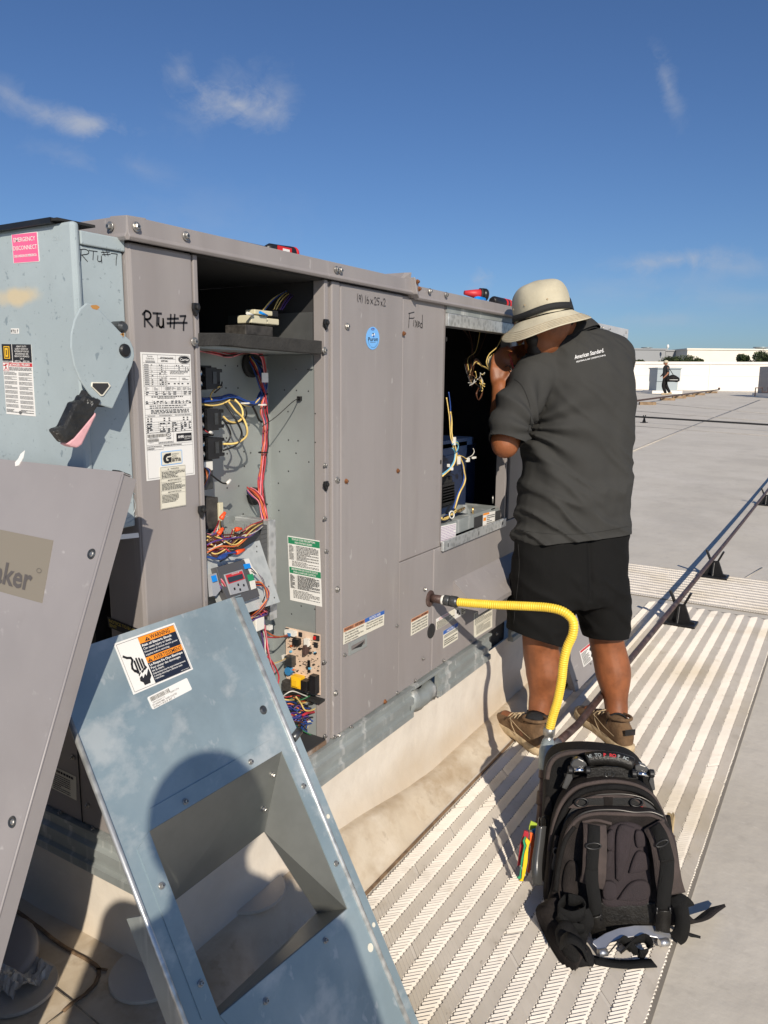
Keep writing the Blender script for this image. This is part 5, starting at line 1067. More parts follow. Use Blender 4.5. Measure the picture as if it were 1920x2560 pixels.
# oval refrigerant sticker
S = sticker(U, 'oval_sticker', FACE, (915, 817), (948.5, 817), (915, 875), 'sky_label', .0042, shape='oval'); S.disc(.5, .10, .14, .055, 'blue'); S.text(.5, .125, .04, 'Carrier', 'white', w=.2, align='c', k=4)
S.disc(.52, .30, .05, .03, 'ink'); S.disc(.46, .36, .05, .04, 'white'); S.disc(.55, .41, .06, .045, 'blue'); S.disc(.60, .33, .04, .05, 'white'); S.text(.5, .62, .18, 'Puron', 'ink', w=.74, align='c', bold=.01); S.greek(.3, .66, .7, .69, 1, 'inkgrey')
for k, ch in enumerate('HIGH EFFICIENCY'):
    a = radians(155-k*9.2); S.text(.5+.40*cos(a), .5+.43*sin(a), .05, ch, 'ink', w=.035) if ch != ' ' else None
S.done()
# felt pen writing
def pen(par, F, box, strokes, w, n=.0045, m='ink', name='handwriting'):
    (x0, y0), (x1, y1) = box; S = Sheet(F, (x0, y0), (x1, y0), (x0, y1), n)
    # keep the box upright in the photograph's own slant: use three separate corners
    for st in strokes: S.stroke(st, m, w, 0)
    return S.mb.build(name, S.mats, par, recalc=False)
def pen3(par, F, tl, tr, bl, strokes, w, n=.0045, m='ink'):
    S = Sheet(F, tl, tr, bl, n)
    for st in strokes: S.stroke(st, m, w, 0)
    return S.mb.build('handwriting', S.mats, par, recalc=False)
def arc(cx, cy, rx, ry, a0, a1, n=10): return [(cx+rx*cos(radians(a0+(a1-a0)*i/n)), cy+ry*sin(radians(a0+(a1-a0)*i/n))) for i in range(n+1)]
R_ = [[(.06, .12), (.05, .95)], [(.02, .25)]+arc(.10, .27, .09, .25, -100, 80)+[(.08, .50), (.22, .95)]]
T_ = [[(.24, .12), (.42, .10)], [(.33, .10), (.31, .85)]]
U_ = [[(.36, .35), (.35, .75)]+arc(.40, .72, .05, .2, 180, 0)+[(.455, .40)], [(.455, .4), (.46, .92)]]
H_ = [[(.63, .10), (.61, .85)], [(.72, .08), (.69, .92)], [(.55, .38), (.80, .30)], [(.54, .65), (.80, .56)]]
S7 = [[(.84, .15), (.97, .10), (.92, .50), (.91, 1.0)], [(.82, .56), (1.0, .52)]]
pen3(U, FACE, (354, 775), (467, 786), (356, 818), R_+T_+U_+H_+S7, .0036, .0008)
S2 = lambda x: [[(x, .35)]+arc(x+.035, .35, .035, .22, -180, 40)+[(x, .95), (x+.08, .92)]]
pen3(U, FACE, (892, 733), (963, 744), (893, 757), [arc(.06, .45, .04, .5, -120, -240), arc(.10, .35, .025, .2, 0, 360), [(.125, .3), (.12, .85)], arc(.14, .5, .04, .5, -60, 60),
    [(.30, .1), (.28, .95)], [(.38, .15), (.34, .5)]+arc(.37, .7, .035, .2, 180, 500), [(.47, .4), (.55, .9)], [(.55, .4), (.46, .9)]]+S2(.60)+[[(.80, .15), (.72, .15), (.71, .5)]+arc(.73, .68, .04, .22, -90, 110)]+[[(.84, .5), (.89, .95)], [(.89, .5), (.83, .95)]]+S2(.93), .0016)
pen3(U, FACE, (1021, 777), (1057, 783), (1021, 820), [[(.08, .12), (.02, .98)], [(.02, .15), (.40, .02)], [(.06, .42), (.36, .38)], [(.38, .5), (.36, .85)], [(.39, .32), (.40, .36)], [(.48, .5), (.62, .9)], [(.62, .5), (.46, .9)], [(.66, .72), (.78, .62)]+arc(.72, .68, .06, .14, -60, -330), [(.98, .1), (.97, .9)], arc(.90, .75, .07, .14, 0, 360)], .0022, .0012)
# ---- the piercing pipe, plug and dents
u, v = FACE.px(1074, 1496); c0 = FACE.p(u, v)
MB().lathe(c0, FACE.n, [(.026, .0005), (.026, .004), (.018, .006)], 24).build('pipe_escutcheon', 'brown_pipe', U)
u, v = FACE.px(1077, 1577); MB().lathe(FACE.p(u, v), FACE.n, [(.024, .0005), (.024, .003), (0, .0035)], 26).build('knockout_plug', 'blackm', U)
# ---- the end of the cabinet
MB().box((-.002, .004, ZR+.002), (.016, .098, 1.542)).build('corner_post', 'paint', U, bevel=.003)
MB().box((.0, .10, ZR+.002), (.012, 1.48, .655)).build('end_panel', 'paint', U, bevel=.003)
MB().box((.0, .10, 1.02), (.012, 1.48, 1.541)).build('end_panel', 'paint', U)
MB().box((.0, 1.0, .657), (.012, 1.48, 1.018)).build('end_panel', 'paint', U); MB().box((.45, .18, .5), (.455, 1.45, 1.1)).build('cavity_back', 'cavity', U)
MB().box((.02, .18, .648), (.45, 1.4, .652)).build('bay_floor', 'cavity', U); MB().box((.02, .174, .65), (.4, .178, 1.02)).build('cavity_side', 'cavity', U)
MB().lathe((.16, .38, .655), (0, 0, 1), [(.12, 0), (.13, .02), (.13, .22), (.12, .28), (.07, .33), (0, .345)], 28).build('compressor', 'black', U)
MB().tube(spline([(.06, .30, .68), (.04, .24, .66), (.05, .20, .70), (.03, .17, .69)]), .006, 8).build('refrigerant_tube', 'inner_dark', U)
v_s = onX(480*0+115, 1975, -.001)
def end_px(x, y, n=.001): return END.px(x, y, n)
M['seam_dark'] = M['blackm']
u, v = END.px(200, 1950, .0); yy = -u
MB().box((-.0016, yy-.0012, ZR+.003), (-.0004, yy+.0012, .654)).build('panel_joint', 'blackm', U)
for (x, y) in [(183, 1893), (151, 2031), (220, 2014), (233, 2071)]:
    u, v = END.px(x, y, .001); screw(U, END, u, v, .001, SCREW_S)
S = sticker(U, 'instruction_sticker', END, (119, 1908), (190, 1942), (121, 1966), 'cream', .0012); S.greek(.08, .06, .92, .2, 1, 'ink', .7, ragged=False); S.greek(.2, .25, .8, .95, 8, 'ink', .45); S.done('print')
S = sticker(U, 'notice_sticker', END, (268, 1541), (345, 1572), (272, 1568), 'ink', .003); M['yellow_print'] = mat('yellow_print', (.55, .42, .05), .5); S.text(.05, .45, .3, 'NOTICE TO EQUIPMENT', 'yellow_print', w=1.2, bold=.02); S.text(.05, .85, .3, 'ENT', 'yellow_print', w=.25, bold=.02); S.done()
S = sticker(U, 'label', FACE, (285, 1338), (346, 1332), (287, 1350), 'white', .004); S.greek(.4, .1, .9, .8, 2, 'ink', .5); S.done('print') if False else None

# ================================================================== disconnect switch on the corner
bx0, bz0, bz1 = -.104, 1.050, 1.548
DS = thing('disconnect_switch', 'pale blue grey safety switch box with a hanging handle, bolted at the unit corner', 'disconnect switch', (bx0, .15, bz0))
BY0, BY1 = .008, .46
MB().box((bx0+.012, BY0+.004, bz0), (-.004, BY1, bz1-.022)).build('box_body', 'switch', DS, bevel=.003)
# lip at the top of the side, door cover wrapped round the front edge
MB().box((bx0+.014, BY0-.001, bz1-.0215), (-.002, BY0+.02, bz1)).build('top_lip', 'switch', DS, bevel=.002)
mb = MB(); mb.box((bx0-.004, BY0-.004, bz0+.004), (bx0+.011, BY1+.01, bz1+.012)); o = mb.build('door', 'switch', DS, bevel=.006)
MB().box((bx0-.012, BY0+.02, bz1+.013), (bx0+.06, BY1+.02, bz1+.017)).build('rain_edge', 'blackm', DS)
MB().box((bx0-.014, BY0+.035, bz1+.010), (bx0-.0045, BY1, bz1+.0185)).build('rain_edge', 'black', DS)
DOOR = Frame((bx0-.004, 0, 0), (0, -1, 0), (0, 0, 1), (-1, 0, 0)); BS = Frame((0, BY0+.004, 0), (1, 0, 0), (0, 0, 1), (0, -1, 0))
def layer_blob(name, F, px, py, rx, ry, m, par, n=.0005):
    u, v = F.px(px, py, n); pts = [(u+rx*cos(a)*(1+.12*sin(3*a)), v+ry*sin(a)*(1+.1*cos(5*a))) for a in [2*pi*i/30 for i in range(30)]]
    return MB().prism(F, pts, n, n+.0002).build(name, m, par)
# yellowed rub mark
t_, b_ = nodes_of(M['switch'])
def rub(m, center, rad, c, amt):
    t, b = nodes_of(m); inp = b.inputs['Base Color']; mx = t.nodes.new('ShaderNodeMixRGB'); t.links.new(inp.links[0].from_socket, mx.inputs[1]); mx.inputs[2].default_value = (*c, 1)
    g = t.nodes.new('ShaderNodeNewGeometry'); s1 = t.nodes.new('ShaderNodeVectorMath'); s1.operation = 'SUBTRACT'; t.links.new(g.outputs['Position'], s1.inputs[0]); s1.inputs[1].default_value = center
    s2 = t.nodes.new('ShaderNodeVectorMath'); s2.operation = 'DIVIDE'; t.links.new(s1.outputs[0], s2.inputs[0]); s2.inputs[1].default_value = rad
    ln = t.nodes.new('ShaderNodeVectorMath'); ln.operation = 'LENGTH'; t.links.new(s2.outputs[0], ln.inputs[0])
    n = t.nodes.new('ShaderNodeTexNoise'); n.inputs['Scale'].default_value = 30; n.inputs['Detail'].default_value = 7; t.links.new(g.outputs['Position'], n.inputs['Vector'])
    a = t.nodes.new('ShaderNodeMath'); a.operation = 'MULTIPLY_ADD'; t.links.new(n.outputs[0], a.inputs[0]); a.inputs[1].default_value = .9; t.links.new(ln.outputs['Value'], a.inputs[2])
    mr = t.nodes.new('ShaderNodeMapRange'); mr.interpolation_type = 'SMOOTHSTEP'; mr.inputs[1].default_value = .75; mr.inputs[2].default_value = 1.5; mr.inputs[3].default_value = amt; mr.inputs[4].default_value = 0; t.links.new(a.outputs[0], mr.inputs[0]); t.links.new(mr.outputs[0], mx.inputs[0]); t.links.new(mx.outputs[0], inp)
c_r = onX(40, 742, bx0-.004); rub(M['switch'], tuple(c_r), (.03, .085, .020), (.62, .50, .30), .8)
c_r = onX(70, 720, bx0-.004)
S = sticker(DS, 'emergency_sticker', DOOR, (28, 586), (93, 579), (34, 659), 'white', .0006, round_=.02); S.rect(.02, .02, .98, .98, 'pink', 1); S.text(.5, .28, .15, 'EMERGENCY', 'white', w=.84, align='c', bold=.01); S.text(.5, .56, .15, 'DISCONNECT', 'white', w=.92, align='c', bold=.01); S.text(.5, .80, .085, 'DESCONEXION DE EMERGENCIA', 'white', w=.86, align='c', bold=.03); S.done()
S = sticker(DS, 'name_sticker', DOOR, (27, 821), (47, 821), (27, 834), 'white', .0006); S.text(.5, .8, .6, 'RTU 7', 'ink', w=.9, align='c', bold=.01); S.done()
S = sticker(DS, 'safety_sticker', DOOR, (4, 860), (77.5, 861), (16, 1034.5), 'white', .0006)
S.rect(.0, .0, .34, .235, 'ink'); S.rect(.36, 0, 1, .25, 'ink'); 
for (a, m_, k) in ((.05, 'orange', 2), (.075, 'ink', 3), (.10, 'compyel', 4), (.13, 'ink', 5)): pass
S.rect(.07, .03, .27, .205, 'compyel', 2); S.rect(.095, .042, .245, .192, 'ink', 3); S.rect(.12, .055, .22, .18, 'compyel', 4); S.rect(.155, .08, .185, .155, 'ink', 5)
S.text(.02, .255, .018, 'SQUARE D', 'ink', w=.3, bold=.02)
for k, t in enumerate(['HEAVY DUTY', 'SAFETY SWITCH', 'INTERRUPTOR DE', 'SEGURIDAD DE', 'SERVICIO PESADO', '100 A', '600 Vac   600 Vdc']): S.text(.68, .042+k*.034, .024, t, 'white', w=(.34, .44, .48, .44, .50, .14, .5)[k], align='c', bold=.01)
S.rect(.22, .26, 1, .31, 'redp'); S.text(.62, .30, .033, 'DANGER / PELIGRO', 'white', w=.62, align='c', bold=.03); S.poly([(.24, .302), (.30, .302), (.27, .27)], 'white', 2)
S.rect(0, .262, .2, .38, 'redp', 1); S.rect(.01, .267, .19, .375, 'white', 2); S.stroke([(.10, .28), (.11, .32), (.06, .365)], 'redp', .002); S.stroke([(.11, .32), (.15, .36)], 'redp', .002); S.stroke([(.03, .30), (.10, .30), (.16, .28)], 'redp', .002)
S.greek(.22, .32, .98, .37, 3, 'inkgrey', .5)
y = .385
for k in range(8): S.greek(.03, y, .46, y+.05, 3, 'inkgrey', .42); S.greek(.53, y+.005, .97, y+.055, 3, 'inkgrey', .42); y += .066
S.greek(.03, .92, .45, .97, 3, 'ink', .5); S.greek(.53, .92, .97, .97, 3, 'ink', .5); S.disc(.5, .965, .05, .025, 'inkgrey'); S.done()
pen3(DS, BS, (198, 620), (294, 628), (199, 654), [[(.05, .1), (.03, .95)], [(.0, .12)]+arc(.12, .25, .12, .2, -90, 90)+[(.06, .5), (.20, .95)], [(.24, .12), (.46, .15)], [(.36, .14), (.34, .8)], [(.47, .45), (.46, .75)]+arc(.51, .75, .05, .15, 180, 0)+[(.56, .45), (.57, 1.0)], [(.60, .05), (.66, .45)], [(.70, .0), (.74, .42)], [(.56, .18), (.78, .12)], [(.58, .36), (.80, .28)], [(.82, .2), (.99, .22), (.96, .6), (.95, 1.1)]], .0012, .0006)
# knock-outs rings low on the side
for r_ in (.022, .030):
    u, v = BS.px(314, 1267, .0005); MB().tube([BS.p(u+r_*cos(a), v+r_*sin(a), .0004) for a in [2*pi*i/30 for i in range(30)]], .0005, 4, closed=True).build('knock_out_ring', 'switch', DS)
# handle plate: pointed shield shape on the side, standing off
n_h = .052
HP = Frame((0, BY0+.004, 0), (1, 0, 0), (0, 0, 1), (0, -1, 0))
outline = [(217, 757), (232, 760), (250, 775), (300, 828), (326, 850), (335, 872), (337, 890), (331, 915), (282, 1022), (248, 1012), (224, 985), (200, 950), (186, 915), (177, 870), (178, 835), (186, 800), (200, 772)]
pl = MB().prism(HP, [HP.px(*p, n_h) for p in outline], n_h-.004, n_h).build('handle_plate', 'switch', DS, bevel=.002)
u, v = HP.px(311, 876, n_h); MB().lathe(HP.p(u, v, n_h), HP.n, [(.0110, 0), (.0105, .003), (.008, .005), (0, .0055)], 20).build('pivot_bolt', 'black', pl)
MB().tube([HP.p(u, v, 0), HP.p(u, v, n_h-.005)], .012, 12).build('pivot_shaft', 'black', pl)
u, v = HP.px(303, 818, n_h-.012); MB().lathe(HP.p(u, v, n_h-.03), HP.n, [(.010, 0), (.010, .022), (.006, .028)], 14).build('plunger', 'grey_fit', DS)
tri = [(229, 955), (271, 956), (277, 965), (258, 990), (252, 991), (227, 966)]
MB().prism(HP, [HP.px(*p, n_h+.001) for p in tri], n_h, n_h+.0022).build('lock_hole_rim', 'cream', pl, bevel=.001); MB().prism(HP, [HP.px(*p, n_h+.002) for p in [(232, 958), (269, 958), (272, 965), (256, 986), (252, 986), (231, 966)]], n_h+.0023, n_h+.0026).build('lock_hole', 'cavity', pl)
M['rustmark'] = mat('rust_mark', (.45, .22, .06), .8); layer_blob('rust_spot', HP, 238, 768, .008, .0035, 'rustmark', pl, n_h+.0001); layer_blob('rust_spot', HP, 305, 836, .003, .0015, 'rustmark', pl, n_h+.0001); layer_blob('rust_spot', HP, 308, 837, .0022, .003, 'rustmark', pl, n_h+.0001)
# grip: black ribbed moulding with a pink insert
def hpt(x, y, n): u, v = HP.px(x, y, n); return HP.p(u, v, n)
grip = [(232, 985, .013), (215, 1010, .017), (192, 1012, .0175), (185, 1030, .0165), (165, 1062, .0175), (145, 1073, .017), (141, 1078, .010)]
mb = MB(); mb.prism(HP, [HP.px(*p, n_h+.006) for p in [(211, 986), (257, 1000), (239, 1027), (236, 1036), (209, 1069), (186, 1096), (165, 1109), (156, 1098), (143, 1081), (140, 1073), (150, 1070), (160, 1068), (185, 1015), (188, 1005), (198, 1004), (205, 1000)]], n_h-.016, n_h+.006)
g = mb.build('handle_grip', 'black', DS, bevel=.005)
M['gripb'] = mat('worn_black_plastic', (.022, .022, .021), .42, 0, .3, 30, .3, 90); add_layer(M['gripb'], (.4, .4, .38), 95, .66, .70, 3, (1, 1, 1), .7); g.data.materials[0] = M['gripb']
mb = MB(); mb.prism(HP, [HP.px(*p, n_h+.004) for p in [(239, 1029), (243, 1038), (236, 1050), (227, 1069), (206, 1112), (195, 1120), (180, 1117), (166, 1110), (184, 1094), (207, 1067), (234, 1035)]], n_h-.016, n_h+.004); mb.build('grip_insert', 'handpink', g, bevel=.003)
mb = MB(); mb.prism(HP, [HP.px(*p, n_h-.01) for p in [(215, 975), (262, 995), (256, 1018), (240, 1012), (205, 996)]], n_h-.022, n_h-.003); mb.build('handle_neck', 'blackm', g, bevel=.001)
for k in range(3): mb = MB(); mb.prism(HP, [HP.px(*p, n_h+.001) for p in [(225+k*9, 990+k*3), (228+k*9, 991+k*3), (221+k*9, 1012+k*3), (218+k*9, 1010+k*3)]], n_h-.003, n_h+.001); mb.build('neck_rib', 'black', g)
# embossed ON marks
S = Sheet(DOOR, (128, 588), (152, 585), (130, 604), .0004); M['emboss'] = mat('embossed_enamel', (.42, .49, .51), .35); S.text(0, .9, .8, 'ON', 'emboss', w=1.0, k=0); S.mb.build('embossed_lettering', S.mats, DS, recalc=False)
# label under the box
S = sticker(U, 'instruction_sticker', END, (277, 1362), (346, 1392), (277, 1350), 'white', .002) if False else None
# ================================================================== loose sheet-metal panels
def rect3(TL, TR, R2, L2, depth):
    def ln(a, b): return V((*a, 1)).cross(V((*b, 1)))
    vp = ln(TL, L2).cross(ln(TR, R2)); vp = vp/vp.z; dn = ray(vp.x, vp.y).normalized()
    if dn.z > 0: dn = -dn
    t = (ray(*TL).cross(ray(*TR))).cross(dn).normalized()
    if t.dot(ray(*TR)-ray(*TL)) < 0: t = -t
    P = J(*TR, depth); n = t.cross(-dn)
    if n.dot(CAM-P) < 0: n = -n
    return Frame(P, t, -dn, n)
gu = ray(2200, 957).normalized(); gn_ = ray(603, 1486).cross(ray(1048, 2560)); gd = gn_.cross(gu).normalized(); gd = -gd if gd.z > 0 else gd
G = Frame(J(603, 1486, 1.575), gu, -gd)
gL = -G.px(108, 1631)[0]; gH = G.o.z/G.v.z*.985
print('galv w,h', gL, gH, 'left at', G.p(-gL, 0), G.p(0, -gH), G.p(-gL, -gH))
GP = thing('galvanized_panel', 'bluish galvanized panel with a square framed opening, leaning on the unit corner', 'metal panel', G.p(-gL/2, -gH))
o_tl, o_tr, o_br, o_bl = [G.px(*p) for p in [(372, 2078), (704, 1878), (868, 2271.5), (548, 2540)]]
th = .0015; ridge = [G.px(*p) for p in [(578, 1492), (900, 2263)]]
rx = (ridge[0][0]+ridge[1][0])/2
mb = MB()
for poly in ([(-gL, 0), (rx, 0), (rx, o_tr[1]), (o_tr[0], o_tr[1]), o_tl, (-gL, o_tl[1])], ): pass
lft, rgt, top, bot = -gL, rx-.003, 0, -gH
for poly in ([(lft, top), (rgt, top), (rgt, o_tr[1]), o_tr, o_tl, (lft, o_tl[1])], [(lft, o_tl[1]), o_tl, o_bl, (lft, o_bl[1])], [(rgt, o_tr[1]), (rgt, o_br[1]), o_br, o_tr], [(lft, o_bl[1]), o_bl, o_br, (rgt, o_br[1]), (rgt, bot), (lft, bot)]): mb.prism(G, poly, -th, 0)
mb.build('panel_sheet', 'galv', GP)
# rolled bead and the edge flange on the right, return lip on the left
MB().tube([G.p(rx, 0, .000), G.p(rx, bot, .000)], .0055, 10).build('rolled_bead', 'galv_spangle', GP)
mb = MB(); mb.prism(G, [(rx+.003, -.002), (0, -.006), (0, bot), (rx+.003, bot)], -th, 0); mb.build('edge_flange', 'galv', GP)
MB().fbox(G, -.0015, bot, -.02, 0, -.006, -th).build('edge_return', 'galv', GP)
MB().tube([G.p(lft, -.10, .002), G.p(lft, bot, .002)], .0045, 8).build('rolled_lip', 'galv_spangle', GP)
MB().fbox(G, lft-.001, bot, -.045, lft+.001, -.42, -.002).build('side_return', 'galv_dull', GP)
MB().fbox(G, lft+.001, -.0015, -.018, 0, 0, -th).build('top_return', 'galv', GP)
# depth of the throat from the photographed corner
best = None
for k in range(5, 60):
    d_ = k*.005; q = G.p(*o_tr, -d_)-CAM; c = V((q.dot(XA), q.dot(YA), q.dot(ZA)))
    cc = RW.transposed() @ q; X_, Y_ = CX+F_PX*cc.x/-cc.z, CY-F_PX*cc.y/-cc.z; e = (X_-661)**2+(Y_-2078)**2
    if best is None or e < best[0]: best = (e, d_)
d1 = min(best[1], .20); d2 = d1*.55; print('throat', best)
o_tl2, o_tr2, o_br2, o_bl2 = [G.px(*p, -.09) for p in [(398, 2280), (661, 2078), (793, 2282), (528, 2535)]]
def thq(a, b, a2, b2, name):
    P = [G.p(*a, -.0005), G.p(*b, -.0005), G.p(*b2, -.09), G.p(*a2, -.09)]; nn = (P[1]-P[0]).cross(P[2]-P[1]).normalized()*.0010
    return MB().hexa([p-nn for p in P]+[p+nn for p in P]).build(name, 'galv_dull', GP)
M['galv_in'] = mat('throat_sheet_steel', (.24, .25, .235), .38, .6, .1, 4); add_layer(M['galv_in'], (.34, .35, .33), 3, .5, .7, 7, (1, 1, 1), .5)  # steel colour darkened to carry the shade inside the throat
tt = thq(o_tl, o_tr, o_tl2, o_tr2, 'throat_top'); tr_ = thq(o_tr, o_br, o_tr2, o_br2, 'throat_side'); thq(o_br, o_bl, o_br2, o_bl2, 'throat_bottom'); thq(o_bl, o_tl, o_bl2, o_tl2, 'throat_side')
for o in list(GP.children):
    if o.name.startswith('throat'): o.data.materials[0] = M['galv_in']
# rim strips round the opening, screwed on
rw = .030
def strip(a, b, off, name='rim_strip'):
    a, b = V((*a, 0)), V((*b, 0)); d = (b-a).normalized(); nn = V((-d.y, d.x, 0))*off
    pts = [a, b, b+nn-d*abs(off)*.5, a+nn+d*abs(off)*.5]; return MB().prism(G, [(p.x, p.y) for p in pts], .0002, .0014).build(name, 'galv', GP)
strip(o_tl, o_tr, rw); strip(o_tr, o_br, rw); strip(o_br, o_bl, rw); strip(o_bl, o_tl, rw)
for (x, y) in [(315, 475), (815, 170), (1220, 355), (1470, 950), (130, 1120), (430, 1870), (1388, 1540), (930, 2005)]:
    u, v = G.px(360+x/3.072, 1850+y/3.072); screw(GP, G, u, v, .0014, SCREW_S)
TF = Frame(G.p(*o_tr), (G.p(*o_tr, -.1)-G.p(*o_tr)), (G.p(*o_tl)-G.p(*o_tr)), None)
for (a_, b_) in ((.25, .05), (.66, .07)):
    qa = G.p(*o_tr)*(1-a_)+G.p(*o_tr2, -.09)*a_; qb = G.p(*o_tl)*(1-a_)+G.p(*o_tl2, -.09)*a_; q = qa*(1-b_)+qb*b_; o = bpy.data.objects.new('screw', SCREW_S); col.objects.link(o); o.parent = GP; o.location = q-wloc(GP); dnv = (G.p(*o_tr2, -.09)-G.p(*o_tr)).cross(G.u).normalized(); dnv = -dnv if dnv.z > 0 else dnv; o.location = q+dnv*.001-wloc(GP); o.rotation_euler = dnv.to_track_quat('Z', 'Y').to_euler()
for (x, y, r_) in ((820, 2041, .0035), (934, 2312, .0035), (926, 2369, .006)):
    u, v = G.px(x, y); MB().lathe(G.p(u, v, .0003), G.n, [(r_*1.3, 0), (r_*1.25, .0006), (0, .0005)], 14).build('lit_bolt_hole', 'cream', GP)  # cream discs stand in for light showing through the holes
u, v = G.px(658, 1775); MB().lathe(G.p(u, v, .0), G.n, [(.009, 0), (.009, .001), (.005, .003), (0, .0032)], 14).build('clip', 'grey_fit', GP)
q = G.p(*G.px(735, 1846)); MB().tube([q-G.u*.004, q+G.u*.022+G.v*.008], .0085, 12).build('rubber_stop', 'grey_fit', GP)
# electric shock sticker
S = sticker(GP, 'shock_warning_sticker', G, (283.9, 1609.4), (435.7, 1556.4), (334, 1736.8), 'white', .0006)
S.stroke([(.025, .04), (.975, .04), (.975, .965), (.025, .965), (.025, .04)], 'ink', .0005); S.rect(.36, .045, .965, .96, 'navy', 2); S.rect(.36, .045, .965, .17, 'orange', 3); S.rect(.36, .45, .965, .56, 'orange', 3)
def tri_(cx, y0, s): S.poly([(cx-s*.75, y0), (cx+s*.75, y0), (cx, y0-s*1.25)], 'ink', 4); S.rect(cx-.004, y0-s*.85, cx+.004, y0-s*.32, 'orange', 5); S.rect(cx-.004, y0-s*.22, cx+.004, y0-s*.10, 'orange', 5)
tri_(.49, .155, .06); S.text(.54, .15, .085, 'WARNING', 'ink', w=.33, bold=.015, k=5); tri_(.41, .548, .055); S.text(.47, .545, .08, 'AVERTISSEMENT', 'ink', w=.48, bold=.01, k=5)
for (y, t, w_, bd_) in ((.235, 'Risk of Electric Shock', .50, .03), (.30, 'Can cause injury or death.', .48, .012), (.36, 'Disconnect all remote electric power', .56, .008), (.42, 'supplies before servicing.', .40, .008), (.625, 'Le Risque De Choc Electrique', .56, .03), (.69, 'Peut causer des dommages', .50, .012), (.745, 'ou la mort.', .20, .012), (.80, 'Debranchez tous les approvisionnements', .55, .008), (.85, 'd energie electrique a distance avant', .48, .008), (.90, 'l entretien.', .15, .008)):
    S.text(.375, y, .045 if bd_ > .01 else .036, t, 'white', w=w_, bold=bd_, k=4)
S.text(.80, .945, .018, '48TM500064', 'white', w=.14, k=4)
# hand struck by a bolt
hx, hy = .245, .60
S.poly([(hx-.075, .76), (hx+.095, .66), (hx+.10, .80), (hx+.06, .86), (hx+.05, .92), (hx-.045, .92), (hx-.05, .86), (hx-.085, .82)], 'ink', 2)
for k, (x, y0, y1) in enumerate([(-.06, .42, .66), (-.022, .385, .64), (.018, .40, .62), (.055, .435, .60)]): S.poly([(hx+x-.014, y1), (hx+x-.014, y0+.02), (hx+x-.007, y0), (hx+x+.007, y0), (hx+x+.014, y0+.02), (hx+x+.014, y1)], 'ink', 2)
S.poly([(hx-.075, .70), (hx+.075, .585), (hx+.085, .63), (hx-.075, .74)], 'ink', 2); S.poly([(hx-.10, .60), (hx-.085, .585), (hx-.045, .66), (hx-.06, .70), (hx-.09, .66)], 'ink', 2)
S.poly([(hx-.10, .765), (hx-.02, .665), (hx-.015, .72), (hx+.03, .65), (hx+.035, .70), (hx+.10, .63), (hx+.03, .77), (hx+.02, .72), (hx-.03, .79), (hx-.03, .735)], 'white', 3)
S.stroke([(.06, .285), (.10, .33), (.155, .355), (.165, .40), (.135, .47), (.12, .55), (.14, .61), (.16, .63)], 'ink', .0042, 2)
S.done()
S = sticker(GP, 'barcode_label', G, (367.8, 1743.5), (467.2, 1694.3), (381.9, 1774.4), 'white', .0006, round_=.03); S.bars(.04, .10, .50, .42); S.text(.05, .60, .12, '20V4336Y1?1', 'inkgrey', w=.30); S.text(.50, .50, .12, '2020RY1270K', 'inkgrey', w=.22); S.text(.03, .78, .13, 'PO 00000019800  FIOPS COATED', 'ink', w=.60); S.text(.03, .95, .13, '2019/Apr/13 05:42:35  B037    2', 'ink', w=.52); S.done()

# ---- the big taupe access panel at the left edge
PO = onX(309, 1180, -.15); dnp = V((-.389, 0, -.921)).normalized()
MP = Frame(PO, (0, -1, 0), -dnp); pl_ = PO.z/(-dnp.z)
LP = thing('access_panel', 'large taupe access panel cut by the left edge, leaning, with a tan name plate', 'metal panel', MP.p(-.4, -pl_))
W_ = .98
MB().fbox(MP, -W_, -pl_+.003, -.0015, 0, 0, 0).build('panel_sheet', 'panel', LP, bevel=.0008)
MB().fbox(MP, -.0018, -pl_+.003, -.028, 0, -.004, -.0016).build('side_return', 'panel', LP); MB().fbox(MP, -W_, -.0018, -.022, -.006, -.0, -.0017).build('top_return', 'panel', LP)
MB().tube([MP.p(-.001, -.004, -.001), MP.p(-.001, -pl_+.003, -.001)], .0022, 8).build('folded_edge', 'panel', LP)
MB().fbox(MP, -.030, -.006, -.026, -.014, .0025, -.003).build('hanging_tab', 'blackm', LP)
for (x, y) in ((229, 1385), (31, 2055)):
    u, v = MP.px(x, y); c = MP.p(u, v); MB().lathe(c, MP.n, [(.0085, 0), (.0075, .0018), (.005, .0012), (.0048, -.001)], 18).build('screw_cup', 'grey_fit', LP); MB().lathe(c, MP.n, [(.0048, .0004), (.003, .0016), (0, .0012)], 8).build('screw', 'steel', LP)
u, v = MP.px(50, 1150); MB().prism(MP, [(u-.010, v-.005), (u-.004, v+.002), (u-.002, v+.010), (u+.006, v+.017), (u+.008, v+.004), (u+.002, v-.010), (u-.006, v-.012)], .0002, .0012).build('bird_dropping', 'white', LP)
S = sticker(LP, 'name_plate', MP, (-420, 1238), (133, 1351), (-450, 1355), 'tan', .0006); tr2 = S
S.text(.955, .86, .36, 'WeatherMaker', 'tanink', w=.47, align='r', bold=.025); S.stroke([(.972+.008*cos(a), .52+.035*sin(a)) for a in [i*2*pi/14 for i in range(15)]], 'tanink', .0008); S.done()

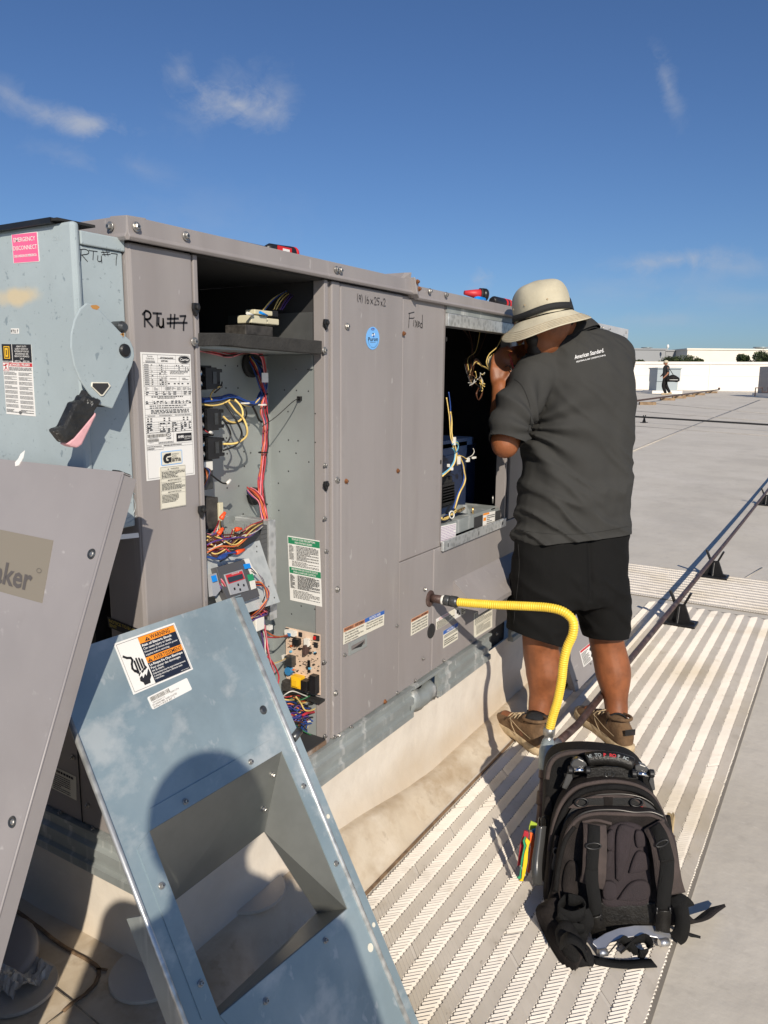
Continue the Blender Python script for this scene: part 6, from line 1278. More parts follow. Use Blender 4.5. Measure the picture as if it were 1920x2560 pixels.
# ---- small panel leaning behind the worker's legs
F3 = Frame((2.120, -.185, .007), (.998, -.055, 0), (0, .115, .30))
SP = thing('access_panel', 'small taupe panel leaning on the curb behind the worker, warning label at its middle', 'metal panel', F3.o)
MB().fbox(F3, 0, 0, -.0015, .62, .325, 0).build('panel_sheet', 'panel', SP, bevel=.001); MB().fbox(F3, 0, 0, -.025, .0015, .325, -.0016).build('side_return', 'panel', SP); MB().fbox(F3, .0016, .3235, -.025, .62, .325, -.0016).build('top_return', 'panel', SP)
S = sticker(SP, 'warning_sticker', F3, (1449, 1626), (1479, 1600), (1459, 1666), 'white', .0006); S.rect(.03, .02, .97, .14, 'redp'); S.greek(.05, .2, .6, .95, 10, 'ink', .5); S.disc(.8, .35, .12, .12, 'ink'); S.disc(.8, .75, .12, .12, 'ink'); S.done('print')
for p in ((1475, 1657), (1441, 1701)): u, v = F3.px(*p); screw(SP, F3, u, v, 0, SCREW_S)

# ================================================================== gas pipe, valve, yellow hose
mb = MB(); x0 = 1.22; P = [V((x0, -.392, .205)), V((1.50, PY-.008, .158))]+[V((x, PY, PZ+gz(x, PY))) for x in (2, 3, 4, 5, 6, 7, 8, 10, 13, 18, 24)]
GPp = thing('gas_pipe', 'long brown gas pipe on black stands running out past the worker to the right edge', 'pipe', (1.22, -.39, 0))
MB().tube(P, .0130, 12).build('pipe_run', 'brown_pipe', GPp)
T0 = V((1.128, -.402, .262)); E0 = V((1.003, -.432, .010)); axl = (T0-E0).normalized()
def alongl(k): return E0+(T0-E0)*k
MB().tube([alongl(0), alongl(.72)], .0145, 14).build('drip_leg', 'brown_pipe', GPp)
for k in (.02, .36, .62): MB().tube([alongl(k), alongl(k+.012), alongl(k+.13), alongl(k+.142)], [.0165, .019, .019, .0165], 14).build('pipe_coupling', 'brown_pipe', GPp)
MB().tube([alongl(.70), alongl(.72), alongl(.90), alongl(.96), alongl(1.02)], [.018, .022, .024, .021, .016], 16).build('valve_body', 'valve', GPp)
MB().tube([alongl(.86), alongl(.86)*.35+P[0]*.65, P[0]+V((.03, .002, -.006))], [.018, .016, .0175], 14).build('valve_body', 'valve', GPp)
MB().tube(spline([onY(1398, 1895, -.40), onY(1425, 1892, -.43), onY(1462, 1898, -.46), onY(1505, 1908, -.49)]), [.013, .014, .016, .014, .012, .011, .011, .012, .014, .015, .014, .012, .011, .010, .011, .012, .011, .009, .006], 10).build('valve_lever', 'valve', GPp)
HOSE = thing('gas_hose', 'yellow corrugated gas hose arching from the unit down to the pipe valve', 'hose', T0)
hx_ = 1.125
HPn = [onX(1141, 1505, hx_), onX(1180, 1508, hx_), onX(1240, 1512, hx_), onX(1310, 1515, hx_), onX(1370, 1519, hx_), onX(1408, 1529, hx_), onX(1432, 1552, hx_), onX(1432, 1585, hx_), onX(1418, 1618, hx_), onX(1409, 1655, hx_), onX(1404, 1700, hx_+.002), onX(1394, 1752, hx_+.004), onX(1381, 1795, hx_+.004), onX(1373, 1828, hx_+.003)]
cl = spline(HPn, 10); L_ = [0]
for i in range(1, len(cl)): L_.append(L_[-1]+(cl[i]-cl[i-1]).length)
tot = L_[-1]; nr = int(tot/.0014); pp = []; rr_ = []
j = 0
for i in range(nr+1):
    s_ = tot*i/nr
    while j < len(L_)-2 and L_[j+1] < s_: j += 1
    f_ = (s_-L_[j])/max(1e-9, L_[j+1]-L_[j]); pp.append(cl[j].lerp(cl[j+1], f_)); rr_.append(.0128+.00085*sin(2*pi*s_/.0068))
mb = MB(); mb.tube(pp, rr_, 16); mb.build('hose_jacket', 'hose', HOSE)
c0 = V((1.123, 0, .638)); d0 = (HPn[0]-c0).normalized()
MB().tube([c0, c0+d0*.045], .0135, 14).build('pipe_nipple', 'brown_pipe', HOSE); MB().tube([c0+d0*.042, c0+d0*.050], .0155, 12).build('thread_tape', 'white_pl', HOSE)
MB().tube([c0+d0*.049, c0+d0*.051, c0+d0*.068, c0+d0*.070], [.015, .0175, .0175, .0155], 8).build('union_nut', 'grey_fit', HOSE); MB().tube([c0+d0*.071, c0+d0*.073, c0+d0*.092, c0+d0*.097], [.0155, .0185, .0185, .014], 8).build('union_nut', 'grey_fit', HOSE)
b0 = HPn[-1]; db = (T0-b0).normalized(); L2_ = (T0-b0).length
MB().tube([b0-db*.012, b0-db*.010, b0+db*.012, b0+db*.014], [.015, .018, .018, .015], 6).build('union_nut', 'steel', HOSE); MB().tube([b0+db*.014, b0+db*.03, b0+db*(L2_+.01)], [.012, .015, .015], 12).build('adapter', 'steel', HOSE)

# ================================================================== tools on the roof of the unit
def lp(a, b, k): return a*(1-k)+b*k
A_, B_ = onY(664, 619, .055), onY(737, 622, .055); A_.z = max(A_.z, ZT+.012); B_.z = ZT+.015
SD = thing('screwdriver', 'red and black screwdriver handle lying on the unit roof above the open bay', 'screwdriver', A_)
MB().tube([A_, lp(A_, B_, .12), lp(A_, B_, .5), lp(A_, B_, .85), lp(A_, B_, .97)], [.005, .011, .0125, .0145, .0140], 12).build('handle_grip', 'black', SD); MB().tube([lp(A_, B_, .90), lp(A_, B_, .97), B_, B_+(B_-A_)*.02], [.0147, .0150, .0135, .006], 12).build('handle_cap', 'red', SD)
dA = (B_-A_).normalized(); FS = Frame(lp(A_, B_, .5)+V((0, -.0132, 0)), dA, V((0, 0, 1)), (0, -1, 0)); MB().fbox(FS, -.026, -.006, -.001, .022, .007, .0014).build('red_patch', 'red', SD); MB().fbox(FS, -.010, -.002, .0014, .014, .003, .0018).build('lettering', 'white', SD); MB().tube([A_, A_-dA*.10], .003, 6).build('shaft', 'steel', SD)
c = onY(1217, 738, .05); c.z = max(c.z, 1.571+.018); DR = thing('impact_driver', 'red capped cordless tool lying on the roof above the second opening', 'power tool', c)
ax_ = V((-.75, .66, .06)).normalized(); MB().tube([c, c+ax_*.006, c+ax_*.02], [.019, .022, .022], 18).build('end_ring', 'black', DR); MB().tube([c-ax_*.0015, c+ax_*.002], .0165, 18).build('end_cap', 'red', DR)
MB().tube([c+ax_*.021, c+ax_*.05, c+ax_*.085], [.019, .014, .007], 14).build('body', 'redp', DR); MB().tube([c+ax_*.0205, c+ax_*.028], .0215, 16).build('grip_ring', 'blackm', DR)
FS = Frame(c-ax_*.002, V((-ax_.y, ax_.x, 0))*-1, V((0, 0, 1)), -ax_); 
S = Sheet(FS, (-.010, .004), (.010, .004), (-.010, -.004), .0, False); S.text(.5, .8, .7, 'FUEL', 'white', w=.9, align='c'); S.mb.build('lettering', S.mats, DR, recalc=False)
p_, q_ = onY(1188, 741, .03), onY(1212, 747, .03); p_.z = q_.z = 1.571+.010; tag(MB().tube([p_, lp(p_, q_, .3), lp(p_, q_, .9), q_], [.004, .009, .009, .004], 10).build('marker', 'blue_pl'), 'bright blue capped marker lying against the red capped cordless tool', 'marker')
p_, q_ = onY(1230, 752, .05), onY(1286, 760, .05); p_.z = q_.z = 1.571+.018; TO = thing('flashlight', 'black cylindrical flashlight with red bands beside the worker hat', 'flashlight', p_)
MB().tube([p_, lp(p_, q_, .08), lp(p_, q_, .96), q_], [.012, .018, .0175, .014], 16).build('barrel', 'black', TO)
for (k0, k1, m_) in ((.46, .56, 'red'), (.62, .72, 'redp'), (.76, .80, 'white')): MB().tube([lp(p_, q_, k0), lp(p_, q_, k1)], .0184, 16).build('band', m_, TO)
# level/level-like yellow and white gauge hanging in front of the worker's face
c1 = onY(1277, 862, -.006); c2 = onY(1300, 862, -.006)
WG = thing('test_meter', 'white and yellow meter held up against the jamb in front of the worker', 'meter', (c1+c2)/2)
MB().box((c1.x, c1.y-.004, c1.z-.028), (c1.x+.045, c1.y+.004, c1.z+.03)).build('housing', 'white_pl', WG, bevel=.002); MB().box((c2.x-.008, c2.y-.006, c2.z-.032), (c2.x+.042, c2.y+.004, c2.z+.03)).build('yellow_housing', 'compyel', WG, bevel=.003); MB().box((c2.x+.0, c2.y-.0075, c2.z+.0), (c2.x+.03, c2.y-.0062, c2.z+.016)).build('display', 'wire_brown', WG)
# round grey cap in crumpled plastic at the lower left edge
c = onZ(2, 2400, .14); CP = thing('round_cap', 'grey round cap half wrapped in clear crumpled plastic at the lower left edge', 'cap', c)
mb = MB(); mb.smooth = True; axc = V((-.35, -.25, .9)).normalized(); mb.lathe(c+V((0, 0, .012)), axc, [(.072, -.02), (.074, .006), (.072, .014), (.06, .017), (0, .018)], 30); mb.build('cap_shell', 'panel', CP)
mb = MB(); mb.smooth = True; rr = random.Random(3); g = 12; base = c+V((-.03, -.10, .0))
M['film'] = mat('clear_plastic_film', (.62, .60, .56), .15, 0, .1, 20, .6, 60, spec=.6)
for i in range(g):
    for j in range(g): mb.v.append(base+V((i*.008-.02, j*.008-.02, rr.uniform(0, .016)+.014*sin(i*.6))))
for i in range(g-1):
    for j in range(g-1): a = i*g+j; mb.f.append((a, a+g, a+g+1, a+1)); mb.m.append(0); mb.sm.append(False)
mb.build('plastic_film', 'film', CP)
# ================================================================== people
CR = RW @ V((1, 0, 0)); CU = RW @ V((0, 1, 0)); Zu = V((0, 0, 1))
def loft(mb, rings, n=20, caps=True, smooth=True, power=2.0):
    """rings: (centre, half-width vector, half-depth vector)"""
    b = len(mb.v)
    for (c, a, d) in rings:
        for k in range(n):
            t = 2*pi*k/n; ct, st = cos(t), sin(t); e = 2/power
            mb.v.append(V(c)+V(a)*(abs(ct)**e*(1 if ct > 0 else -1))+V(d)*(abs(st)**e*(1 if st > 0 else -1)))
    for i in range(len(rings)-1):
        for k in range(n): mb.f.append((b+i*n+k, b+i*n+(k+1) % n, b+(i+1)*n+(k+1) % n, b+(i+1)*n+k)); mb.m.append(mb.mi); mb.sm.append(smooth)
    if caps:
        mb.f.append(tuple(b+k for k in range(n))[::-1]); mb.m.append(mb.mi); mb.sm.append(False); mb.f.append(tuple(b+(len(rings)-1)*n+k for k in range(n))); mb.m.append(mb.mi); mb.sm.append(False)
def limb(mb, pts, rs, n=14, seg=5):
    """closed tapering limb with round ends"""
    P = spline(pts, seg); R = []
    for i in range(len(P)):
        f = i/seg; k = min(int(f), len(rs)-2); R.append(rs[k]+(rs[k+1]-rs[k])*sm(min(1, f-k)))
    d0 = (P[0]-P[1]).normalized(); d1_ = (P[-1]-P[-2]).normalized()
    P = [P[0]+d0*R[0]*.95, P[0]+d0*R[0]*.75, P[0]+d0*R[0]*.4]+P+[P[-1]+d1_*R[-1]*.4, P[-1]+d1_*R[-1]*.75, P[-1]+d1_*R[-1]*.95]
    R = [R[0]*.3, R[0]*.68, R[0]*.92]+R+[R[-1]*.92, R[-1]*.68, R[-1]*.3]; mb.tube(P, R, n)
def fuse(mb, name, mats, parent, vox, smooth_it=4, fn=None, zcut=None):
    o = mb.build('tmp', mats, None, recalc=True); r = o.modifiers.new('r', 'REMESH'); r.mode = 'VOXEL'; r.voxel_size = vox; r.use_smooth_shade = True
    if smooth_it: s_ = o.modifiers.new('s', 'SMOOTH'); s_.iterations = smooth_it; s_.factor = .5
    dg = bpy.context.evaluated_depsgraph_get(); me = bpy.data.meshes.new_from_object(o.evaluated_get(dg)); bpy.data.objects.remove(o)
    if fn:
        me.update()
        nrm_ = [v.normal.copy() for v in me.vertices]
        for v, nn in zip(me.vertices, nrm_): v.co = fn(v.co.copy(), nn)
    if zcut:
        bm = bmesh.new(); bm.from_mesh(me)
        for (co, no, reg) in zcut:
            vs_c = [v for v in bm.verts if reg(v.co)]; S_ = set(vs_c); fs_c = [f for f in bm.faces if all(v in S_ for v in f.verts)]; es_c = [e for e in bm.edges if all(v in S_ for v in e.verts)]
            bmesh.ops.bisect_plane(bm, geom=vs_c+es_c+fs_c, plane_co=co, plane_no=no, clear_outer=False, clear_inner=False)
            dele = [v for v in bm.verts if reg(v.co) and (v.co-V(co)).dot(V(no)) > 1e-5]; bmesh.ops.delete(bm, geom=dele, context='VERTS')
        bm.to_mesh(me); bm.free()
    off = wloc(parent)
    for v in me.vertices: v.co = v.co-off
    me.name = name; me.materials.clear()
    for m_ in (mats if isinstance(mats, (list, tuple)) else [mats]): me.materials.append(M[m_])
    for p in me.polygons: p.use_smooth = True
    me.update(); ob = bpy.data.objects.new(name, me); col.objects.link(ob); ob.parent = parent; return ob
from mathutils import noise as NZ
def fbm(p, o=3): return sum(NZ.noise(V(p)*(2**i))/(2**i) for i in range(o))
# ---- the worker, seen from behind, reaching into the second opening
FD = V((.68, .73, 0)).normalized(); LD = V((-FD.y, FD.x, 0))
WK = thing('person', 'man in sun hat and black shorts reaching into the open unit, seen from behind', 'person', onZ(1455, 1850, .006))
def Q(px, py, t): return J(px, py, t)
def torso_ring(py, x0, x1, t, b, lean=0.0):
    c = Q((x0+x1)/2, py, t); w_ = (x1-x0)/2*t/1905; a = sqrt(max(1e-4, w_*w_-(.30*b)**2))/.953
    return (c, LD*a, FD*b+Zu*lean)
body = MB()
# trunk and legs of the body itself (slightly inside the clothes)
rings = [torso_ring(1500, 1300, 1545, 2.74, .105), torso_ring(1400, 1296, 1560, 2.73, .12), torso_ring(1300, 1302, 1562, 2.72, .115), torso_ring(1180, 1318, 1566, 2.70, .115), torso_ring(1050, 1330, 1570, 2.68, .12), torso_ring(950, 1334, 1572, 2.66, .115), torso_ring(890, 1346, 1560, 2.65, .095), torso_ring(850, 1385, 1520, 2.65, .07), torso_ring(825, 1400, 1490, 2.66, .055)]
loft(body, rings, 20)
limb(body, [Q(1440, 850, 2.66), Q(1412, 825, 2.64), Q(1385, 805, 2.59)], [.062, .058, .056])            # neck
hc = Q(1362, 800, 2.565); 
hfd = (FD*.75+LD*.45-Zu*.35).normalized(); hup = (Zu*.9+LD*.12+FD*.25); hup = (hup-hfd*hup.dot(hfd)).normalized(); hsd = hup.cross(hfd)
mbh = MB()
def headv(c, rx, ry, rz): 
    b = len(body.v)
    for i in range(13):
        ph = pi*i/12
        for j in range(18): th_ = 2*pi*j/18; body.v.append(c+hfd*(sin(ph)*cos(th_)*ry)+hsd*(sin(ph)*sin(th_)*rx)+hup*(cos(ph)*rz))
    for i in range(12):
        for j in range(18): body.f.append((b+i*18+j, b+(i+1)*18+j, b+(i+1)*18+(j+1) % 18, b+i*18+(j+1) % 18)); body.m.append(0); body.sm.append(True)
headv(hc, .076, .094, .098); headv(hc-hup*.055+hfd*.028, .060, .064, .068)
limb(body, [hc+hfd*.088+hup*.01, hc+hfd*.112-hup*.022], [.012, .017])                                      # nose
limb(body, [hc+hfd*.082-hup*.062-hsd*.018, hc+hfd*.088-hup*.062, hc+hfd*.082-hup*.062+hsd*.018], [.010, .013, .010])  # lips
for s_ in (-1, 1):
    limb(body, [hc+hsd*s_*.078-hfd*.006+hup*.016, hc+hsd*s_*.085-hfd*.014, hc+hsd*s_*.077-hfd*.004-hup*.028], [.012, .014, .009])   # ears
    limb(body, [hc+hfd*.084+hsd*s_*.02+hup*.022, hc+hfd*.080+hsd*s_*.045+hup*.02], [.012, .010])   # brows
# left arm: shoulder, elbow, wrist
shL, elL, wrL = Q(1345, 925, 2.60), Q(1263, 1106, 2.515), Q(1250, 992, 2.62)
limb(body, [Q(1372, 905, 2.64), shL, Q(1300, 1020, 2.53), elL], [.07, .062, .054, .048]); limb(body, [elL+Zu*-.006, Q(1256, 1050, 2.575), wrL, Q(1250, 968, 2.63)], [.047, .044, .030, .028])
# right arm goes forward in front of the chest
shR, elR, wrR = Q(1545, 900, 2.74), Q(1475, 1020, 3.02), Q(1342, 905, 2.72)
limb(body, [Q(1520, 885, 2.70), shR, Q(1520, 955, 2.90), elR], [.07, .062, .052, .046]); limb(body, [elR, Q(1420, 965, 2.90), wrR], [.046, .042, .030])
# legs
def leg(pts, rs): limb(body, pts, rs, 16, 6)
leg([Q(1375, 1430, 2.74), Q(1360, 1530, 2.76), Q(1352, 1620, 2.79), Q(1362, 1680, 2.80), Q(1352, 1750, 2.80), Q(1344, 1800, 2.79)], [.088, .078, .066, .070, .044, .036])
leg([Q(1505, 1430, 2.75), Q(1510, 1530, 2.79), Q(1516, 1600, 2.83), Q(1532, 1675, 2.84), Q(1540, 1760, 2.83), Q(1543, 1815, 2.81)], [.085, .072, .063, .066, .043, .035])
# hands: palm, thumb, four fingers of unequal length, curled round the wires
def hand(w0, palm_end, wid, tips, thumb):
    side = wid.normalized(); d = (palm_end-w0).normalized(); nn = d.cross(side).normalized()
    loft(body, [(w0, side*.024, nn*.017), (w0*.6+palm_end*.4, side*.036, nn*.018), (palm_end*.9+w0*.1, side*.041, nn*.016), (palm_end, side*.037, nn*.012)], 14)
    for k, tp in enumerate(tips):
        k0 = palm_end+side*(-.029+.0195*k)-d*.006; mid, tip = tp
        limb(body, [k0, k0*.15+mid*.85, tip], [.0098, .0092, .0078], 10, 4)
    t0, t1, t2 = thumb; limb(body, [t0, t1, t2], [.0135, .0115, .0092], 10, 4)
# left hand, back towards the viewer, fingers up and folding right towards the wire ends
w0 = Q(1246, 968, 2.637); pe = Q(1251, 915, 2.642); sdv = (CR*.93+HEAD*.30)
hand(w0, pe, sdv, [(Q(1236, 888, 2.652), Q(1252, 872, 2.667)), (Q(1250, 880, 2.657), Q(1268, 868, 2.672)), (Q(1262, 885, 2.652), Q(1280, 876, 2.667)), (Q(1274, 893, 2.642), Q(1289, 888, 2.657))], (Q(1266, 948, 2.627), Q(1281, 925, 2.627), Q(1288, 906, 2.642)))
# right hand coming from the right, fingers towards the left
w1 = wrR; pe1 = Q(1306, 884, 2.707); sdv1 = (CU*.9-HEAD*.2)
hand(w1, pe1, sdv1, [(Q(1290, 900, 2.667), Q(1279, 908, 2.667)), (Q(1286, 891, 2.672), Q(1270, 899, 2.667)), (Q(1284, 880, 2.677), Q(1265, 886, 2.672)), (Q(1284, 871, 2.687), Q(1266, 874, 2.677))], (Q(1316, 900, 2.687), Q(1296, 903, 2.652), Q(1271, 900, 2.642)))
# feet inside the shoes
def footline(hx_, hy_, tx_, ty_): h_ = onZ(hx_, hy_, .012); t_ = onZ(tx_, ty_, .012); return h_, t_
FL = footline(1352, 1880, 1246, 1795); FR = footline(1562, 1876, 1455, 1782)
for (h_, t_), an in ((FL, Q(1344, 1800, 2.79)), (FR, Q(1543, 1815, 2.81))):
    d = (t_-h_).normalized(); limb(body, [an, h_+d*.06+Zu*.05, h_+d*.13+Zu*.04, t_-d*.05+Zu*.032], [.036, .036, .034, .022])
bodyo = fuse(body, 'body', ['skin', 'hair'], WK, .0062, 5)
# beard and hair as children
mb = MB(); mb.smooth = True
for (dx, dz, r_) in ((.0, -.100, .030), (-.03, -.09, .03), (.03, -.09, .03), (-.055, -.06, .024), (.055, -.06, .024), (-.064, -.028, .017), (.064, -.028, .017)): mb.sphere(hc+hfd*(.065-abs(dx)*.6)+hsd*dx+hup*dz, r_*1.02, 12, 8)
fuse(mb, 'beard', 'hair', WK, .008, 2)
mb = MB(); mb.lathe(hc-hfd*.012+hup*.01, hup, [(.084, -.05), (.090, -.02), (.090, .03), (.07, .07), (0, .095)], 20); fuse(mb, 'hair', 'hair', WK, .010, 2)
# ---- polo shirt
shirt = MB()
rings = [torso_ring(1352, 1287, 1573, 2.72, .140), torso_ring(1330, 1287, 1574, 2.72, .141), torso_ring(1250, 1293, 1576, 2.71, .138), torso_ring(1150, 1306, 1578, 2.70, .134), torso_ring(1050, 1320, 1582, 2.68, .136), torso_ring(960, 1326, 1585, 2.66, .132), torso_ring(905, 1334, 1578, 2.65, .115), torso_ring(868, 1352, 1556, 2.65, .095), torso_ring(842, 1378, 1520, 2.655, .078), torso_ring(824, 1398, 1492, 2.665, .064)]
loft(shirt, rings, 26, power=2.3)
limb(shirt, [Q(1400, 880, 2.65), Q(1352, 915, 2.61)], [.072, .070]); limb(shirt, [Q(1350, 918, 2.60), Q(1312, 985, 2.545), Q(1279, 1052, 2.500), Q(1264, 1110, 2.485)], [.072, .070, .066, .060])
limb(shirt, [Q(1480, 868, 2.67), Q(1536, 892, 2.71)], [.074, .072]); limb(shirt, [Q(1538, 893, 2.72), Q(1532, 935, 2.82), Q(1512, 975, 2.92)], [.070, .066, .062])
hem_p = Q(1430, 1343, 2.72)
c_ref = Q(1450, 1100, 2.70)
slv0 = Q(1279, 1052, 2.50); slv1 = Q(1266, 1103, 2.485); sdir = (slv1-slv0).normalized()
def shirt_fn(p, n):
    q = p-c_ref; a = q.dot(LD); h_ = q.dot(Zu); f = q.dot(FD)
    low = max(0, min(1, (.15-h_)/.45)); lf = max(0, min(1, (a+.05)/.2))
    u_ = a*.80+h_*.60; v_ = -a*.60+h_*.80
    w1 = fbm((u_*3.2, v_*15, f*3+1), 2); w2 = fbm((a*4, h_*17+3, f*2+5), 2); w3 = fbm((a*11+2, h_*3.5, f*4), 2)
    r1 = (1-abs(w1)*2.2); r1 = max(0, r1)**2
    amp = .005+.012*low*(.45+.75*lf)
    dsp = r1*amp*1.1 + w2*.012*low*max(0, min(1, (-.05-h_)/.15)) + w3*.007
    # gathers that run out from the armpit
    ap = V(Q(1325, 1075, 2.56)); r_ = p-ap; dd_ = r_.length; th_ = atan2(r_.dot(Zu), -r_.dot(LD))
    if dd_ < .30: dsp += .015*sin(th_*11+dd_*6)*max(0, 1-dd_/.30)*min(1, dd_/.04)
    # gathers below the collar
    cp = V(Q(1440, 838, 2.66)); r_ = p-cp; dd_ = r_.length
    if dd_ < .16: dsp += .004*sin(atan2(r_.dot(CU), r_.dot(CR))*16)*max(0, 1-dd_/.16)
    sleeve = (p-slv0).dot(sdir)
    return p+n*dsp
hemN = -(CU*.985-CR*.10).normalized()
shirto = fuse(shirt, 'polo_shirt', 'shirt', WK, .0085, 5, shirt_fn, [(hem_p+hemN*.010, hemN, lambda c: c.z < .98), (slv1, sdir, lambda c: (c-slv1).length < .13 and (c-slv1).dot(CR) < .075)])
sf = shirto.modifiers.new('s', 'SOLIDIFY'); sf.thickness = .003; sf.offset = -1
sb = shirto.modifiers.new('ss', 'SUBSURF'); sb.levels = 0; sb.render_levels = 1
# sleeve band and hem band as stitched edges
def edge_band(obj, sel, name, th_=.0016, tries=0): pass
# collar
cn = Q(1442, 838, 2.665); cax = (Zu*.80+FD*.35+LD*.30).normalized(); ca = CR-cax*CR.dot(cax); ca.normalize(); cb = cax.cross(ca)
mb = MB()
loft(mb, [(cn-cax*.018, ca*.074, cb*.082), (cn+cax*.012, ca*.066, cb*.075), (cn+cax*.028, ca*.062, cb*.070)], 28, caps=False)
loft(mb, [(cn+cax*.028, ca*.0625, cb*.0705), (cn+cax*.031, ca*.066, cb*.074), (cn+cax*.016, ca*.074, cb*.083), (cn-cax*.014, ca*.083, cb*.094)], 28, caps=False)
o = mb.build('collar', 'shirt', shirto); sf = o.modifiers.new('s', 'SOLIDIFY'); sf.thickness = .0022; sb = o.modifiers.new('ss', 'SUBSURF'); sb.levels = 1; sb.render_levels = 1
# the stitched logo across the upper back, pressed onto the cloth
from mathutils.bvhtree import BVHTree
def bvh_of(o):
    dg = bpy.context.evaluated_depsgraph_get(); e = o.evaluated_get(dg); me = e.to_mesh(); vs = [o.matrix_world @ v.co for v in me.vertices] if False else [wloc(o)+v.co for v in me.vertices]; fs = [tuple(p.vertices) for p in me.polygons]; e.to_mesh_clear(); return BVHTree.FromPolygons(vs, fs)
bv = bvh_of(shirto)
def cloth_text(items, name, m, par):
    mb = MB()
    for (x0, y0, x1, y1, h_, txt, bold, shear) in items:
        vs, fs, tw = glyphs(txt, bold); b = len(mb.v); ok = True; P = []
        dx, dy = x1-x0, y1-y0; L = sqrt(dx*dx+dy*dy); ux, uy = dx/L, dy/L
        for vx, vy in vs:
            s_ = (vx+shear*vy)/tw*L; t_ = vy/.73*h_; X_, Y_ = x0+ux*s_+uy*t_, y0+uy*s_-ux*t_
            r_ = ray(X_, Y_).normalized(); hit = bv.ray_cast(CAM, r_)
            P.append(hit[0]-r_*.0012 if hit[0] is not None else CAM+r_*2.6)
        mb.add(P, fs)
    return mb.build(name, m, par, recalc=False)
cloth_text([(1437, 898, 1510, 880, 10.5, 'American Standard.', .008, .3), (1441, 906.5, 1514, 889.5, 4.0, 'HEATING & AIR CONDITIONING', .006, 0)], 'lettering', 'thread', shirto)
def cloth_line(bv_, pix, r, name, m, par):
    P = []
    for (x, y) in [tuple(p)[:2] for p in spline([V((a_, b_, 0)) for a_, b_ in pix], 8)]:
        r_ = ray(x, y).normalized(); h = bv_.ray_cast(CAM, r_)
        if h[0] is not None and (not P or (h[0]-P[-1]).length < .08): P.append(h[0]-r_*.0004)
    if len(P) > 2: MB().tube(P, r, 6).build(name, m, par)
M['seam_cloth'] = mat('dark_seam_thread', (.014, .014, .013), .9)
cloth_line(bv, [(1286, 948), (1303, 962), (1318, 992), (1326, 1025), (1326, 1055), (1320, 1078)], .0011, 'sleeve_seam', 'seam_cloth', shirto)
cloth_line(bv, [(1229, 1080), (1242, 1096), (1262, 1106), (1290, 1109), (1306, 1104)], .0008, 'sleeve_hem', 'seam_cloth', shirto)
cloth_line(bv, [(1290, 1322), (1330, 1330), (1400, 1336), (1460, 1334), (1520, 1326), (1570, 1316)], .0008, 'hem_stitching', 'seam_cloth', shirto)
cloth_line(bv, [(1370, 905), (1400, 880), (1440, 862), (1470, 845), (1500, 838)], .0008, 'yoke_seam', 'seam_cloth', shirto) if False else None
# ---- shorts
sh = MB()
loft(sh, [torso_ring(1325, 1292, 1570, 2.72, .130), torso_ring(1400, 1284, 1568, 2.73, .142), torso_ring(1470, 1280, 1567, 2.74, .140), torso_ring(1500, 1282, 1566, 2.75, .128)], 26, power=2.4)
def sleg(r4): loft(sh, r4, 22, power=2.3)
def lring(px, py, t, wpx, b, tilt=0): c = Q(px, py, t); w_ = wpx/2*t/1905; return (c, LD*w_*1.02+Zu*tilt, FD*b)
sleg([lring(1362, 1440, 2.745, 164, .118), lring(1354, 1530, 2.76, 162, .112), lring(1342, 1600, 2.775, 146, .104, .010), lring(1339, 1640, 2.78, 142, .102, .010)])
sleg([lring(1487, 1440, 2.755, 158, .118), lring(1506, 1530, 2.79, 122, .108), lring(1514, 1600, 2.82, 94, .095), lring(1516, 1640, 2.83, 90, .094)])
sc_ref = Q(1420, 1450, 2.74)
def shorts_fn(p, n):
    q = p-sc_ref; a, h_, f = q.dot(LD), q.dot(Zu), q.dot(FD); u_ = a*.75+h_*.66; v_ = -a*.66+h_*.75
    w1 = fbm((u_*3, v_*12, f*3), 2); r1 = max(0, 1-abs(w1)*2.4)**2; w2 = fbm((a*9, h_*4, f*4+7), 2)
    seam_ = math.exp(-((a+.005)/.008)**2)*.008 if h_ > -.04 and f < 0 else 0
    return p+n*(r1*.008+w2*.005-seam_)
hemL = Q(1340, 1590, 2.775); hemR = Q(1516, 1588, 2.82)
mid_leg = Q(1441, 1560, 2.78); lgN = -(CU*.965-CR*.26*-1).normalized(); lgN = -(CU*.955+CR*.30).normalized(); lgR = -(CU*.995+CR*.0).normalized()
shorto = fuse(sh, 'shorts', 'shorts', WK, .0085, 4, shorts_fn, [(Q(1345, 1594, 2.775), lgN, lambda c: c.z < hemL.z+.16 and (c-mid_leg).dot(CR) < 0), (Q(1516, 1590, 2.82), lgR, lambda c: c.z < hemR.z+.16 and (c-mid_leg).dot(CR) >= 0)])
sf = shorto.modifiers.new('s', 'SOLIDIFY'); sf.thickness = .003; sf.offset = -1
sb = shorto.modifiers.new('ss', 'SUBSURF'); sb.levels = 0; sb.render_levels = 1
bs_ = bvh_of(shorto); M['seam_shorts'] = mat('black_seam', (.02, .02, .02), .9)
cloth_line(bs_, [(1330, 1352), (1352, 1358), (1385, 1362), (1410, 1362)], .0008, 'pocket_welt', 'seam_shorts', shorto); cloth_line(bs_, [(1295, 1360), (1298, 1420), (1290, 1500), (1284, 1560)], .0009, 'side_seam', 'seam_shorts', shorto)
bq = bvh_of(shorto).ray_cast(CAM, ray(1369, 1343).normalized())[0]
if bq: MB().lathe(bq, -FD, [(.007, -.002), (.007, .002), (.003, .003), (0, .003)], 12).build('button', 'grey_fit', shorto)
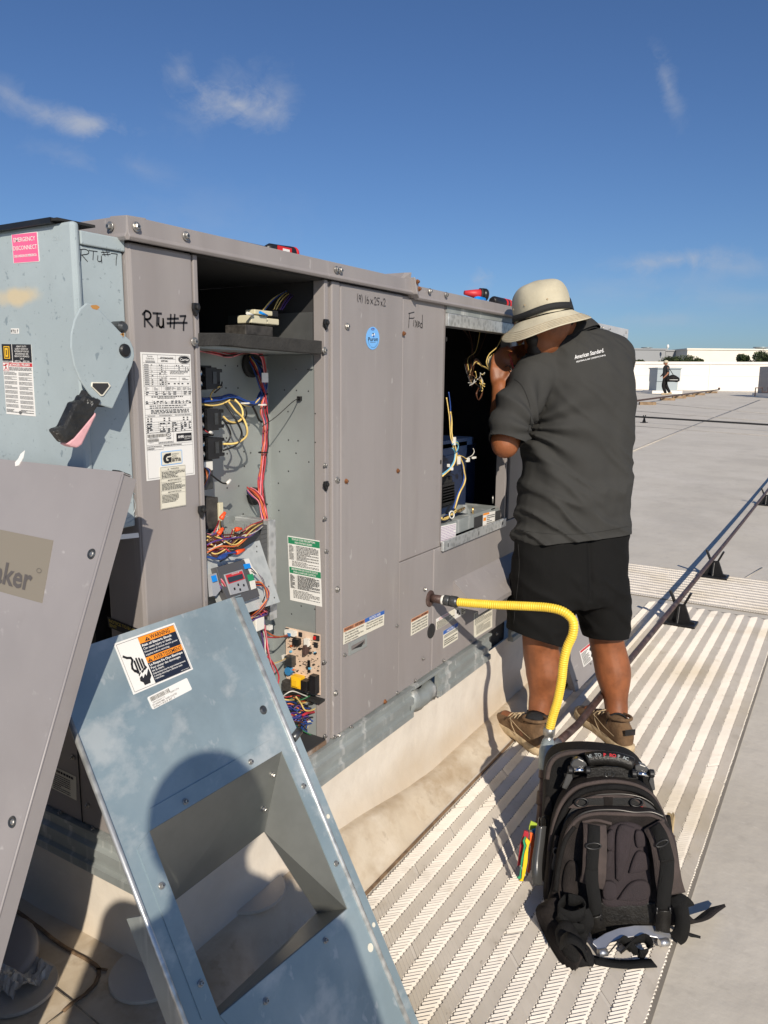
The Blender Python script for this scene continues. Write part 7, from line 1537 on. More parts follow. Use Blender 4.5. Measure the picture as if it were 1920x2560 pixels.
# ---- socks and shoes
def shoe(h_, t_, an, label=None):
    d = (t_-h_).normalized(); sd = V((-d.y, d.x, 0)); Ln = (t_-h_).length+.035; o = h_-d*.020; o.z = .0085
    def P(k, s_, z): return o+d*(Ln*k)+sd*s_+Zu*z
    hw = [(0, .022), (.04, .033), (.15, .038), (.32, .036), (.5, .039), (.66, .050), (.80, .051), (.90, .043), (.97, .026), (1.0, .010)]
    S_ = thing_part = MB(); out = [(k, w_) for k, w_ in hw]; ring = [P(k, w_, 0) for k, w_ in out]+[P(k, -w_, 0) for k, w_ in reversed(out)]
    n = len(ring); mb = MB(); ctr = o+d*Ln*.5
    lv = []
    for (z, g) in ((0, .96), (.008, 1.03), (.026, 1.02), (.029, .97)):
        lv.append([V((ctr.x+(p.x-ctr.x)*g, ctr.y+(p.y-ctr.y)*g, o.z+z+(.008 if False else 0))) for p in ring])
    vs = [p for l in lv for p in l]; fs = [tuple(range(n))[::-1], tuple(range(3*n, 4*n))]
    for i in range(3):
        for k in range(n): fs.append((i*n+k, i*n+(k+1) % n, (i+1)*n+(k+1) % n, (i+1)*n+k))
    mb.smooth = True; mb.add(vs, fs)
    up_ = MB(); rg = []
    for k, w_, hz, zc in [(0.01, .024, .030, .060), (.06, .033, .042, .066), (.15, .037, .050, .072), (.27, .037, .050, .070), (.40, .037, .044, .062), (.52, .040, .036, .052), (.66, .047, .028, .042), (.80, .047, .022, .036), (.90, .040, .018, .032), (.97, .024, .012, .028)]:
        rg.append((P(k, 0, zc-.012), sd*w_, Zu*hz))
    loft(up_, rg, 20, power=2.5)
    def cut(c): return False
    root = fuse(up_, 'shoe', 'shoe', WK, .0062, 3, lambda p, n: p+n*(.0016*fbm(p*40, 2)))
    if label: root['label'] = label
    mb.build('sole', 'sole', root)
    # collar of the shoe, tongue, laces, seams
    anp = V((an.x, an.y, 0)); cc_ = o+d*Ln*.20; MB().tube([P(.20+.155*cos(a), .036*sin(a), .104+.010*cos(a)*-1+.006) for a in [2*pi*i/20 for i in range(20)]], .0062, 8, closed=True).build('ankle_collar', 'shoe', root)
    for k in range(4): kk = .42+k*.07; MB().tube(spline([P(kk, .026, .082-k*.0085), P(kk+.02, 0, .099-k*.0105), P(kk+.035, -.026, .080-k*.0085)]), .0024, 6).build('lace', 'sole', root)
    for s_ in (-1, 1): MB().tube(spline([P(.40, s_*.012, .106), P(.36, s_*.03, .112), P(.42, s_*.045, .098), P(.47, s_*.05, .080)]), .0022, 6).build('lace', 'sole', root)
    for s_ in (-1, 1):
        MB().tube(spline([P(.10, s_*.0385, .055), P(.30, s_*.0395, .06), P(.46, s_*.043, .074)]), .0011, 5).build('stitch_line', 'sole', root); MB().tube(spline([P(.36, s_*.041, .030), P(.45, s_*.043, .055), P(.50, s_*.040, .078)]), .0011, 5).build('stitch_line', 'sole', root)
    return root, P
r1_, P1_ = shoe(FL[0], FL[1], Q(1344, 1800, 2.79)); r2_, P2_ = shoe(FR[0], FR[1], Q(1543, 1815, 2.81))
FSh = Frame(P2_(-.012, 0, .083), (P2_(0, .01, 0)-P2_(0, 0, 0))*-1, Zu); MB().fbox(FSh, -.020, -.010, .0, .020, .012, .003).build('heel_tab', 'black', r2_, bevel=.001); MB().fbox(FSh, .002, -.006, .003, .016, -.003, .0036).build('heel_mark', 'pad_maroon', r2_); MB().fbox(FSh, .002, .001, .003, .016, .004, .0036).build('heel_mark', 'pad_maroon', r2_)
q = P1_(.26, .0405, .052) ; MB().sphere(P1_(.22, -.036, .055), .009, 10, 6, (.6, 1, .8)).build('side_badge', 'sole', r1_)
for (P_, an, x_, y_) in ((P1_, Q(1344, 1800, 2.79), 0, 0), (P2_, Q(1543, 1815, 2.81), 0, 0)):
    b_ = P_(.21, 0, .075); t2 = an+Zu*.018
    mb = MB(); pts = [b_, b_*.6+t2*.4, t2-Zu*.004, t2+Zu*.010]; mb.tube(pts, [.041, .039, .040, .0405], 18, caps=False); o = mb.build('sock', 'sock', WK); sf = o.modifiers.new('s', 'SOLIDIFY'); sf.thickness = .003; sf.offset = 0
# ---- sun hat
hb_ = Q(1357, 783, 2.550); hax = (Zu*1.0+LD*.20+FD*.10-CR*.02).normalized(); ha = (CR-hax*CR.dot(hax)).normalized(); hq = hax.cross(ha)
HT = MB(); HT.smooth = True; N_ = 48; prof_ = [(.1005, -.012), (.1005, 0), (.1015, .020), (.1005, .045), (.096, .068), (.085, .087), (.066, .099), (.040, .106), (.0, .109)]
def hp_(r, h_, k, wob=0):
    r *= .958; h_ *= .958
    t = 2*pi*k/N_; rr = r*(1+.018*sin(2*t+.6)+.012*sin(5*t)*(1 if h_ > .01 else 0)); return hb_+hax*(h_+wob)+ha*cos(t)*rr*.98+hq*sin(t)*rr*1.06
def hat_ring(r, h_, brim=0):
    return [hp_(r, h_+brim*(.013*sin(2*2*pi*k/N_+2.6)+.007*sin(3*2*pi*k/N_+.5)), k) for k in range(N_)]
brim = [hat_ring(r, h_, b) for r, h_, b in ((.160, -.0655, 1), (.159, -.0625, 1), (.148, -.053, .9), (.135, -.043, .7), (.122, -.033, .4), (.110, -.022, .2), (.102, -.013, .05))]
crown = [hat_ring(r, h_) for r, h_ in prof_[:-1]]
mb = MB(); mb.smooth = True
for i, rg in enumerate(crown): mb.v += rg
for i in range(len(crown)-1):
    for k in range(N_): a = i*N_; mb.f.append((a+k, a+(k+1) % N_, a+N_+(k+1) % N_, a+N_+k)); mb.m.append(0); mb.sm.append(True)
mb.v.append(hb_+hax*.108); top_i = len(mb.v)-1
for k in range(N_): a = (len(crown)-1)*N_; mb.f.append((a+k, a+(k+1) % N_, top_i)); mb.m.append(0); mb.sm.append(True)
for i, v in enumerate(mb.v): mb.v[i] = v+hax*.0035*fbm((v-hb_)*22, 3)+(v-hb_).normalized()*.004*fbm((v-hb_)*16+V((4, 4, 4)), 2)
ho = mb.build('sun_hat', 'hat', WK); sf = ho.modifiers.new('s', 'SOLIDIFY'); sf.thickness = .002; sb = ho.modifiers.new('ss', 'SUBSURF'); sb.levels = 1; sb.render_levels = 2
mb = MB(); mb.smooth = True
for rg in brim: mb.v += rg
for i in range(len(brim)-1):
    for k in range(N_): a = i*N_; mb.f.append((a+k, a+(k+1) % N_, a+N_+(k+1) % N_, a+N_+k)); mb.m.append(0); mb.sm.append(True)
bo = mb.build('brim', 'hat', ho); sf = bo.modifiers.new('s', 'SOLIDIFY'); sf.thickness = .0022; sb = bo.modifiers.new('ss', 'SUBSURF'); sb.levels = 1; sb.render_levels = 1
for (r, h_, b) in ((.1565, -.0603, .97), (.151, -.0554, .92), (.145, -.0508, .85), (.139, -.0460, .77), (.132, -.0405, .64)): MB().tube(hat_ring(r, h_+.0012, b), .00055, 4, closed=True).build('brim_stitching', 'sole', bo)
mb = MB(); mb.ribbon([hp_(.1035, .004+.0035*sin(3*2*pi*k/N_), k) for k in list(range(N_))+[0]], hax*.0105, .0012); mb.build('hat_band', 'hatband', ho)
mb = MB(); k0 = 4; q = hp_(.108, .006, k0); mb.ribbon([q, q+hax*.010+ha*.006, q+hax*.022+ha*.004, q+hax*.026], CU.cross(hax).normalized()*.008+hax*.0, .001); mb.build('band_end', 'hatband', ho)
for k in (25, 30, 36): MB().lathe(hp_(.1025, .034, k), (hp_(.11, .034, k)-hp_(.10, .034, k)), [(.0028, 0), (.0022, .0012), (.001, .0002)], 10).build('eyelet', 'sole', ho)
# chin strap, wires pinched in the fingers
MB().tube(spline([hc+hsd*-.080+hup*.03+hfd*.01, hc-hsd*.072-hup*.05+hfd*.03, hc-hup*.135+hfd*.045, hc+hsd*.072-hup*.05+hfd*.03]), .0028, 6).build('chin_strap', 'hatband', ho)
TL_ = thing('test_leads', 'thin red and black test leads pinched between the worker fingers', 'test leads', Q(1280, 900, 2.59))
for k, (m, pts) in enumerate([('red', [(1272, 884, 2.647), (1279, 900, 2.622), (1284, 930, 2.612), (1280, 955, 2.622)]), ('red', [(1279, 880, 2.652), (1276, 905, 2.632), (1290, 925, 2.607), (1284, 945, 2.612)]), ('black', [(1262, 918, 2.617), (1272, 914, 2.607), (1280, 928, 2.602), (1282, 940, 2.612)]), ('orange', [(1295, 915, 2.622), (1294, 930, 2.622), (1288, 945, 2.622)])]):
    MB().tube(spline([Q(*p) for p in pts]), .0016, 6).build('lead', M['wire_'+m], TL_)
MB().tube([Q(1286, 912, 2.612), Q(1291, 930, 2.612)], .004, 8).build('probe', 'black', TL_)
# ---- the man walking with a bag far across the roof
fg = onG(1661, 987); tf = (fg-CAM).dot(RW @ V((0, 0, -1))); u_ = HL; 
PW = thing('person', 'distant man in black walking left across the roof with a black shoulder bag', 'person', fg)
def W(s_, h_, dpt=0): return fg+HL*s_+Zu*h_+HEAD*dpt
mb = MB()
limb(mb, [W(0, .93, .0), W(.0, 1.15), W(.0, 1.38)], [.15, .14, .15]); limb(mb, [W(0, 1.42), W(.02, 1.52)], [.06, .055]); mb.sphere(W(.05, 1.64), .105, 14, 10, (1, 1, 1.1))
limb(mb, [W(0, .93, -.08), W(.12, .50, -.08), W(-.02, .10, -.08)], [.10, .075, .05]); limb(mb, [W(0, .93, .08), W(-.08, .50, .08), W(-.30, .14, .08)], [.10, .07, .05])
limb(mb, [W(.0, 1.38, -.2), W(-.02, 1.12, -.22), W(.14, .92, -.2), W(.2, .86, -.18)], [.055, .045, .035, .03]); limb(mb, [W(0, 1.38, .2), W(.06, 1.1, .22), W(.2, .95, .2)], [.055, .045, .03]); limb(mb, [W(.14, 1.64), W(.18, 1.62)], [.025, .018])
for s_ in (-.01, -.02): pass
b_ = fuse(mb, 'body', 'skin2', PW, .022, 2)
mb = MB(); limb(mb, [W(-.01, .95), W(0, 1.2), W(.0, 1.38)], [.17, .165, .17]); limb(mb, [W(.0, 1.40, -.17), W(-.02, 1.22, -.22)], [.075, .07]); limb(mb, [W(.0, 1.40, .17), W(.03, 1.22, .22)], [.075, .07]); fuse(mb, 'shirt', 'blackm', PW, .025, 2)
mb = MB(); limb(mb, [W(0, .95, -.07), W(.12, .50, -.08), W(-.01, .13, -.08)], [.125, .09, .075]); limb(mb, [W(0, .95, .07), W(-.08, .50, .08), W(-.27, .17, .08)], [.125, .09, .075]); fuse(mb, 'trousers', 'ball', PW, .025, 2)
mb = MB(); limb(mb, [W(-.05, .05, -.08), W(.16, .04, -.08)], [.055, .05]); mb.build('shoe', 'sole', PW); mb = MB(); limb(mb, [W(-.36, .10, .08), W(-.20, .04, .08)], [.05, .05]); mb.build('shoe', 'sole', PW)
mb = MB(); mb.smooth = True; mb.lathe(W(.04, 1.66), Zu, [(.15, 0), (.118, .02), (.115, .07), (.07, .12), (0, .13)], 16); mb.build('hat', 'hat', PW)
BGd = thing('shoulder_bag', 'black shoulder bag carried by the distant walking man', 'bag', W(-.25, .8, -.2)); mb = MB(); limb(mb, [W(-.50, .80, -.22), W(-.28, .86, -.24), W(-.06, .80, -.22)], [.15, .19, .14]); fuse(mb, 'bag_body', 'ball', BGd, .03, 2); MB().ribbon([W(-.3, 1.0, -.3), W(-.1, 1.3, -.26), W(.04, 1.48, -.1)], HL*.02, .004).build('strap', 'strapm', BGd); MB().ribbon([W(-.5, .78, -.41), W(-.06, .78, -.41)], Zu*.012, .004).build('white_stripe', 'white', BGd)
# ---- the photographer, behind the lens; only the shadow shows
hh = CAM+SUN*.33-CR*.055-V((0, 0, .035)); PF_ = V((HEAD.x, HEAD.y, 0)); PL = V((-PF_.y, PF_.x, 0)); gx = V((hh.x, hh.y, 0))
PH = thing('person', 'photographer holding the camera, whose shadow crosses the leaning galvanized panel', 'person', gx)
def Ph(s_, h_, f=0): return gx+PL*s_+Zu*h_+PF_*f
H0 = hh.z; mb = MB()
mb.sphere(hh, .108, 18, 12, (.92, .92, 1.12)); limb(mb, [Ph(0, H0-.10), Ph(0, H0-.20)], [.062, .068])
loft(mb, [(Ph(0, H0-.17), PL*.08, PF_*.07), (Ph(0, H0-.215), PL*.165, PF_*.09), (Ph(0, H0-.27), PL*.215, PF_*.11), (Ph(0, H0-.45), PL*.205, PF_*.12), (Ph(0, H0-.62), PL*.18, PF_*.11), (Ph(0, H0-.78), PL*.18, PF_*.11)], 20)
for s_ in (-1, 1):
    limb(mb, [Ph(s_*.20, H0-.26), Ph(s_*.25, H0-.50, .06), Ph(s_*.10, H0-.32, .22)], [.06, .05, .034]); limb(mb, [Ph(s_*.09, H0-.72), Ph(s_*.11, .48, .02), Ph(s_*.11, .09)], [.10, .07, .05]); limb(mb, [Ph(s_*.11, .05, -.05), Ph(s_*.12, .04, .15)], [.045, .04])
fuse(mb, 'body', 'skin', PH, .014, 3)
loft_ = MB(); loft(loft_, [(Ph(0, H0-.22), PL*.17, PF_*.10), (Ph(0, H0-.27), PL*.225, PF_*.12), (Ph(0, H0-.45), PL*.215, PF_*.13), (Ph(0, H0-.66), PL*.20, PF_*.125), (Ph(0, H0-.74), PL*.20, PF_*.125)], 20); loft_.build('shirt', 'wire_blue', PH)
loft_ = MB()
for s_ in (-1, 1): loft(loft_, [(Ph(s_*.09, H0-.70), PL*.11, PF_*.12), (Ph(s_*.11, .5, .02), PL*.085, PF_*.09), (Ph(s_*.11, .10), PL*.075, PF_*.08)], 16)
loft_.build('trousers', 'wire_blue', PH)
# ================================================================== the tool backpack
N0 = V((-.925, -.380, 0)); U0 = V((.380, -.925, 0)); tb_ = radians(11)
BPF = Frame((.742, -.700, .006), U0, Zu*cos(tb_)-N0*sin(tb_)*-(-1), None)
BPF = Frame((.742, -.700, .006), U0, Zu*cos(tb_)-N0*sin(tb_), N0*cos(tb_)+Zu*sin(tb_))
BK = thing('tool_backpack', 'black and brown tool backpack standing on the walkway, top pocket unzipped, straps trailing', 'backpack', BPF.o)
def bp(x, y, n=0.0):        # x, y in the enlarged detail of the pack
    u, v = BPF.px(1220+x/2.592, 1820+y/2.592, n); return u, v
def bP(x, y, n=0.0): u, v = bp(x, y, n); return BPF.p(u, v, n)
def slab(name, m, pts, n0, n1, inset=.010, bulge=0, par=None, nref=None, seg=4):
    """soft slab: outline (closed, clockwise) swept from n0 (back) to n1 (front), rounded edges, pillowed front"""
    o2 = [bp(x, y, n1 if nref is None else nref) for x, y in pts]; k = len(o2); P = [V((u, v, 0)) for u, v in o2]; sp = []
    for i in range(k):
        p0, p1, p2, p3 = P[i-1], P[i], P[(i+1) % k], P[(i+2) % k]
        for j in range(seg): t = j/seg; sp.append(.5*((2*p1)+(p2-p0)*t+(2*p0-5*p1+4*p2-p3)*t*t+(3*p1-p0-3*p2+p3)*t**3))
    c = sum(sp, V((0, 0, 0)))/len(sp); n = len(sp); mb = MB(); mb.smooth = True; rows = []
    R = (n1-n0); e = min(inset, R*.5)
    for (g, z) in ((0.94, n0), (1, n0+e), (1.0, n1-e), (.975, n1-e*.35), (.94, n1), (.72, n1+bulge*.6), (.40, n1+bulge*.95)):
        row = []
        for i, p in enumerate(sp):
            q = c+(p-c)*g; wob = .0022*fbm((q.x*18, q.y*18, z*14), 2); row.append(len(mb.v)); mb.v.append(BPF.p(q.x, max(q.y, .002 if g < 1 else .0), z+wob))
        rows.append(row)
    for a, b in zip(rows, rows[1:]):
        for i in range(n): mb.f.append((a[i], a[(i+1) % n], b[(i+1) % n], b[i])); mb.m.append(0); mb.sm.append(True)
    mb.v.append(BPF.p(c.x, c.y, n1+bulge)); ti = len(mb.v)-1
    for i in range(n): mb.f.append((rows[-1][i], rows[-1][(i+1) % n], ti)); mb.m.append(0); mb.sm.append(True)
    mb.f.append(tuple(rows[0])[::-1]); mb.m.append(0); mb.sm.append(False)
    o = mb.build(name, m, par or BK); s_ = o.modifiers.new('ss', 'SUBSURF'); s_.levels = 0; s_.render_levels = 1; return o, sp
def rim(name, m, pts, n, r, par=None, closed=False, seg=6, flat=None):
    P = [bP(x, y, n) for x, y in pts]; P = spline(P, seg); return MB().tube(P, r, 8, closed=closed).build(name, m, par or BK)
# layers from the far side to the near one
rear, _ = slab('rear_compartment', 'ball', [(362, 1150), (350, 900), (362, 520), (372, 300), (400, 215), (470, 165), (640, 150), (860, 175), (985, 225), (1060, 330), (1100, 500), (1165, 640), (1250, 1000), (1255, 1230), (900, 1260), (560, 1250)], -.300, -.165, .02)
slab('front_pocket', 'ball', [(352, 1120), (345, 900), (358, 560), (390, 330), (470, 235), (640, 215), (860, 240), (985, 300), (1060, 420), (1110, 640), (1180, 1000), (1190, 1200), (900, 1250), (560, 1240)], -.385, -.302, .03, nref=-.285)
rim('zipper', 'zip', [(372, 330), (385, 240), (430, 180), (500, 152), (600, 145), (760, 152)], -.17, .0028)
rim('piping', 'mauve_edge', [(384, 330), (400, 245), (440, 192), (510, 165), (600, 158), (700, 160)], -.163, .006)
mid, _ = slab('main_compartment', 'ballb', [(372, 1190), (380, 960), (405, 700), (450, 520), (530, 400), (640, 352), (800, 340), (960, 365), (1070, 430), (1140, 560), (1215, 760), (1250, 1000), (1252, 1220), (900, 1262), (560, 1262)], -.165, -.085, .014)
rim('edge_binding', 'mauve_edge', [(396, 800), (418, 660), (470, 500), (560, 395), (680, 356), (820, 346), (960, 372), (1060, 432), (1120, 530), (1160, 640)], -.088, .0052)
rim('edge_binding', 'ball', [(405, 1000), (418, 800), (452, 640), (510, 510), (600, 420), (720, 388), (840, 382), (960, 402), (1050, 452), (1110, 540), (1150, 640)], -.080, .0075)
rim('zipper', 'zip', [(470, 760), (490, 640), (540, 530), (610, 465), (700, 436), (800, 428), (900, 430), (1000, 452), (1080, 505), (1140, 590)], -.076, .0022)
# mouth of the open pocket: black lining with webbing and two rings
slab('pocket_lining', 'cavity', [(440, 900), (480, 640), (560, 510), (680, 445), (830, 436), (980, 458), (1080, 520), (1140, 620), (1180, 760), (900, 800), (600, 800)], -.086, -.074, .004)
lin = MB().prism(BPF, [bp(*p, -.068) for p in [(520, 518), (590, 462), (690, 440), (830, 434), (930, 440), (1010, 470), (1040, 540), (900, 548), (700, 530)]], -.072, -.068).build('pocket_flap', 'mauve_edge', BK)
MB().prism(BPF, [bp(*p, -.066) for p in [(600, 458), (930, 452), (985, 490), (1000, 505), (575, 500)]], -.0675, -.066).build('webbing', 'hatband', BK)
MB().prism(BPF, [bp(*p, -.064) for p in [(752, 448), (810, 450), (806, 530), (755, 528)]], -.0655, -.064).build('webbing_keeper', 'ballb', BK)
for cx_ in (606, 962): c = [bP(cx_+40*cos(a), 482+26*sin(a), -.060) for a in [2*pi*i/20 for i in range(20)]]; MB().tube(c, .0022, 8, closed=True).build('d_ring', 'chrome', BK).data.materials[0] = M['black']
MB().prism(BPF, [bp(*p, -.062) for p in [(978, 512), (1004, 510), (1006, 536), (980, 538)]], -.064, -.062).build('red_tab', 'redp', BK)
# harness flap with its back pad
flp, _ = slab('harness_flap', 'ballb', [(392, 1235), (420, 1040), (452, 820), (505, 650), (580, 575), (680, 545), (830, 538), (980, 545), (1090, 560), (1160, 610), (1215, 730), (1245, 960), (1250, 1180), (1245, 1290), (900, 1330), (620, 1330)], -.070, -.014, .012)
rim('zipper', 'zip', [(480, 760), (520, 650), (590, 570), (680, 535), (830, 530), (950, 546), (1060, 545), (1140, 575)], -.018, .0026)
rim('edge_binding', 'mauve_edge', [(470, 860), (510, 690), (585, 590), (690, 556), (830, 556), (950, 562), (1060, 566), (1140, 606)], -.014, .0048)
rim('edge_binding', 'mauve_edge', [(610, 612), (700, 598), (800, 620)], -.010, .004)
rim('edge_binding', 'ball', [(440, 1060), (458, 900), (500, 730), (560, 640)], -.012, .006); rim('edge_binding', 'ball', [(408, 1180), (432, 980), (470, 790)], -.03, .006); rim('edge_binding', 'ballb', [(396, 1100), (412, 900), (446, 700)], -.06, .006)
pad, _ = slab('back_pad', 'pad_maroon', [(742, 1150), (752, 900), (770, 680), (820, 628), (890, 612), (960, 625), (1020, 680), (1050, 900), (1048, 1140), (900, 1160)], -.020, -.006, .006, .002)
for pts in ([(835, 650), (935, 645), (950, 690), (865, 985), (835, 985), (828, 960)], [(955, 670), (1010, 680), (1030, 760), (965, 780)], [(965, 800), (1040, 830), (1045, 920), (930, 945), (915, 930)], [(770, 690), (815, 665), (815, 780), (770, 790)], [(765, 810), (812, 800), (800, 900), (756, 915)], [(930, 1000), (1040, 1000), (1040, 1120), (855, 1120), (850, 1100)], [(752, 1000), (830, 1010), (830, 1110), (748, 1110)]): slab('pad_cushion', 'pad_maroon', pts, -.010, .0035, .006, .003, seg=3)
slab('lower_panel', 'leather', [(700, 1140), (730, 1128), (1040, 1125), (1090, 1160), (1085, 1290), (900, 1330), (700, 1310)], -.022, -.010, .006, .001)
slab('side_pocket', 'ballb', [(480, 1020), (500, 900), (540, 860), (590, 900), (590, 1060), (560, 1120), (500, 1110)], -.020, -.006, .008, .006)
# shoulder straps: padded outer, webbing, slides, leather ends
def strapq(name, m, pts, hw, th_=.0016, par=None, n_off=0.0):
    P = spline([bP(x, y, n+n_off) for x, y, n in pts], 5); Wd = []
    for i in range(len(P)):
        d = (P[min(i+1, len(P)-1)]-P[max(i-1, 0)]).normalized(); f = i/(len(P)-1); h_ = hw if not isinstance(hw, (list, tuple)) else hw[0]+(hw[1]-hw[0])*f; Wd.append(BPF.n.cross(d).normalized()*h_)
    return MB().ribbon(P, Wd, th_).build(name, m, par or BK)
sL = strapq('shoulder_strap', 'mauve_edge', [(690, 628, .0), (694, 720, .022), (690, 850, .030), (684, 960, .026), (668, 1010, .018)], [.0265, .0275], .006)
strapq('strap_webbing', 'strapm', [(688, 630, .010), (688, 720, .032), (678, 850, .040), (674, 918, .037)], .0135, .0018)
strapq('strap_webbing', 'strapm', [(672, 905, .034), (674, 1000, .040), (692, 1120, .034), (700, 1220, .022), (712, 1300, .012)], .0150, .0014)
strapq('strap_webbing', 'ball', [(640, 905, .036), (712, 908, .036)], .0035, .003)
MB().tube([bP(636+48*(1+cos(a)), 765+20*sin(a), .040) for a in [2*pi*i/18 for i in range(18)]], .0020, 8, closed=True).build('slide_ring', 'black', BK)
sR = strapq('shoulder_strap', 'mauve_edge', [(1070, 628, .0), (1120, 720, .020), (1150, 850, .028), (1168, 980, .024), (1190, 1070, .014)], [.0250, .031], .006)
slab('strap_wing', 'pad_maroon', [(1110, 640), (1180, 660), (1216, 720), (1240, 860), (1252, 1000), (1236, 1080), (1200, 1060), (1180, 860), (1140, 740)], -.004, .014, .006, .004)
strapq('strap_webbing', 'strapm', [(1082, 630, .012), (1122, 700, .032), (1150, 800, .038), (1160, 850, .038)], [.0135, .016], .0018)
strapq('strap_webbing', 'strapm', [(1162, 850, .034), (1158, 960, .036), (1142, 1080, .030), (1136, 1180, .020), (1138, 1260, .012)], .0155, .0014)
strapq('strap_webbing', 'ball', [(1118, 862, .036), (1204, 846, .036)], .0035, .003)
MB().tube([bP(1090+38*(1+cos(a))+a*0, 748+18*sin(a)-14*cos(a), .038) for a in [2*pi*i/18 for i in range(18)]], .0020, 8, closed=True).build('slide_ring', 'black', BK)
strapq('leather_end', 'leather', [(690, 1220, .026), (712, 1290, .018), (730, 1388, .010)], [.0165, .019], .003); strapq('leather_end', 'leather', [(1138, 1180, .024), (1136, 1240, .018), (1130, 1320, .012)], [.0165, .016], .003)
for (x, y) in ((660, 1240), (728, 1225), (1094, 1180), (1178, 1180)): MB().tube([bP(x, y-20, .026), bP(x+4, y+20, .024)], .0028, 8).build('buckle', 'black', BK)
# aluminium foot bar
nb_ = .012
outer = [(676, 1398), (680, 1378), (700, 1368), (760, 1330), (850, 1296), (950, 1280), (1060, 1280), (1140, 1295), (1178, 1318), (1186, 1350), (1176, 1372), (1110, 1376), (1095, 1360), (1050, 1352), (950, 1352), (860, 1366), (790, 1395), (768, 1425), (764, 1440), (712, 1444), (700, 1420)]
fa, fb_, fc = onZ(1220+738/2.592, 1820+1455/2.592, .020), onZ(1220+1138/2.592, 1820+1398/2.592, .020), bP(960, 1290, .012)
FBF = Frame(fa, fb_-fa, (fc-fa)-(fb_-fa).normalized()*(fc-fa).dot((fb_-fa).normalized()))
def fbp(x, y, n=0): return FBF.px(1220+x/2.592, 1820+y/2.592, n)
MB().prism(FBF, [fbp(*p) for p in outer], -.0015, .0015).build('foot_bar', 'alu', BK, bevel=.0012)
for a, b in (((712, 1462), (768, 1455)), ((1108, 1398), (1166, 1388))): MB().tube([FBF.p(*fbp(*a), .003), FBF.p(*fbp(*b), .003)], .0085, 12).build('foot_bar_roller', 'alu', BK)
# carry handle, brackets, pins, badge
top_n = -.150
hP = [bP(x, y, top_n+.030) for x, y in [(640, 206), (700, 194), (790, 196), (870, 210), (938, 236)]]
MB().tube(spline(hP, 5), [.0155]+[.0175]*19+[.0155], 14).build('carry_handle', 'leather', BK)
badge = MB().prism(BPF, [bp(*p, -.118) for p in [(652, 262), (760, 248), (860, 256), (950, 276), (975, 330), (860, 332), (700, 330), (635, 345)]], -.125, -.118).build('badge_panel', 'leather', BK)
c = (788, 300); MB().tube([bP(c[0]+30*cos(a), c[1]+20*sin(a), -.1165) for a in [2*pi*i/24 for i in range(24)]], .0008, 5, closed=True).build('emblem', 'grey_fit', badge)
Sb = Sheet(BPF, (1220+774/2.592, 1820+288/2.592), (1220+802/2.592, 1820+292/2.592), (1220+774/2.592, 1820+312/2.592), -.1168); Sb.text(0, .95, .9, 'P', 'grey_fit', w=.9, k=2); Sb.mb.build('emblem', Sb.mats, badge, recalc=False)
for (x, y, s_) in ((590, 270, 1), (1003, 292, -1)):
    pts = [(x-55, y-30), (x-38, y-62), (x-6, y-76), (x+30, y-58), (x+50, y-40), (x+56, y+10), (x-50, y+10)] if s_ == 1 else [(x-52, y-48), (x-20, y-60), (x+20, y-45), (x+52, y-10), (x+56, y+22), (x-50, y+10)]
    MB().prism(BPF, [bp(*p, -.112) for p in pts], -.135, -.112).build('handle_bracket', 'smoke', BK, bevel=.003)
    MB().tube([bP(x-48, y+2, -.106), bP(x+42, y+8*(s_ < 0)+4, -.106)], .0058, 12).build('hinge_pin', 'chrome', BK)
    for dx in (-62, 52): MB().lathe(bP(x+dx, y+2, -.106)-BPF.u*.004, BPF.u, [(.009, 0), (.0105, .002), (.0105, .010), (.009, .012)], 14).build('hinge_knuckle', 'black', BK)
    MB().prism(BPF, [bp(*p, -.108) for p in ([(x-72, y+10), (x-50, y+5), (x-40, y+60), (x-80, y+130), (x-110, y+120)] if s_ == 1 else [(x+52, y+8), (x+68, y+8), (x+82, y+110), (x+62, y+116), (x+40, y+60)])], -.122, -.108).build('bracket_arm', 'smoke', BK, bevel=.002)
# raised print on the handle
for k, ch in enumerate('VETO PRO PAC'):
    if ch == ' ': continue
    vs, fs, tw = glyphs(ch, .02); f = .13+.062*k; i0 = f*(len(hP)-1); P = spline(hP, 5); j = int(f*(len(P)-1)); p = P[j]; d = (P[min(j+1, len(P)-1)]-P[j-1]).normalized(); ou = (Zu*.72+BPF.n*.69).normalized(); ou = (ou-d*ou.dot(d)).normalized(); upv = ou.cross(d)*-1
    if upv.dot(Zu) < 0: upv = -upv
    mb = MB(); mb.add([p+ou*.0182+d*(vx-.3)*.0125+upv*(vy-.35)*.0125 for vx, vy in vs], fs); mb.build('letter', 'redp' if 5 <= k <= 7 else 'inner', BK, recalc=False)
# zipper pulls, clips at the left side
MB().tube([bP(438+14*cos(a), 800+22*sin(a), -.05) for a in [2*pi*i/14 for i in range(14)]], .002, 6, closed=True).build('zipper_pull', 'zip', BK)
MB().prism(BPF, [bp(*p, -.046) for p in [(428, 815), (440, 815), (442, 900), (432, 925), (414, 918), (412, 890)]], -.048, -.046).build('zipper_pull', 'zip', BK, bevel=.0006)
MB().prism(BPF, [bp(*p, -.16) for p in [(360, 520), (372, 450), (392, 440), (412, 470), (418, 540), (392, 570), (362, 560)]], -.166, -.156).build('clip_tab', 'ballb', BK, bevel=.002)
MB().tube([bP(362+16*cos(a), 612+38*sin(a), -.15) for a in [2*pi*i/16 for i in range(16)]], .0024, 6, closed=True).build('snap_hook', 'black', BK)
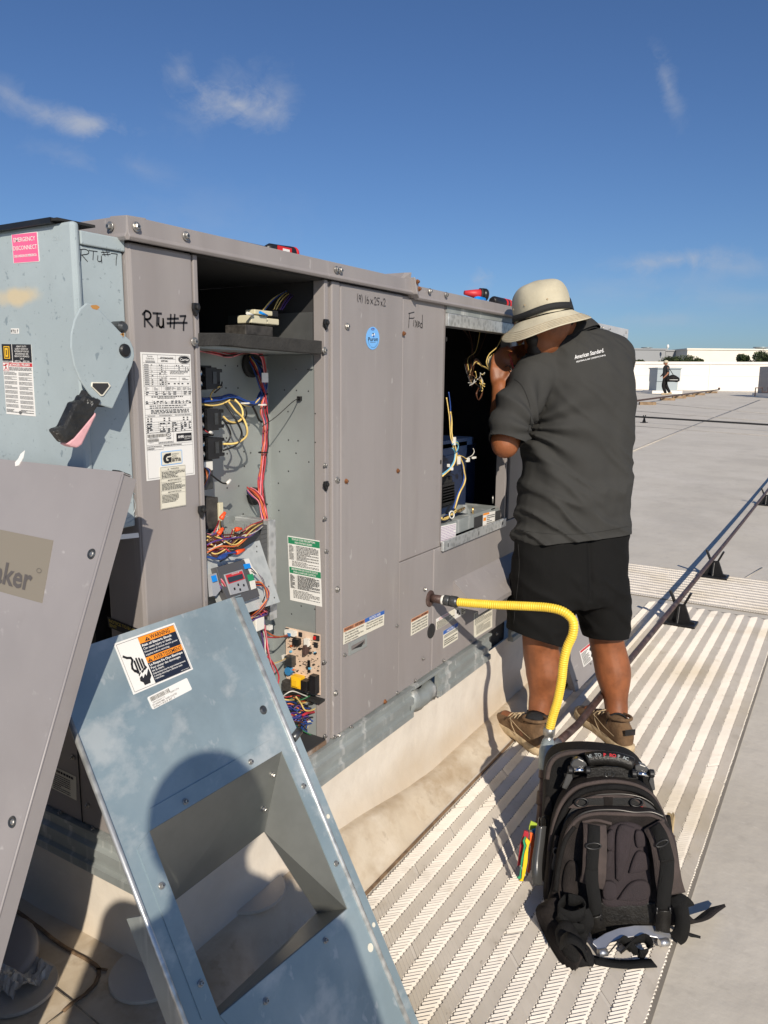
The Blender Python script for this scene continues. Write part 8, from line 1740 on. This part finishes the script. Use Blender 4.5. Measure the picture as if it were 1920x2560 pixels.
# waist belt and trailing straps on the roof
def G3(x, y, z): return onZ(1220+x/2.592, 1820+y/2.592, z)
def rib3(name, m, pts, hw, th_=.0016, wv=None, par=None):
    P = spline([V(p) for p in pts], 6); W2 = []
    for i in range(len(P)):
        d = (P[min(i+1, len(P)-1)]-P[max(i-1, 0)]).normalized(); w_ = V(wv) if wv else Zu.cross(d); w_ = (w_-d*w_.dot(d)).normalized(); W2.append(w_*hw)
    return MB().ribbon(P, W2, th_).build(name, m, par or BK)
rib3('waist_belt', 'ballb', [bP(420, 1120, .0), bP(390, 1180, .015)+Zu*.0, bP(430, 1290, .03), G3(520, 1440, .030), G3(600, 1520, .022)], .030, .008, wv=Zu*.6+U0*.5)
rib3('belt_webbing', 'strapm', [bP(500, 1110, .02), bP(455, 1180, .05), bP(540, 1225, .065), bP(625, 1190, .055), bP(600, 1130, .035), bP(520, 1110, .03)], .0150, .0014, wv=Zu)
rib3('belt_webbing', 'strapm', [bP(610, 1180, .05), bP(640, 1260, .045), bP(600, 1340, .04), G3(590, 1460, .03), G3(660, 1500, .012)], .0165, .0016, wv=U0)
rib3('belt_webbing', 'strapm', [bP(450, 1210, .05), bP(500, 1260, .06), bP(580, 1300, .05), bP(650, 1290, .03)], .013, .0016, wv=Zu)
limbm = MB(); limb(limbm, [G3(500, 1330, .050), G3(530, 1400, .040), G3(590, 1490, .024)], [.026, .028, .020]); limb(limbm, [G3(600, 1400, .04), G3(640, 1470, .024), G3(670, 1530, .014)], [.014, .014, .010])
fuse(limbm, 'belt_pad', 'ball', BK, .007, 2, lambda p, n: p+n*.005*fbm(p*28, 2))
rib3('belt_webbing', 'strapm', [G3(470, 1400, .055), G3(520, 1360, .085), G3(600, 1400, .075), G3(640, 1480, .035)], .0150, .0018, wv=N0)
rib3('trailing_strap', 'strapm', [G3(690, 1505, .018), G3(780, 1522, .015), G3(900, 1532, .014), G3(1000, 1526, .018), G3(1076, 1523, .014)], .0125, .0014)
rib3('trailing_strap', 'strapm', [G3(790, 1450, .030), G3(840, 1390, .035), G3(880, 1372, .03), G3(960, 1455, .012), G3(1000, 1462, .018), G3(1050, 1420, .03), G3(1020, 1365, .035), G3(940, 1390, .025), G3(860, 1460, .010)], .011, .0013, wv=Zu*.7+U0*.4)
rib3('waist_belt', 'strapm', [bP(1215, 1090, .01), bP(1248, 1160, .03), bP(1262, 1260, .035), bP(1245, 1340, .02), bP(1210, 1370, .0)], .017, .0016, wv=U0*.8+N0*.5)
rib3('waist_belt', 'strapm', [bP(1215, 1100, -.02), bP(1270, 1130, -.01), bP(1290, 1160, -.01)], .018, .002, wv=Zu)
rib3('trailing_strap', 'ballb', [bP(1262, 1240, .0), G3(1300, 1262, .055), G3(1380, 1240, .05), G3(1440, 1195, .035), G3(1490, 1160, .022)], .0200, .0035, wv=Zu*.5+U0*.6+N0*.3)
rib3('trailing_strap', 'strapm', [bP(1255, 1300, .0), G3(1290, 1330, .025), G3(1340, 1345, .012)], .0165, .003, wv=Zu*.4+N0*.6)
# side pouch: black leather sheath; brush standing in the far side pocket
SH = thing('leather_sheath', 'glossy black leather sheath hanging on the left side of the backpack', 'sheath', J(1345, 2200, 1.95))
mb = MB(); mb.ribbon(spline([J(1353, 2065, 1.96), J(1348, 2110, 1.95), J(1343, 2150, 1.94), J(1342, 2185, 1.93), J(1344, 2212, 1.93)]), CR*.0125, .003); o = mb.build('sheath_body', 'smoke', SH)
BR = thing('paint_brush', 'tan bristled brush sticking out of the right side pocket of the backpack', 'brush', J(1676, 2090, 1.95)); rr = random.Random(12); mb = MB()
for k in range(90):
    s_ = rr.uniform(-1, 1); q = J(1677+s_*5, 2086+rr.uniform(-2, 6), 1.93+rr.uniform(-.01, .01)); q2 = J(1677+s_*9+rr.uniform(-2, 2), 2030+rr.uniform(0, 14), 1.93+rr.uniform(-.012, .012)); mb.tube([q, (q+q2)/2, q2], [.0012, .001, .0005], 4)
mb.build('bristles', 'bristle', BR)['kind'] = 'stuff'; MB().tube([J(1676, 2088, 1.93), J(1672, 2130, 1.93)], .012, 10).build('brush_handle', 'wood', BR)
MB().tube(spline([J(1668, 2040, 1.9), J(1676, 2100, 1.9), J(1688, 2160, 1.9)]), .008, 8).build('side_trim', 'ball', BK)
# coloured plastic keys hanging beside the pack
TG = thing('coil_comb_set', 'bunch of green, yellow, orange, red, lime and blue plastic blades hanging left of the backpack', 'tool set', J(1325, 2130, 1.98))
def blade(name, m, pts, t, th_=.0022):
    k = len(pts); f = HEAD*th_; P = [J(1290+x/5.82, 1880+y/5.82, t+.012) for x, y in pts]; MB().add([p-f for p in P]+[p+f for p in P], [tuple(range(k))[::-1], tuple(range(k, 2*k))]+[(i, (i+1) % k, k+(i+1) % k, k+i) for i in range(k)]).build(name, m, TG, bevel=.0006)
blade('blade', 'tag_lime', [(215, 1000), (305, 1040), (300, 1120), (185, 1130), (190, 1080)], 1.99); blade('blade', 'tag_blue', [(230, 1130), (290, 1110), (315, 1190), (290, 1210), (270, 1400), (255, 1500), (262, 1300), (240, 1200)], 1.985)
blade('blade', 'tag_red', [(120, 1140), (180, 1160), (182, 1210), (120, 1420), (60, 1640), (20, 1650), (40, 1500), (60, 1330), (105, 1200)], 1.97, .003)
blade('blade', 'tag_orange', [(200, 1165), (262, 1185), (262, 1370), (225, 1560), (210, 1700), (190, 1760), (160, 1740), (190, 1560), (215, 1400), (200, 1260)], 1.965)
blade('blade', 'tag_green', [(130, 1228), (150, 1240), (130, 1280), (155, 1330), (130, 1400), (85, 1640), (70, 1800), (80, 1850), (10, 1830), (50, 1800), (75, 1560), (115, 1370), (98, 1290)], 1.95)
blade('blade', 'tag_yellow', [(150, 1245), (205, 1300), (180, 1380), (165, 1600), (130, 1780), (105, 1850), (105, 1875), (45, 1870), (80, 1840), (90, 1720), (120, 1480), (155, 1360), (132, 1290)], 1.945)
MB().tube([J(1290+(345+24*cos(a))/5.82, 1880+(1080+130*sin(a))/5.82, 2.02) for a in [2*pi*i/26 for i in range(26)]], .0012, 5, closed=True).build('ball_chain', 'steel', TG)
